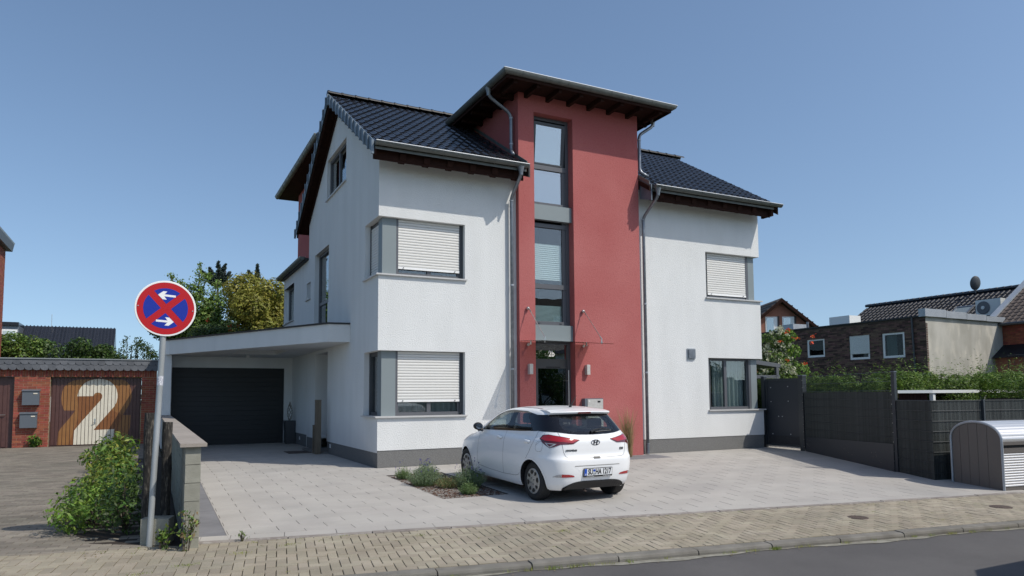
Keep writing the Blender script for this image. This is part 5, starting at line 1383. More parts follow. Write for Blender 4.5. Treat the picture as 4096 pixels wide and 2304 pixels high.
# gabled brick house far behind
GH = empty('gabled_brick_house', 'small gabled light red brick house far behind the flowering shrub', 'house', (41.5, 28, 0))
GHM = Matrix.Translation((42.07,27.73,0)) @ Matrix.Rotation(R(-27), 4, 'Z')
gp = [(-4.0,0),(4.0,0),(4.0,5.9),(0,9.15),(-4.0,5.9)]
mb = MB(); mb.prism([(x,z) for x,z in gp], 'y', 0, 9, M=GHM); mb.build('wall', M['brickfar'], GH)
for s_ in (-1, 1):
    mb = MB(); mb.prism([(0,9.47),(s_*4.6,5.73),(s_*4.6,5.5),(0,9.2)], 'y', -.5, 9.4, M=GHM); mb.build('roof', M['tilebrown'], GH)
    mb = MB(); mb.prism([(0,9.42),(s_*4.6,5.68),(s_*4.6,5.42),(0,9.12)], 'y', -.56, -.505, M=GHM); mb.build('bargeboard', M['wood'], GH)
    for j in range(11):
        mb = MB(); t = j/11; x = s_*(4.6-t*4.55); z = 5.73+t*3.72; mb.box(min(x, x-s_*.06), max(x, x-s_*.06), -.55, 9.45, z-.02, z+.08, M=GHM); mb.build('tile_course', M['tilebrown'], GH)
for x0_ in (-1.25, .15):
    wn = empty('window', parent=GH); wn.matrix_basis = GHM @ Matrix.Translation((x0_+.5,0,6.6))
    mb = MB(); mb.box(x0_, x0_+1.0, -.03, .01, 6.55, 7.95, M=GHM); mb.build('window_frame', M['swhite'], wn)
    mb = MB(); mb.box(x0_+.1, x0_+.68, -.045, -.032, 6.68, 7.85, M=GHM); mb.build('pane', M['glassup'], wn)
    mb = MB(); mb.box(x0_+1.0, x0_+1.16, -.06, .0, 6.5, 8.0, M=GHM); mb.build('painted_reveal_shade', M['tilebrown'], wn)  # dark strip stands in for the shade of the window reveal
# glazed lean-to on the right side of the house
CS = empty('glass_conservatory', 'grey framed glass lean-to behind the gate at the right side of the house', 'conservatory', (12.2, 3, 0))
cx0, cx1, cy0, cz0, cz1 = XR+.02, 13.15, 1.0, 2.66, 2.48
mk(lambda b: b.prism([(cx0,cz0),(cx1,cz1),(cx1,cz1-.12),(cx0,cz0-.14)], 'y', cy0, 8), 'roof', M['anth'], CS)
mk(lambda b: b.box(cx0,cx1-.02,cy0+.01,cy0+.08,2.02,2.12), 'rail', M['anth'], CS)
for x in (cx0+.05, cx1-.12): mk(lambda b: b.box(x-.05,x+.05,cy0+.005,cy0+.085,0,2.42), 'post', M['anth'], CS)
mk(lambda b: b.box(cx0+.1,cx1-.15,cy0+.03,cy0+.04,.05,2.0), 'pane', M['glass'], CS); mk(lambda b: b.box(cx0+.1,cx1-.15,cy0+2.2,cy0+2.3,.05,2.3), 'back_wall', M['dark'], CS)
RB = empty('steel_rail', 'grey steel beam running behind the hedge towards the plaster wall', 'beam', (17.4, -.2, 0))
mk(lambda b: b.prism([(16.0,2.02),(18.8,2.19),(18.8,2.09),(16.0,1.93)], 'y', -.2, -.12), 'beam', M['zincp'], RB)
# ================================================================ CAR
M['carwhite'] = mat('white_car_paint', (.78,.79,.80), rough=.3, coat=.5, spec=.4)
M['carglass'] = glassmat('car_glass', (.62,.68,.66), lay=.05)
M['cargloss'] = mat('gloss_black', (.006,.006,.008), rough=.06, spec=.5)
M['rubber'] = mat('tyre_rubber', (.014,.014,.015), (.02,.02,.02), 30, .8)
M['hub'] = mat('hubcap_silver', (.42,.415,.40), rough=.35, metal=.5)
M['lamp_red'] = mat('lamp_red', (.34,.004,.008), rough=.08, coat=1)
M['lamp_dark'] = mat('lamp_dark_red', (.10,.004,.006), rough=.08, coat=1)
M['lamp_clear'] = mat('lamp_clear', (.30,.28,.28), (.5,.5,.5), 40, .15, coat=1)
M['chrome'] = mat('chrome', (.5,.5,.52), rough=.12, metal=1)
M['platew'] = mat('plate_white', (.72,.74,.76), rough=.4); M['plateblue'] = mat('plate_blue', (.01,.08,.45), rough=.4); M['ink'] = mat('ink_black', (.008,.008,.01), rough=.4)
M['seat'] = mat('seat_fabric', (.03,.032,.036), rough=.9)
CAR = empty('parked_car', 'white five door hatchback parked on the driveway with its rear to the street', 'car')
ch = R(91.15); cX = Vector((math.cos(ch), math.sin(ch), K*math.sin(ch))).normalized(); cY = Vector((-math.sin(ch), math.cos(ch), 0)); cZ = cX.cross(cY)
CM = Matrix((cX, cY, cZ)).transposed().to_4x4(); CM.translation = Vector((1.886, -5.042, K*-5.042))
CAR.matrix_basis = CM
# profiles over height: rear x, front x, half width, plan exponent
def itp(z, pts):
    xs = [p[0] for p in pts]
    return float(np.interp(z, xs, [p[1] for p in pts]))
def smooth(pts, n=6):
    # densify a profile with a monotone-ish catmull curve
    P = pts; out = []
    for i in range(len(P)-1):
        p0 = P[max(i-1,0)]; p1 = P[i]; p2 = P[i+1]; p3 = P[min(i+2,len(P)-1)]
        h = p2[0]-p1[0]
        m1 = (p2[1]-p0[1])/(p2[0]-p0[0]) if p2[0] != p0[0] else 0; m2 = (p3[1]-p1[1])/(p3[0]-p1[0]) if p3[0] != p1[0] else 0
        d = (p2[1]-p1[1])/h
        if d == 0: m1 = m2 = 0
        else:
            if m1/d < 0: m1 = 0
            if m2/d < 0: m2 = 0
            m1 = max(min(m1, 3*d), -3*abs(d)) if d > 0 else min(max(m1, 3*d), 3*abs(d)); m2 = max(min(m2, 3*d), -3*abs(d)) if d > 0 else min(max(m2, 3*d), 3*abs(d))
        for k in range(n):
            t = k/n; out.append((p1[0]+h*t, (2*t**3-3*t**2+1)*p1[1]+(t**3-2*t**2+t)*h*m1+(-2*t**3+3*t**2)*p2[1]+(t**3-t**2)*h*m2))
    out.append(P[-1]); return out
XRr = smooth([(.16,-.47),(.24,-.555),(.30,-.60),(.40,-.63),(.50,-.645),(.60,-.648),(.68,-.640),(.715,-.615),(.76,-.598),(.86,-.592),(.96,-.580),(1.02,-.545),(1.06,-.505),(1.15,-.405),(1.25,-.295),(1.33,-.21),(1.37,-.17),(1.385,-.155),(1.42,-.08),(1.45,.08),(1.468,.26),(1.4745,.42)])
XFf = smooth([(.16,3.20),(.24,3.28),(.35,3.33),(.5,3.34),(.62,3.31),(.72,3.22),(.80,3.06),(.86,2.88),(.92,2.66),(.96,2.52),(1.0,2.38),(1.06,2.23),(1.15,2.05),(1.25,1.83),(1.33,1.62),(1.38,1.46),(1.42,1.28),(1.45,1.04),(1.468,.80),(1.4745,.60)])
WWw = smooth([(.16,.78),(.24,.825),(.35,.845),(.48,.862),(.62,.868),(.74,.866),(.84,.858),(.92,.842),(.97,.822),(1.0,.803),(1.04,.788),(1.10,.768),(1.20,.730),(1.30,.684),(1.36,.650),(1.39,.625),(1.42,.585),(1.45,.50),(1.465,.36),(1.4745,.10)])
EXP = [(.16,5.6),(.7,6.2),(1.0,5.6),(1.2,5.6),(1.38,5.4),(1.42,4.6),(1.475,2.6)]
def outline(z):
    xr, xf, wv, n = itp(z,XRr), itp(z,XFf), itp(z,WWw), itp(z,EXP); return (xr+xf)/2, (xf-xr)/2, wv, n
def NF(z, n): return n if z > 1.06 else 3.7+(n-3.7)*max(0, (z-.98)/.08)
def sideY(x, z):
    xc, a, b, n = outline(z); q = abs((x-xc)/a)
    if x > xc: n = NF(z, n)
    return b*(max(0, 1-q**n))**(1/n)
def rearX(y, z):
    xc, a, b, n = outline(z); q = abs(y/b); return xc-a*(max(0, 1-q**n))**(1/n)
OC = {}
def olist(z):
    k = round(z, 3)
    if k in OC: return OC[k]
    xc, a, b, n = outline(z); t = np.linspace(0, math.pi, 241); 
    t = math.pi*(t/math.pi)
    # dense near rear centre .. front centre
    c = np.cos(t); s = np.sin(t); nn_ = np.where(c < 0, NF(z, n), n)
    x = xc-a*np.sign(c)*np.abs(c)**(2/nn_); y = b*np.abs(s)**(2/nn_)
    d = np.concatenate([[0], np.cumsum(np.hypot(np.diff(x), np.diff(y)))])
    OC[k] = (x, y, d); return OC[k]
def SPs(s, z, off=0):
    """point at arc length s from the rear centre line (sign = side), height z"""
    x, y, d = olist(z); a = abs(s); X_ = float(np.interp(a, d, x)); Y_ = float(np.interp(a, d, y))
    X1 = float(np.interp(a+.01, d, x)); Y1 = float(np.interp(a+.01, d, y)); t = Vector((X1-X_, Y1-Y_)); 
    t = t.normalized() if t.length else Vector((0,1)); nx, ny = -t.y, t.x
    # outward normal (rear = -x at s=0)
    x2, y2, d2 = olist(z+.01); X2 = float(np.interp(a, d2, x2)); Y2 = float(np.interp(a, d2, y2))
    n3 = Vector((nx, ny, -((X2-X_)*nx+(Y2-Y_)*ny)/.01)).normalized()
    sg = 1 if s >= 0 else -1
    return CM @ Vector((X_+n3.x*off, (Y_+n3.y*off)*sg, z+n3.z*off))
def side(x, z, off=0, sg=1):
    y = sideY(x, z); e = .01
    n3 = Vector((-(sideY(x+e,z)-sideY(x-e,z))/(2*e), 1, -(sideY(x,z+e)-sideY(x,z-e))/(2*e))).normalized()
    return CM @ Vector((x+n3.x*off, (y+n3.y*off)*sg, z+n3.z*off))
def pip(p, poly):
    c = False; n = len(poly); j = n-1
    for i in range(n):
        if (poly[i][1] > p[1]) != (poly[j][1] > p[1]) and p[0] < (poly[j][0]-poly[i][0])*(p[1]-poly[i][1])/(poly[j][1]-poly[i][1])+poly[i][0]: c = not c
        j = i
    return c
def rnd(poly, r=.03, n=4):
    out = []; m_ = len(poly)
    for i in range(m_):
        p0, p1, p2 = Vector(poly[i-1]), Vector(poly[i]), Vector(poly[(i+1)%m_]); rr = min(r, (p1-p0).length*.45, (p2-p1).length*.45)
        a, b = p1+(p0-p1).normalized()*rr, p1+(p2-p1).normalized()*rr
        for k in range(n+1): t = k/n; q = a*(1-t)**2+p1*2*t*(1-t)+b*t*t; out.append((q.x, q.y))
    return out
# polygons (x,z) on the side; (s,z) at the rear
DLO = rnd([(1.78,1.038),(1.50,1.262),(1.24,1.350),(1.02,1.376),(.905,1.378),(.93,1.075)], .03)
RLO = rnd([(.745,1.083),(.805,1.380),(.50,1.376),(.24,1.345),(.165,1.322),(.15,1.105)], .03)
QLO = rnd([(.11,1.110),(.115,1.285),(-.01,1.116)], .012)
SIDEBLK = [(1.99,1.005),(1.84,1.075),(1.50,1.290),(1.24,1.371),(1.0,1.394),(.5,1.393),(.23,1.362),(.12,1.347),(0,1.347),(-.04,1.347),(-.04,1.096),(.15,1.088),(.5,1.068),(.93,1.050),(1.5,1.026)]
s_corner = .80
REARGL = rnd([(-.45,1.325),(.45,1.325),(.515,1.22),(.49,1.13),(.34,1.092),(-.34,1.092),(-.49,1.13),(-.515,1.22)], .06, 5)
WSH = [(-.62,1.06),(-.60,1.06)]
# shell
NZ = sorted(set([round(v,4) for v in np.concatenate([np.arange(.20,1.385,.0125), np.arange(1.385,1.4746,.0045)])]))
NS = 200
rows = []
for z in NZ:
    x, y, d = olist(z); L = d[-1]; ss = np.linspace(0, L, NS+1)
    # concentrate samples at the rear: first 1.3 m gets half of them
    ss = np.concatenate([np.linspace(0, min(1.3, L*.45), NS//2, endpoint=False), np.linspace(min(1.3, L*.45), L, NS//2+1)])
    rows.append(np.stack([np.interp(ss, d, x), np.interp(ss, d, y), np.full(NS+1, z)], 1))
def in_hole(x, y, z, s_):
    for cx in (0, 2.57):
        if (x-cx)**2+(z-.31)**2 < .352**2 and y > .5: return True
    if z > .95:
        if y > .5 and (pip((x,z), DLO) or pip((x,z), RLO) or pip((x,z), QLO)): return True
        if x < .0 and pip((s_, z), REARGL): return True
        if x > 1.3 and 1.06 < z < 1.375 and y < itp(z, WWw)-.13: return True
    if z < .34 and x < -.3 and abs(y) < .55 and z < .335-(abs(y)/.55)**5*.11: return True
    return False
mb = MB(); idx = {}
for sg in (1, -1):
    base = len(mb.v)
    for r_ in rows:
        for p in r_: mb.v.append(tuple(CM @ Vector((p[0], p[1]*sg, p[2]))))
    for i in range(len(rows)-1):
        s_cum = 0; r_ = rows[i]; dd = np.concatenate([[0], np.cumsum(np.hypot(np.diff(r_[:,0]), np.diff(r_[:,1])))])
        for j in range(NS):
            c = (rows[i][j]+rows[i][j+1]+rows[i+1][j]+rows[i+1][j+1])/4
            if in_hole(c[0], c[1], c[2], (dd[j]+dd[j+1])/2): continue
            a, b, c2, d2 = base+i*(NS+1)+j, base+i*(NS+1)+j+1, base+(i+1)*(NS+1)+j+1, base+(i+1)*(NS+1)+j
            mb.f.append((a,b,c2,d2) if sg < 0 else (d2,c2,b,a)); mb.mi.append(0)
    t = base+(len(rows)-1)*(NS+1)
top = [mb.v[(len(rows)-1)*(NS+1)+j] for j in range(NS+1)]+[mb.v[len(rows)*(NS+1)+(len(rows)-1)*(NS+1)+j] for j in range(NS,-1,-1)]
mb.add(top, [tuple(range(len(top)))])
body = mb.build('body', M['carwhite'], CAR, smooth=True)
def patch(name, poly, mapf, mt, off=.002, holes=(), parent=CAR, res=.05):
    """tessellate poly (with holes) on a grid and lay it on the body surface"""
    xs = [p[0] for p in poly]; zs = [p[1] for p in poly]; mb = MB(); cache = {}
    tri = tessellate_polygon([[Vector((p[0],p[1],0)) for p in poly]]+[[Vector((p[0],p[1],0)) for p in h] for h in holes]); allp = list(poly)+[p for h in holes for p in h]
    gx = np.arange(math.floor(min(xs)/res)*res, max(xs)+res, res); gzz = np.arange(math.floor(min(zs)/res)*res, max(zs)+res, res)
    def vid(p):
        k = (round(p[0],5), round(p[1],5))
        if k not in cache: cache[k] = len(mb.v); mb.v.append(tuple(mapf(p[0], p[1], off)))
        return cache[k]
    for t in tri:
        T = [allp[i] for i in t]
        if area(T) < 1e-9: continue
        s_ = (T[1][0]-T[0][0])*(T[2][1]-T[0][1])-(T[1][1]-T[0][1])*(T[2][0]-T[0][0])
        if s_ < 0: T = T[::-1]
        for a in gx:
            if a+res < min(p[0] for p in T) or a > max(p[0] for p in T): continue
            for b in gzz:
                if b+res < min(p[1] for p in T) or b > max(p[1] for p in T): continue
                c = clip_convex(rect(a, a+res, b, b+res), T)
                c = clean(c)
                if len(c) > 2 and area(c) > 1e-8: mb.f.append(tuple(vid(p) for p in c)); mb.mi.append(0)
    return mb.build(name, mt, parent, smooth=True)
fs = lambda sg: (lambda x, z, o: side(x, z, o, sg))
fr_ = lambda s, z, o: SPs(s, z, o)
ARCH = lambda cx, r, a0=-.32, a1=math.pi+.32, n=26: [(cx+r*math.cos(a0+(a1-a0)*k/n), .31+r*math.sin(a0+(a1-a0)*k/n)) for k in range(n+1)]
def ins_poly(p, d):
    cx = sum(q[0] for q in p)/len(p); cz = sum(q[1] for q in p)/len(p); return [(cx+(q[0]-cx)*(1-d), cz+(q[1]-cz)*(1-d)) for q in p]
for sg in (1, -1):
    f = fs(sg)
    patch('window_surround', SIDEBLK, f, M['cargloss'], .0035, holes=[ins_poly(DLO,.05), ins_poly(RLO,.06), ins_poly(QLO,.12)])
    patch('side_window', ins_poly(DLO,.03), f, M['carglass'], .001); patch('side_window', ins_poly(RLO,.03), f, M['carglass'], .001); patch('side_window', ins_poly(QLO,.05), f, M['carglass'], .001)
    for cx in (0, 2.57):
        o_, i_ = ARCH(cx, .372, -.26, math.pi+.26), ARCH(cx, .338, -.28, math.pi+.28); patch('wheel_arch', o_+i_[::-1], f, M['carwhite'], .004)
        mb = MB(); pts = ARCH(cx, .340, -.2, math.pi+.2, 20); vs = []
        for p in pts: y = sideY(p[0], p[1]); vs += [CM @ Vector((p[0], y*sg, p[1])), CM @ Vector((p[0], (y-.24)*sg, p[1]))]
        mb.add(vs, [(2*k,2*k+1,2*k+3,2*k+2) for k in range(20)]); mb.build('wheel_well', M['black'], CAR)
        mb = MB(); mb.add([CM @ Vector((p[0], .58*sg, p[1])) for p in ARCH(cx,.34,-.2,math.pi+.2)], [tuple(range(27))]); mb.build('wheel_well', M['black'], CAR)
    mb = MB(); mb.prism([(-.25,.55),(2.1,.55),(2.1,1.0),(-.25,1.07)], 'y', .71*sg, .73*sg, M=CM); mb.build('door_card', M['seat'], CAR)
    # shut lines
    def line(pts, f, w_=.005, mt='black', name='shut_line', off=.0022):
        P2 = []; 
        for a, b in zip(pts, pts[1:]):
            n_ = max(1, int(math.hypot(b[0]-a[0], b[1]-a[1])/.04))
            for k in range(n_): P2.append((a[0]+(b[0]-a[0])*k/n_, a[1]+(b[1]-a[1])*k/n_))
        P2.append(pts[-1]); mb = MB(); vs = []
        for k, p in enumerate(P2):
            q0, q1 = P2[max(k-1,0)], P2[min(k+1,len(P2)-1)]; tx, tz = q1[0]-q0[0], q1[1]-q0[1]; l = math.hypot(tx,tz) or 1; nx, nz = -tz/l*w_/2, tx/l*w_/2
            vs += [f(p[0]+nx, p[1]+nz, off), f(p[0]-nx, p[1]-nz, off)]
        mb.add(vs, [(2*k,2*k+1,2*k+3,2*k+2) for k in range(len(P2)-1)]); return mb.build(name, M[mt], CAR)
    line([(1.96,1.0),(1.93,.85),(1.955,.6),(1.98,.42),(1.93,.375),(1.5,.345),(.94,.33)], f)
    line([(.93,1.05),(.925,.80),(.94,.33)], f)
    line([(.94,.33),(.50,.345),(.40,.37),(.30,.46),(.18,.60),(.05,.76),(-.05,.93),(-.085,1.098)], f)
    def topz(x, y):
        a, b = 1.38, 1.4745
        for _ in range(24):
            m_ = (a+b)/2
            if sideY(x, m_) > y: a = m_
            else: b = m_
        return a
    mb = MB(); vs = []
    for k in range(25):
        x = .12+1.12*k/24; y = .535-.02*abs(k-10)/14
        vs += [CM @ Vector((x, y*sg, topz(x, y)+.003)), CM @ Vector((x, (y-.012)*sg, topz(x, y-.012)+.003))]
    mb.add(vs, [(2*k,2*k+1,2*k+3,2*k+2) for k in range(24)]); mb.build('roof_moulding', M['black'], CAR)
    line(rnd([(-.13,.95),(-.13,.79),(-.29,.79),(-.29,.95)], .07, 6)+[(-.13,.88)], f, .003)
    # lower sill
    patch('sill_trim', [(2.20,.24),(2.20,.20),(.38,.20),(.38,.25)], f, M['carwhite'], .006)
    # handles
    for hx in (1.10, .135):
        H_ = empty('door_handle', parent=CAR); H_.matrix_basis = Matrix.Translation((hx, .85*sg, .93))
        mb = MB(); vs = []
        for k in range(9):
            t = k/8; x = hx+.09-.18*t; o = .006+.028*math.sin(math.pi*t)**.5; 
            for z, oo in ((.905,o*.7),(.918,o),(.935,o),(.945,o*.7)): vs.append(side(x, z, oo, sg))
        mb.add(vs, [(4*k+q,4*k+q+1,4*k+q+5,4*k+q+4) for k in range(8) for q in range(3)]); mb.build('grip', M['carwhite'], H_, smooth=True)
        mb = MB(); mb.add([side(hx-.05+.1*math.cos(a)*.5, .922+.028*math.sin(a), .0025, sg) for a in np.linspace(0,2*math.pi,14,endpoint=False)], [tuple(range(14))]); mb.build('recess', M['hub'], H_)
    # mirror
    MI = empty('wing_mirror', parent=CAR); MI.matrix_basis = Matrix.Translation((1.86, .9*sg, 1.03))
    mb = MB(); TM = CM @ Matrix.Translation((1.84,.915*sg,1.075)) @ Matrix.Diagonal((.07,.092,.07,1))
    mb.lathe([(0,-1),(.5,-.88),(.85,-.5),(.98,0),(.86,.5),(.5,.88),(0,1)], 18, TM @ Matrix.Rotation(R(90),4,'Y')); mb.build('shell', M['black'], MI, smooth=True)
    mb = MB(); mb.tube([CM @ Vector((1.88,.80*sg,1.0)), CM @ Vector((1.87,.90*sg,1.02))], .028, 8); mb.build('stalk', M['black'], MI)
    mb = MB(); mb.add([CM @ Vector((1.772, (.915+.07*math.cos(a))*sg, 1.075+.048*math.sin(a))) for a in np.linspace(0,2*math.pi,16,endpoint=False)], [tuple(range(16))]); mb.build('mirror_glass', M['chrome'], MI)
# wheels
for wx in (0, 2.57):
    for sg in (1, -1):
        Wh = empty('wheel', parent=CAR); Wh.matrix_basis = Matrix.Translation((wx, .80*sg, .31))
        T = CM @ Matrix.Translation((wx,.80*sg,.305)) @ Matrix.Rotation(R(-90*sg), 4, 'X')
        mb = MB(); mb.lathe([(.195,-.01),(.215,.0),(.27,.004),(.298,-.008),(.305,-.03),(.305,-.16),(.298,-.18),(.24,-.19),(.19,-.18)], 48, T); mb.build('tyre', M['rubber'], Wh, smooth=True)
        mb = MB(); mb.lathe([(.0,.008),(.05,.010),(.09,.004),(.16,-.002),(.192,.002),(.203,-.002),(.203,-.03)], 48, T); mb.build('hubcap', M['hub'], Wh, smooth=True)
        for k in range(8):
            a = k*math.pi/4+.2; mb = MB(); ring = []
            for q in range(12):
                b = 2*math.pi*q/12; rr_ = .142+.034*math.cos(b); tt = .036*math.sin(b)*(1.15+.35*math.cos(b))*(.62 if k % 2 else 1); p = Vector((math.cos(a)*rr_-math.sin(a)*tt, math.sin(a)*rr_+math.cos(a)*tt, .0085)); ring.append(T @ p)
            mb.add(ring, [tuple(range(12))]); mb.build('spoke_opening', M['black'], Wh)
        for k in range(4):
            a = k*math.pi/2+.5; mb = MB(); mb.lathe([(.012,.0),(.012,.013),(0,.013)], 8, T @ Matrix.Translation((.052*math.cos(a),.052*math.sin(a),0))); mb.build('wheel_nut', M['anthdark'], Wh)
# rear: black band with clear window
BAND = [(-1.12,1.342),(-.66,1.352),(-.4,1.366),(0,1.368),(.4,1.366),(.66,1.352),(1.12,1.342),(1.12,1.098),(.80,1.098),(.60,1.092),(.42,1.068),(.25,1.055),(0,1.050),(-.25,1.055),(-.42,1.068),(-.60,1.092),(-.80,1.098),(-1.12,1.098)]
patch('rear_window_surround', BAND, fr_, M['cargloss'], .003, holes=[ins_poly(REARGL,.02)])
patch('rear_window', REARGL, fr_, M['carglass'], .001)
# spoiler
SPO = empty('spoiler', parent=CAR); SPO.matrix_basis = Matrix.Translation((-.32,0,1.4))
mb = MB(); vs = []; n = 40
for k in range(n+1):
    y = -.575+1.15*k/n; q = abs(y)/.575; xr = -.262+.11*q**2.6; zt_ = 1.412-.012*q**2
    for (x, z) in ((.16,1.4645-.036*q**2.6),(-.04,1.449-.028*q**2.6),(xr,zt_),(xr-.006,zt_-.014),(xr+.012,zt_-.040),(-.10,1.350)): vs.append(CM @ Vector((x,y,z)))
mb.add(vs, [(6*k+j,6*k+j+1,6*k+j+7,6*k+j+6) for k in range(n) for j in range(5)]); mb.add([vs[j] for j in range(6)],[tuple(range(6))]); mb.add([vs[6*n+j] for j in range(6)],[tuple(range(6))]); mb.build('blade', M['carwhite'], SPO)
mb = MB(); mb.add([CM @ Vector(p) for p in ((-.274,-.13,1.375),(-.274,.13,1.375),(-.276,.115,1.399),(-.276,-.115,1.399))], [(0,1,2,3)]); mb.build('brake_lamp', M['lamp_dark'], SPO)
# lamps
for sg in (1, -1):
    L_ = empty('tail_lamp', parent=CAR); L_.matrix_basis = Matrix.Translation((-.5,.7*sg,.95))
    f = lambda s, z, o: SPs(s*sg, z, o)
    outer = [(.28,.980),(.60,1.036),(.77,1.060),(.90,1.046),(1.0,.990),(.93,.925),(.80,.855),(.71,.882),(.62,.913),(.41,.920)]
    patch('lamp_body', outer, f, M['lamp_dark'], .006, parent=L_)
    patch('lamp_red_lens', [(.31,.976),(.60,1.028),(.77,1.050),(.88,1.036),(.96,.990),(.88,.965),(.74,.962),(.62,.952),(.42,.938)], f, M['lamp_red'], .009, parent=L_)  # plain red upper part of the lens
    patch('reversing_lamp', [(.68,.925),(.89,.935),(.82,.872),(.79,.864)], f, M['lamp_clear'], .0085, parent=L_)
    patch('reversing_lens', [(.73,.916),(.85,.922),(.80,.882)], f, M['lamp_dark'], .0105, parent=L_)
    patch('lower_lamp_red', [(.42,.428),(.44,.445),(.52,.460),(.63,.465),(.63,.415),(.42,.420)], f, M['lamp_red'], .005, parent=L_)
    patch('lower_lamp_clear', [(.632,.465),(.70,.457),(.78,.420),(.632,.415)], f, M['lamp_clear'], .005, parent=L_)
    fsd = fs(sg)
    patch('headlamp', [(3.20,.78),(2.72,.885),(2.60,.862),(2.85,.74),(3.22,.66)], fsd, M['lamp_clear'], .006)
lnr = lambda pts, w_=.005, mt='black', name='shut_line', off=.0022: line(pts, fr_, w_, mt, name, off)
lnr([(-.60,1.09),(-.60,.92),(-.58,.80),(-.55,.73),(-.50,.708),(-.30,.702),(0,.700),(.30,.702),(.50,.708),(.55,.73),(.58,.80),(.60,.92),(.60,1.09)])
lnr([(-1.2,.90),(-1.02,.80),(-.86,.735),(-.66,.705)], .004, 'carwhite', 'crease', .006) if 0 else None

# plate recess, plate
f = fr_
patch('plate_recess', [(-.42,.580),(.42,.580),(.33,.50),(.29,.40),(-.29,.40),(-.33,.50)], f, M['carwhite'], .001)
lnr([(-.42,.584),(.42,.584)], .012, 'hub', 'recess_edge', .003)
PL = empty('number_plate', parent=CAR); PL.matrix_basis = Matrix.Translation((-.66,0,.48))
PT_ = CM @ Matrix.Translation((-.662,0,.483)) @ Matrix.Rotation(R(-6), 4, 'Y')
mb = MB(); mb.box(-.004,.012,-.267,.267,-.075,.062,M=PT_); mb.build('holder', M['ink'], PL)
mb = MB(); mb.box(-.0065,-.004,-.26,.26,-.051,.055,M=PT_); mb.build('plate', M['platew'], PL)
mb = MB(); mb.box(-.0078,-.0066,.214,.258,-.049,.053,M=PT_); mb.build('euro_band', M['plateblue'], PL)
TXT = PT_ @ Matrix((( 0,0,-1,-.0085),(-1,0,0,0),(0,1,0,0),(0,0,0,1)))
text3d('SU', .120, TXT @ Matrix.Translation((-.147,.002,0)), M['ink'], PL, 'lettering', .0006, .66, 1, .0035)
text3d('HA', .120, TXT @ Matrix.Translation((.0,.002,0)), M['ink'], PL, 'lettering', .0006, .66, 1, .0035)
text3d('1217', .120, TXT @ Matrix.Translation((.158,.002,0)), M['ink'], PL, 'lettering', .0006, .66, 1.02, .0035)
text3d('D', .03, TXT @ Matrix.Translation((-.236,-.033,0)), M['platew'], PL, 'lettering', .0006, 1, 1, .001)
text3d('www.auto-gruen.de', .018, TXT @ Matrix.Translation((-.15,-.0645,.004)), M['platew'], PL, 'lettering', .0006, 1)
text3d('Wir lieben Kunden', .018, TXT @ Matrix.Translation((.16,-.0645,.004)), M['platew'], PL, 'lettering', .0006, 1)
for z, mt in ((.026,'plateblue'),(-.026,'zincl')):
    mb = MB(); mb.lathe([(0,.0009),(.02,.0009),(.02,0)], 14, TXT @ Matrix.Translation((-.078,z,0))); mb.build('seal', M[mt], PL)
# emblem and badges
EM = empty('emblem', parent=CAR); EM.matrix_basis = Matrix.Translation((-.6,0,.93))
ET = CM @ Matrix.Translation((rearX(0,.935)-.006,0,.935)) @ Matrix((( 0,0,-1,0),(-1,0,0,0),(0,1,0,0),(0,0,0,1)))
mb = MB(); ring = [ET @ Vector((.078*math.cos(a),.041*math.sin(a),.0)) for a in np.linspace(0,2*math.pi,33)]; mb.tube(ring, .006, 6, cap=False); mb.build('ring', M['chrome'], EM)
for pts in ([(-.046,-.030),(-.026,-.037),(-.006,.034),(-.030,.031)], [(.046,.030),(.026,.037),(.006,-.034),(.030,-.031)], [(-.024,-.010),(.020,.002),(.024,.012),(-.020,-.0)]):
    mb = MB(); mb.prism(pts, 'z', -.003, .004, M=ET); mb.build('letter_bar', M['chrome'], EM)
def badge(s_, y, z, size, sx, name, bold):
    xx = rearX(y, z); dx = (rearX(y+.05, z)-rearX(y-.05, z))/.1
    T = CM @ Matrix.Translation((xx-.004, y, z)) @ Matrix.Rotation(-math.atan(dx), 4, 'Z') @ Matrix((( 0,0,-1,0),(-1,0,0,0),(0,1,0,0),(0,0,0,1)))
    text3d(s_, size, T, M['anthdark'], CAR, name, .002, sx, 1.05, bold)
badge('HYUNDAI', .45, .822, .036, 1.15, 'badge_lettering', .0022)
badge('i20', -.50, .823, .052, 1.2, 'badge_lettering', .002)
# boot handle, wiper, diffuser, antenna, exhaust
lnr([(-.06,.700),(.06,.700)], .03, 'black', 'boot_handle', .006)
WI = empty('rear_wiper', parent=CAR); WI.matrix_basis = Matrix.Translation((-.55,0,1.06))
mb = MB(); mb.tube([SPs(.03,1.078,.02), SPs(-.08,1.098,.04), SPs(-.18,1.112,.035), SPs(-.36,1.108,.02)], .012, 7, rr=[.022,.017,.013,.008]); mb.build('arm', M['black'], WI)
mb = MB(); mb.tube([SPs(-.06,1.086,.008), SPs(-.38,1.10,.008)], .008, 5); mb.build('blade', M['black'], WI)
mb = MB(); vs = []; n = 24
for k in range(n+1):
    y = -.56+1.12*k/n; zt_ = .345-(abs(y)/.56)**5*.11
    vs += [CM @ Vector((rearX(y,.32)+.012, y, zt_)), CM @ Vector((rearX(y,.25)+.03, y, .215)), CM @ Vector((-.2, y, .19))]
mb.add(vs, [(3*k+j,3*k+j+1,3*k+j+4,3*k+j+3) for k in range(n) for j in range(2)]); mb.build('diffuser', M['black'], CAR)
zt2 = lambda s: .338-(abs(s)/.57)**5*.10
ss_ = np.linspace(-.575,.575,25); patch('diffuser_edge', [(float(s), zt2(s)+.014) for s in ss_]+[(float(s), zt2(s)-.03) for s in ss_[::-1]], fr_, M['black'], .004)
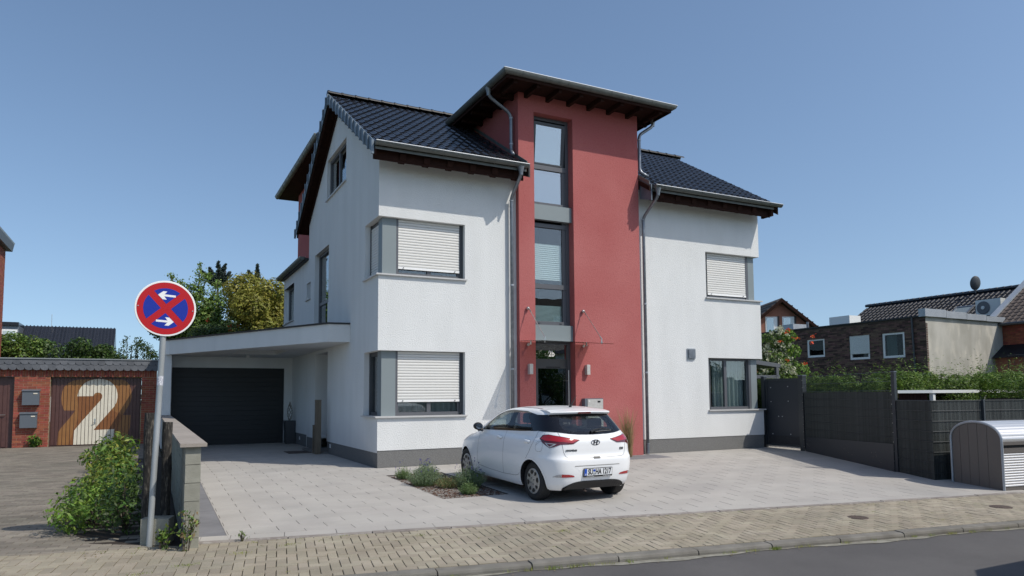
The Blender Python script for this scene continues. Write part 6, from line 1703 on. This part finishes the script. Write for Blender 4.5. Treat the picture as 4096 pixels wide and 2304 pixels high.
mb = MB(); mb.tube([CM @ Vector((-.42,.12,.19)), CM @ Vector((-.50,.12,.17)), CM @ Vector((-.53,.17,.185))], .014, 7); mb.build('tow_loop', M['iron'], CAR)
mb = MB(); mb.tube([CM @ Vector((.16,0,1.47)), CM @ Vector((.12,0,1.50)), CM @ Vector((-.03,0,1.66))], .006, 6, rr=[.028,.014,.004]); mb.build('antenna', M['black'], CAR)
mb = MB(); vs = []
mb.prism([(-.28,-.70),(3.0,-.70),(3.0,.70),(-.28,.70)], 'z', .19, .215, M=CM); mb.build('underbody', M['black'], CAR)
# windscreen
for_w = MB(); n = 20; vs = []
for i in range(9):
    z = 1.055+(1.375-1.055)*i/8
    for k in range(n+1):
        w_ = itp(z,WWw)-.12; y = -w_+2*w_*k/n; xc, a, b, ne = outline(z); x = xc+a*(max(0,1-abs(y/b)**ne))**(1/ne); vs.append(CM @ Vector((x,y,z)))
for_w.add(vs, [(i*(n+1)+k,i*(n+1)+k+1,(i+1)*(n+1)+k+1,(i+1)*(n+1)+k) for i in range(8) for k in range(n)]); for_w.build('windscreen', M['carglass'], CAR, smooth=True)
# cabin
mb = MB(); mb.prism([(-.35,-.70),(2.2,-.70),(2.2,.70),(-.35,.70)], 'z', .55, .60, M=CM); mb.prism([(-.38,-.72),(-.10,-.72),(-.10,.72),(-.38,.72)], 'z', .60, 1.02, M=CM); mb.build('cabin_floor', M['seat'], CAR)
mb = MB(); mb.prism([(1.65,.75),(1.65,1.0),(2.1,1.03),(2.3,.95),(2.3,.75)], 'y', -.70, .70, M=CM); mb.build('dashboard', M['seat'], CAR)
def seatm(x, y, w_, zt_=1.12, head=True, nm='seat'):
    S_ = empty(nm, parent=CAR); S_.matrix_basis = Matrix.Translation((x,y,.6))
    mb = MB(); mb.prism(rnd([(x,.60),(x+.14,.60),(x-.02,zt_),(x-.15,zt_)], .05), 'y', y-w_/2, y+w_/2, M=CM); mb.build('backrest', M['seat'], S_)
    mb = MB(); mb.prism(rnd([(x,.60),(x+.5,.60),(x+.5,.74),(x,.70)], .04), 'y', y-w_/2, y+w_/2, M=CM); mb.build('cushion', M['seat'], S_)
    if head:
        for yy in ([y] if w_ < .8 else [y-.38, y+.38]):
            mb = MB(); mb.prism(rnd([(yy-.12,zt_+.05),(yy+.12,zt_+.05),(yy+.11,zt_+.22),(yy-.11,zt_+.22)], .05), 'x', x-.16, x-.06, M=CM); mb.build('headrest', M['seat'], S_)
            for q in (-.05,.05): mb = MB(); mb.tube([CM @ Vector((x-.1,yy+q,zt_-.03)), CM @ Vector((x-.11,yy+q,zt_+.08))], .008, 5); mb.build('headrest_rod', M['chrome'], S_)
seatm(1.0, .36, .46); seatm(1.0, -.36, .46); seatm(.12, 0, 1.25, 1.06, nm='rear_bench')
mb = MB(); mb.tube([CM @ Vector((1.5+.05*math.cos(a), .36+.17*math.sin(a), .98+.16*math.cos(a))) for a in np.linspace(0,2*math.pi,20)], .014, 6, cap=False); mb.build('steering_wheel', M['black'], CAR)
# ================================================================ VEGETATION
def leafmesh(pts, size, name, mt, parent, asp=.55, up=.3, jit=.5, normals=None, quad=True, kind=None):
    """one small kite-shaped leaf per point"""
    n = len(pts); pts = np.asarray(pts, float)
    a = nprng.normal(size=(n,3)); a[:,2] *= .6
    if normals is not None: a = a*jit+normals*(1-jit)*1.6
    a[:,2] += up; a /= np.linalg.norm(a, axis=1)[:,None]
    t = np.cross(a, nprng.normal(size=(n,3))); t /= np.linalg.norm(t, axis=1)[:,None]; b = np.cross(a, t)
    s = size*(nprng.uniform(.6,1.35,size=(n,1)))
    p0 = pts-t*s; p1 = pts+b*s*asp+a*s*.12; p2 = pts+t*s; p3 = pts-b*s*asp+a*s*.12
    v = np.stack([p0,p1,p2,p3],1).reshape(-1,3)
    me = bpy.data.meshes.new(name); me.vertices.add(n*4); me.vertices.foreach_set('co', v.ravel())
    me.loops.add(n*4); me.loops.foreach_set('vertex_index', np.arange(n*4)); me.polygons.add(n)
    me.polygons.foreach_set('loop_start', np.arange(n)*4); me.polygons.foreach_set('loop_total', np.full(n,4)); me.update(calc_edges=True)
    mt = mt if isinstance(mt, list) else [mt]
    for m in mt: me.materials.append(m)
    if len(mt) > 1: me.polygons.foreach_set('material_index', nprng.integers(0, len(mt), n).astype(np.int32))
    o = bpy.data.objects.new(name, me); COL.objects.link(o)
    if parent: setpar(o, parent)
    if kind: o['kind'] = kind
    return o
def blobs(center, rad, nb, br, seed):
    r = np.random.default_rng(seed); out = []
    while len(out) < nb:
        p = r.uniform(-1,1,3)
        if np.linalg.norm(p) > 1 or np.linalg.norm(p) < .35: continue
        out.append((np.array(center)+p*np.array(rad), br*r.uniform(.7,1.3)))
    return out
def blobpts(bl, per, shell=.55, seed=0, sq=.85):
    r = np.random.default_rng(seed); P = []; Nn = []
    for c, q in bl:
        n = int(per*(q*q)); d = r.normal(size=(n,3)); d /= np.linalg.norm(d, axis=1)[:,None]
        rr = q*(shell+(1-shell)*r.random((n,1))**.5)*(1+.12*np.sin(d[:,:1]*9+d[:,1:2]*7))
        p = d*rr; p[:,2] *= sq; P.append(p+c); Nn.append(d)
    return np.concatenate(P), np.concatenate(Nn)
def tree(name, label, cat, base, center, rad, nb, br, per, size, mt, seed, group=None, trunk=.12, twigs=0, jit=.6, sq=.85, limbs=6, shell=.55):
    T = empty(name, label, cat, base, group)
    mb = MB(); b = Vector(base); c = Vector(center); r = random.Random(seed)
    mid = b.lerp(c, .5)+Vector((r.uniform(-.2,.2), r.uniform(-.2,.2), 0))
    mb.tube([b-Vector((0,0,.1)), mid, c], trunk, 8, rr=[trunk*1.3, trunk*.9, trunk*.4]); mb.build('trunk', M['trunk'], T)
    bl = blobs(center, rad, nb, br, seed)
    lm = MB()
    for k in range(min(limbs, len(bl))):
        p = Vector(bl[k][0]); s_ = b.lerp(c, r.uniform(.45,.85)); m_ = s_.lerp(p, .5)+Vector((0,0,.15)); lm.tube([s_, m_, p], trunk*.4, 5, rr=[trunk*.45, trunk*.28, .01])
    tag(lm.build('limbs', M['trunk'], T), kind='stuff')
    P, Nn = blobpts(bl, per, seed=seed, sq=sq, shell=shell); k = P[:,2] > base[2]+.05; leafmesh(P[k], size, 'crown', mt, T, normals=Nn[k], jit=jit)
    return T, bl
# behind the carport: golden, light green, spruces, rowan bush
tree('golden_tree', 'dense golden green tree behind the garage canopy beside the house', 'tree', (-.4,17.4,0), (-.35,17.4,4.7), (1.45,1.3,2.0), 34, .66, 3000, .062, M['lfgold'], 3, jit=.5)
t_, bl_ = tree('light_green_tree', 'light green leafy tree behind the garage canopy with one thin upright shoot', 'tree', (-2.9,19.8,0), (-2.75,19.7,4.75), (1.25,1.0,1.6), 30, .56, 2600, .065, [M['lflight'], M['lfmid']], 5, jit=.6)
# upright shoots of that tree
sh = []; mbs = MB()
for (x0, z0, x1, z1) in ((-2.65,5.8,-2.5,7.55),(-3.0,5.7,-3.75,7.0),(-2.2,5.8,-1.75,6.8),(-2.55,6.7,-2.1,7.1),(-3.1,5.9,-3.3,6.7),(-1.9,5.8,-1.3,6.5)):
    mbs.tube([(x0,19.5,z0-.6),(x1,19.4,z1)], .03, 5, rr=[.04,.01])
    for k in range(240): t = nprng.random(); w_ = .20*(1.05-t*.7); sh.append((x0+(x1-x0)*t+nprng.normal()*w_, 19.45+nprng.normal()*w_, z0+(z1-z0)*t+nprng.normal()*w_*.8))
mbs.build('shoot', M['trunk'], t_); leafmesh(sh, .055, 'shoot_leaves', M['lflight'], t_)
tree('rowan_bush', 'dark feathery bush with small orange berries just above the garage roof', 'bush', (-1.8,15.9,0), (-1.8,15.9,4.05), (1.1,.6,.6), 14, .42, 2200, .05, M['lfdark'], 8)
rb = [o for o in bpy.data.objects if o.name.startswith('rowan_bush')][0]
bp_ = [(-1.7+nprng.uniform(-1,1), 15.25+nprng.normal()*.1, 4.3+nprng.normal()*.25) for k in range(7)]; bp_ = [(p[0]+nprng.normal()*.05, p[1], p[2]+nprng.normal()*.04) for p in bp_ for q in range(9)]
leafmesh(bp_, .03, 'berries', M['berry'], rb, asp=.9)
def spruce(x, y, z0, z1, w_, lb, seed, multi=1):
    T = empty('spruce_tree', lb, 'tree', (x,y,0), 'spruce tops behind the garden trees'); r = np.random.default_rng(seed)
    mb = MB(); mb.tube([(x,y,0),(x,y,z1)], .12, 6, rr=[.2,.015]); P = []; 
    tips = [(x,z1)]+[(x+dx, z1-dz) for dx, dz in ([(-.42,.35),(.33,.1),(.55,.5),(-.75,.55)][:multi])]
    for tx, tz in tips: mb.tube([(x,y,z0),(tx,y,tz-.5),(tx+(tx-x)*.12,y,tz)], .03, 5, rr=[.05,.03,.008])
    mb.build('trunk', M['trunk'], T); bm_ = MB()
    for tx, tz in tips:
        n = 14
        for k in range(n):
            t = k/n; z = tz-.12-(tz-z0)*t; L = w_*(.12+.88*t)*.8
            for q in range(5):
                a = r.uniform(0,6.28); ex, ey, ezz = math.cos(a)*L, math.sin(a)*L, .25*L+.05; cx = tx+(x-tx)*t
                bm_.tube([(cx,y,z),(cx+ex,y+ey,z+ezz)], .008, 3, cap=False)
                for u in np.linspace(.15,1,int(8+L*16)):
                    for v in range(5): P.append((cx+ex*u+r.normal()*.02, y+ey*u+r.normal()*.02, z+ezz*u+r.normal()*.02))
        for u in np.linspace(0,.14,14): P.append((tx,y,tz-u*3))
    bm_.build('boughs', M['trunk'], T); leafmesh(P, .045, 'crown', M['lfspruce'], T, asp=.3)
spruce(-1.4, 24.4, 7.3, 8.6, .42, 'dark bare spruce top standing above the light green tree', 3, 4)
spruce(.25, 22.4, 7.3, 8.25, .25, 'thin dark spruce tip sticking out above the golden tree', 4, 1)
# behind the brick garages
tree('hedge_tree', 'bright mid green bushy tree above the garage roof at the far left', 'tree', (-9.6,25,0), (-9.6,25,3.2), (1.5,1.0,1.15), 16, .55, 1900, .07, [M['lflight'],M['lfmid']], 11, 'bushy trees above the garage roof')
tree('hedge_tree', 'dark green bushy tree above the garage roof in front of the black roofed house', 'tree', (-7.6,25,0), (-7.5,25,3.15), (1.6,1.0,1.2), 17, .55, 1900, .07, [M['lfdark'],M['lfmid']], 12, 'bushy trees above the garage roof')
tree('hedge_tree', 'small dark green tree above the garage roof just right of the black roofed house', 'tree', (-5.9,24.5,0), (-5.8,24.5,2.8), (.85,.8,.75), 12, .4, 1900, .06, [M['lfdark'],M['lfmid']], 13, 'bushy trees above the garage roof')
T = empty('young_tree', 'small tree with thin upright leafy shoots left of the carport', 'tree', (-5.3,23.5,0)); mbs = MB(); P = []
for k in range(9):
    x0 = -5.7+k*.17; zt_ = [3.9,4.35,4.5,4.1,4.45,4.2,3.9,4.0,3.8][k]; x1 = x0+nprng.normal()*.06
    mbs.tube([(-5.3,23.5,0),(x0,23.5,2.2),(x1,23.5,zt_)], .03, 5, rr=[.08,.03,.008])
    for q in range(200): t = nprng.random(); P.append((x0+(x1-x0)*t+nprng.normal()*.07, 23.5+nprng.normal()*.1, 2.5+(zt_-2.5)*t))
for q in range(700): t = nprng.random(); P.append((-4.9+t*.9+nprng.normal()*.08, 23+nprng.normal()*.1, 3.4+.75*(1-t)+nprng.normal()*.14))
mbs.build('trunk', M['trunk'], T); leafmesh(P, .045, 'crown', [M['lfdark'],M['lfmid']], T)
tree('garden_shrub', 'rounded bright green shrub peeping over the garage roof left of the sign pole', 'shrub', (-5.2,20,0), (-5.1,20,2.75), (.7,.5,.28), 8, .3, 2500, .04, M['lfbright'], 14)
# shrubs between lane and garden wall ------------------------------
def shrub(name, label, base, pieces, per, size, mt, seed, group=None, asp=.4, up=.4, jit=.6):
    T = empty(name, label, 'shrub', base, group); mb = MB(); b = Vector(base)
    for c, q in pieces: mb.tube([b, b.lerp(Vector(c),.6)+Vector((0,0,.05)), Vector(c)], .012, 5, rr=[.02,.012,.005])
    tag(mb.build('stems', M['trunk'], T), kind='stuff'); P, Nn = blobpts([(np.array(c), q) for c, q in pieces], per, seed=seed, shell=.45); k = P[:,2] > base[2]; k &= P[:,0] < -4.14
    leafmesh(P[k], size, 'foliage', mt, T, asp=asp, up=up, normals=Nn[k], jit=jit); return T
r = np.random.default_rng(5)
pc = [((-4.62-r.random()*.6, y, .1+r.random()*.5), .26+r.random()*.1) for y in np.linspace(-.6,3.2,13)]
shrub('laurel_shrub', 'tall green shrub with leathery leaves in front of the painted garage door', (-4.8,1.2,0), pc, 1700, .055, [M['lfyellow'],M['lfbright'],M['lfmid']], 31, asp=.36)
pc = [((-4.7-r.random()*.5, y, .0+r.random()*.5), .25+r.random()*.1) for y in np.linspace(-3.6,-.8,12)]
shrub('laurel_shrub', 'dense shrub with yellowish leaf tips in the middle of the planted strip', (-4.7,-2.3,gz(-2.3)), pc, 1900, .045, [M['lfyellow'],M['lfbright'],M['lfmid']], 32, asp=.36)
pc = [((-4.85-r.random()*.42, y, .0+r.random()*.22), .18+r.random()*.08) for y in np.linspace(-4.9,-3.7,10)]
shrub('low_bush', 'low bright green leafy bush spreading over the lane paving', (-4.95,-4.4,gz(-4.4)), pc, 3600, .032, [M['lfbright'],M['lfbright'],M['lflight']], 33, asp=.42)
pc = [((-4.55-r.random()*.25, y, .0+r.random()*.55), .2+r.random()*.06) for y in np.linspace(-5.45,-3.9,10)]
shrub('dark_shrub', 'dark shaded shrub directly left of the sign pole', (-4.6,-4.8,gz(-4.8)), pc, 2200, .034, [M['lfdark'],M['lfmid']], 34, asp=.4)
FN = empty('fern', 'small light green fern growing out of the low bush', 'fern', (-4.78,-4.9,gz(-4.9)))
for k in range(7):
    a = 3.3+k*.45; mb = MB(); b = Vector((-4.80,-4.95,.0)); 
    pts = [b+Vector((math.cos(a)*t*.42, math.sin(a)*t*.42, .42*t-.36*t*t+.12)) for t in np.linspace(0,1,12)]
    for i in range(1,12):
        d = (pts[i]-pts[i-1]).normalized(); s_ = d.cross(Vector((0,0,1))).normalized(); w_ = .085*math.sin(math.pi*min(1,i/11*.9+.08))
        for sg in (-1,1): p = pts[i]; mb.add([p, p+d*.02+s_*sg*w_*.5, p+d*.03+s_*sg*w_, p-d*.006+s_*sg*w_*.5], [(0,1,2,3)])
    mb.tube(pts, .003, 4, cap=False); mb.build('frond', M['lfbright'], FN)
# planting strip soil
sb_ = MB(); sb_.add([(-5.35,-4.2,gz(-4.2)+.006),(-4.95,-5.5,gz(-5.5)+.006),(-4.02,-6.1,gz(-6.1)+.006),(-4.02,0,.006),(-5.3,0,.006),(-4.02,6,.006),(-5.1,6,.006)], [(0,1,2,3,4),(4,3,5,6)]); o = sb_.build('planting_strip', M['soil']); o['kind'] = 'structure'
# brambles at the pole foot, weed at the pillar, weeds
def plant(name, lb, cat, c, n, spread, h, size, mt, group=None, asp=.5, stems=9):
    T = empty(name, lb, cat, (c[0],c[1],gz(c[1])), group); mb = MB(); P = []
    for k in range(stems):
        a = rng.uniform(0,6.28); e = Vector((c[0]+math.cos(a)*spread*rng.random(), c[1]+math.sin(a)*spread*rng.random()*.6, c[2]+h*rng.uniform(.4,1))); b = Vector((c[0]+math.cos(a)*spread*.2, c[1], c[2]))
        m_ = b.lerp(e,.5)+Vector((0,0,h*.15)); mb.tube([b, m_, e], .004, 4, rr=[.005,.004,.002])
        for q in range(n//stems): t = rng.random()**.6; p = b.lerp(m_, t*2) if t < .5 else m_.lerp(e, t*2-1); P.append((p.x+rng.gauss(0,size*.8), p.y+rng.gauss(0,size*.8), p.z+rng.gauss(0,size*.7)))
    mb.build('stems', M['trunk'], T); P = np.array(P); P[:,2] = np.maximum(P[:,2], c[2]+.01); leafmesh(P, size, 'leaves', mt, T, asp=asp, up=.6); return T
plant('bramble', 'straggly bramble with some yellow leaves at the foot of the sign pole', 'plant', (-4.22,-6.16,gz(-6.16)), 100, .16, .28, .03, [M['lflight'],M['lfmid'],M['lfyellow']])
plant('bramble', 'straggly bramble climbing the end of the block wall', 'plant', (-3.98,-6.38,gz(-6.38)), 130, .15, .50, .026, [M['lflight'],M['lfmid'],M['dry']])
plant('wall_weed', 'round leafy green weed at the foot of the brick pillar', 'weed', (-7.6,12.55,0), 420, .32, .38, .05, [M['lfmid'],M['lfbright']], stems=16)
plant('edge_weed', 'grassy weed tuft in the joint at the driveway corner', 'weed', (-3.37,-6.12,gz(-6.1)), 40, .05, .12, .028, M['lfbright'], asp=.15)
def grasstuft(P_, n, r_, h): 
    vs, fs = [], []
    for k in range(n):
        a = rng.uniform(0,6.28); x, y = P_[0]+rng.gauss(0,r_), P_[1]+rng.gauss(0,r_*.6); z = gz(y)+P_[2]; b = len(vs); l = h*rng.uniform(.5,1.2); dx, dy = math.cos(a)*l*.5, math.sin(a)*l*.5; w_ = .003
        vs += [(x-w_,y,z),(x+w_,y,z),(x+dx,y+dy,z+l)]; fs.append((b,b+1,b+2))
    return vs, fs
wd = MB(); rw_ = random.Random(4)
for k in range(46):      # along the kerb face
    x = rw_.uniform(-2.5,7.5) if k < 34 else rw_.choice([-.6,2.2,4.9]); y = kin(x)-.165-rw_.random()*.03; wd.add(*grasstuft((x,y,-.062), rw_.randint(6,26), .035, .04))
for k in range(60):      # joints of the sidewalk and the edging strip
    x = rw_.uniform(-5.5,8); y = edge(x)-.10-abs(rw_.gauss(0,.12)) if k < 38 else rw_.uniform(kin(x), edge(x)); wd.add(*grasstuft((x,y,-.002), rw_.randint(4,18), .03, .018))
for (x, y, n_) in ((-4.02,-7.05,120),(-3.45,-6.75,70),(-2.9,-6.55,60),(-1.4,-6.75,60),(.3,-7.3,90),(.7,-7.55,70),(-4.45,-7.2,60)): wd.add(*grasstuft((x,y,-.002), n_, .06, .02))
o = wd.build('joint_weeds', M['lfyellow']); o['kind'] = 'stuff'
mo = MB()
for k in range(150):     # dead leaves and grit
    x = rw_.uniform(-5.2,8); y = kin(x)-.2-rw_.random()*.1 if k < 60 else edge(x)-.1-abs(rw_.gauss(0,.25)) if k < 110 else rw_.uniform(-6.4,-5.9); 
    if k >= 110: x = rw_.uniform(-5.0,-4.0)
    z = gz(y)+(-.057 if k < 60 else .004); a = rw_.uniform(0,6.28); s_ = rw_.uniform(.008,.022)
    mo.add([(x+math.cos(a+q*1.57)*s_*(1 if q % 2 else .5), y+math.sin(a+q*1.57)*s_*(1 if q % 2 else .5), z+.004*(q % 2)) for q in range(4)], [(0,1,2,3)])
o = mo.build('leaf_litter', M['dry']); o['kind'] = 'stuff'
# flower bed with lavender ------------------------------------------
bed = MB(); x0, x1, y0, y1 = -.155, 1.015, -4.355, -1.205
bed.add([(x0,y0,gz(y0)-.035),(x1,y0,gz(y0)-.035),(x1,y1,gz(y1)-.035),(x0,y1,gz(y1)-.035)], [(0,1,2,3)])
for (a,b) in (((x0,y0),(x1,y0)),((x1,y0),(x1,y1)),((x1,y1),(x0,y1)),((x0,y1),(x0,y0))): bed.add([(*a,gz(a[1])-.04),(*b,gz(b[1])-.04),(*b,gz(b[1])+.006),(*a,gz(a[1])+.006)], [(0,1,2,3)])
bed = bed.build('flower_bed', M['soil']); bed['kind'] = 'structure'
mc = MB()
for k in range(5200):
    x, y = rng.uniform(x0+.02,x1-.02), rng.uniform(y0+.02,y1-.02); z = gz(y)-.03+rng.random()*.022; l, w_, h = rng.uniform(.012,.035), rng.uniform(.006,.014), .005
    Tm = Matrix.Translation((x,y,z)) @ Matrix.Rotation(rng.uniform(0,6.28),4,'Z') @ Matrix.Rotation(rng.uniform(-.5,.5),4,'X') @ Matrix.Rotation(rng.uniform(-.4,.4),4,'Y')
    mc.box(-l,l,-w_,w_,-h,h,M=Tm)
o = mc.build('bark_chips', M['mulch'], bed); o['kind'] = 'stuff'
for k in range(9):
    x, y = rng.uniform(x0+.1,x1-.1), rng.uniform(y0+.1,y1-.1); mb = MB(); mb.lathe([(0,-.02),(.02,-.012),(.026,0),(.018,.012),(0,.018)], 8, Matrix.Translation((x,y,gz(y)-.005)) @ Matrix.Rotation(rng.random()*3,4,'Z') @ Matrix.Diagonal((1,.7,.7,1))); mb.build('pebble', M['cap'], bed)
def lavender(x, y, h, w_, lb, mt, seed, flowers=20, n=150):
    h *= 1.2; w_ *= 1.2; n = int(n*1.25)
    T = empty('lavender', lb, 'plant', (x,y,gz(y)-.03), 'lavender plants in the flower bed'); r = np.random.default_rng(seed); b = MB(); P = []; Fl = []
    z0 = gz(y)-.02
    for k in range(n):
        a = r.uniform(0,6.28); q = r.random()**.6; e = Vector((x+math.cos(a)*w_*q, y+math.sin(a)*w_*q, z0+h*(1-.45*q*q)*r.uniform(.6,1.08))); s_ = Vector((x+math.cos(a)*w_*q*.45, y+math.sin(a)*w_*q*.45, z0))
        b.add([s_+Vector((.0015,0,0)), s_-Vector((.0015,0,0)), e], [(0,1,2)])
        for u in np.linspace(.3,1,9):
            p = s_.lerp(e, u)
            for v in range(2): P.append((p.x+r.normal()*.008, p.y+r.normal()*.008, p.z+r.normal()*.008))
        if k < flowers:
            e2 = e+Vector((r.normal()*.02, r.normal()*.02, .09+.08*r.random())); b.add([e+Vector((.001,0,0)), e-Vector((.001,0,0)), e2], [(0,1,2)])
            for u in range(9): Fl.append((e2.x+r.normal()*.005, e2.y+r.normal()*.005, e2.z-.035*r.random()))
    b.build('stems', M['lflavg'], T); leafmesh(P, .013, 'foliage', mt, T, asp=.28, up=.8)
    if Fl: leafmesh(Fl, .008, 'blossom', M['lavflower'], T, asp=.7)
lavender(.02,-1.75,.20,.14,'small green lavender at the far left corner of the bed',M['lflavg'],1,6,110)
lavender(.10,-2.75,.30,.30,'largest grey green lavender in the middle of the bed',[M['lflav'],M['lflav'],M['lflavg']],2,14,330)
lavender(.36,-2.15,.30,.22,'upright green lavender behind the largest one',[M['lflavg'],M['lflav']],3,10,220)
lavender(.38,-3.15,.17,.20,'low yellowish lavender between the two big ones',[M['lflavg'],M['dry']],4,0,160)
lavender(.72,-3.35,.33,.27,'grey green lavender with purple spikes beside the car',[M['lflav'],M['lflavg']],5,22,300)
lavender(.44,-3.98,.17,.15,'small bright lavender at the street end of the bed',M['lflavg'],6,0,140)
# dry ornamental grass by the red tower
OG = empty('ornamental_grass', 'dry reddish ornamental grass at the foot of the red tower behind the car', 'plant', (6.25,-.45,0))
mb = MB()
for k in range(150):
    a = rng.uniform(0,6.28); l = rng.uniform(.6,1.35); sp = rng.uniform(.02,.28); b = Vector((6.25+rng.gauss(0,.05),-.45+rng.gauss(0,.04),0)); m_ = b+Vector((math.cos(a)*sp*.4,math.sin(a)*sp*.4,l*.6)); e = b+Vector((math.cos(a)*sp*1.3,math.sin(a)*sp*1.2,l)); w_ = .0045
    mb.add([b+Vector((w_,0,0)),b-Vector((w_,0,0)),m_-Vector((w_,0,0)),m_+Vector((w_,0,0)),e], [(0,1,2,3),(3,2,4)])
mb.build('blades', M['dry'], OG)
# right side: hedge, flowering climber
def hedge(name, lb, a, b, z0, z1, w_, n, size, mt, seed, feather=.25):
    T = empty(name, lb, 'hedge', ((a[0]+b[0])/2,(a[1]+b[1])/2,0)); r = np.random.default_rng(seed); a, b = np.array(a), np.array(b); u = (b-a)/np.linalg.norm(b-a); nn = np.array([-u[1],u[0]]); L = np.linalg.norm(b-a)
    s = r.uniform(0,L,n); z = z0+(z1-z0)*r.random(n)**.6; bump = .08*np.sin(s*1.9)+.06*np.sin(s*4.3+1)+.05*np.sin(s*11); z = z+bump*(z-z0)/(z1-z0)+np.abs(r.normal(size=n))*feather*(r.random(n) < .12)
    q = r.choice([-1,1],n)*w_*(.75+.25*r.random(n))*(1+.2*np.sin(s*3.3)); q = np.where(r.random(n) < .35, r.uniform(-w_,w_,n), q)
    P = np.stack([a[0]+u[0]*s+nn[0]*q, a[1]+u[1]*s+nn[1]*q, z],1); nrm = np.stack([nn[0]*q, nn[1]*q, np.full(n,.5)],1); nrm /= np.linalg.norm(nrm,axis=1)[:,None]
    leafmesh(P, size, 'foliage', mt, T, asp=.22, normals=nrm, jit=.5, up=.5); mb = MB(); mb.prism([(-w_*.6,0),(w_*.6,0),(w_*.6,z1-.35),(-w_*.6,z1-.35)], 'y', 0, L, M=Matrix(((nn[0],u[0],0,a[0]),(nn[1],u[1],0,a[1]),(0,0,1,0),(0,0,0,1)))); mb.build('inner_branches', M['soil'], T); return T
hedge('conifer_hedge', 'feathery green hedge behind the long dark fence', (13.0,3.6), (13.4,-2.6), .8, 1.92, .45, 34000, .05, [M['hedge'],M['hedge'],M['lfmid']], 41)
hedge('conifer_hedge', 'feathery green hedge between the white edged shed and the plaster wall', (13.9,-2.0), (19.5,-2.9), .9, 2.02, .45, 34000, .05, [M['hedge'],M['hedge'],M['lfmid']], 42)
hedge('conifer_hedge', 'near end of the green hedge at the right picture edge above the bin shelter', (12.75,-5.75), (16.5,-5.8), .6, 1.75, .5, 24000, .048, [M['hedge'],M['lfmid']], 43)
FS, fb = tree('flowering_climber', 'tall shrub with cream blossom heads and a few orange trumpet flowers behind the gate', 'shrub', (14.8,2.6,0), (14.65,2.6,2.5), (.75,.5,1.25), 22, .36, 3000, .05, [M['lfdark'],M['lfmid'],M['lflight']], 51, trunk=.05)
r = np.random.default_rng(9); fl = []
for k in range(380):
    c, q = fb[r.integers(len(fb))]; d = r.normal(size=3); d[1] = -abs(d[1]); d /= np.linalg.norm(d); p = c+d*q*1.02
    if p[0] > 14.95: continue
    for u in range(16): fl.append(p+r.normal(size=3)*.035)
leafmesh(fl, .026, 'cream_blossom', M['flower_w'], FS, asp=.9)
fl = []
for p in [tuple(CAM+(Vector(q)-CAM)*1.2) for q in ((10.94,-1.37,3.27),(10.89,-1.34,3.20),(11.12,-1.44,3.04),(10.76,-1.25,2.96),(10.95,-1.3,2.44),(11.53,-1.66,3.10),(11.52,-1.64,2.90),(11.35,-1.5,2.35))]:
    for u in range(16): fl.append(np.array(p)+r.normal(size=3)*np.array([.045,.04,.022]))
leafmesh(fl, .03, 'orange_blossom', M['flower_o'], FS, asp=.6)
P, Nn = blobpts([(np.array((15.15,2.3,3.0)),.3),(np.array((15.35,2.2,2.3)),.35),(np.array((14.95,2.3,3.5)),.28)], 2200, seed=3); leafmesh(P, .055, 'green_shoots', M['lfbright'], FS, normals=Nn)
# shrubs across the street, seen only in the panes
# ================================================================ ACROSS THE STREET (seen in reflections, casts the shadow at the lower right)
OH = empty('opposite_house', 'house with dark tiled roof across the street behind the camera', 'house', (24, -36, -1))
mb = MB(); mb.box(8, 40, -44, -36, -1, 5.2); mb.build('wall', M['white'], OH)
mb = MB(); mb.add([(7,-35.2,5.0),(41,-35.2,5.0),(41,-40,10.2),(7,-40,10.2),(7,-44.8,5),(41,-44.8,5)], [(0,1,2,3),(3,2,5,4),(0,3,4),(1,5,2)]); mb.build('roof', M['tilebrown'], OH)
for k in range(3): B('skylight', M['swhite'], OH, 20+k*6.3, 21.2+k*6.3, -37.9, -37.2, 7.4, 8.3)
for k in range(4): B('window', M['anthdark'], OH, 12+k*6, 13.6+k*6, -36.05, -35.98, 1.5, 3.0)
tree('street_tree', 'broad green tree across the street in front of the opposite house', 'tree', (19.5,-28,-.7), (19.5,-28,1.8), (3.6,2.4,2.6), 20, 1.1, 420, .13, M['lfmid'], 61)
tree('street_tree', 'wide green tree across the street at the far end of the opposite house', 'tree', (33,-29,-.7), (33,-29,1.6), (5,2.4,2.4), 22, 1.1, 420, .13, M['lfmid'], 62)
PV = empty('shadow_van', 'grey panel van added out of view to cast the shadow on the road', 'van', (5.8,-13.2,gz(-13.2)-.1)); zv = gz(-13)-.1  # unseen van, added for the shadow it throws on the road
VX = -2.05
vp = [(x+VX, z) for x, z in [(4.75,zv+.35),(4.72,zv+.95),(5.55,zv+1.15),(6.2,zv+1.95),(6.5,zv+2.15),(9.8,zv+2.15),(9.9,zv+.35)]]
mk(lambda b: b.prism(vp, 'y', -13.85, -12.0), 'body', M['zincp'], PV)
for x in (5.7+VX, 8.9+VX):
    for y in (-12.03, -13.82): mk(lambda b: b.lathe([(0,0),(.2,0),(.33,.02),(.34,.1),(.34,.2),(0,.2)], 20, Matrix.Translation((x,y+.03,zv+.34)) @ Matrix.Rotation(R(90),4,'X')), 'wheel', M['rubber'], PV)
mk(lambda b: b.prism([(5.72+VX,zv+1.2),(6.25+VX,zv+1.85),(7.0+VX,zv+1.85),(7.0+VX,zv+1.2)], 'y', -11.995, -11.985), 'side_window', M['cargloss'], PV)
mk(lambda b: b.box(5.5+VX,5.62+VX,-11.98,-11.75,zv+1.15,zv+1.38), 'wing_mirror', M['black'], PV)
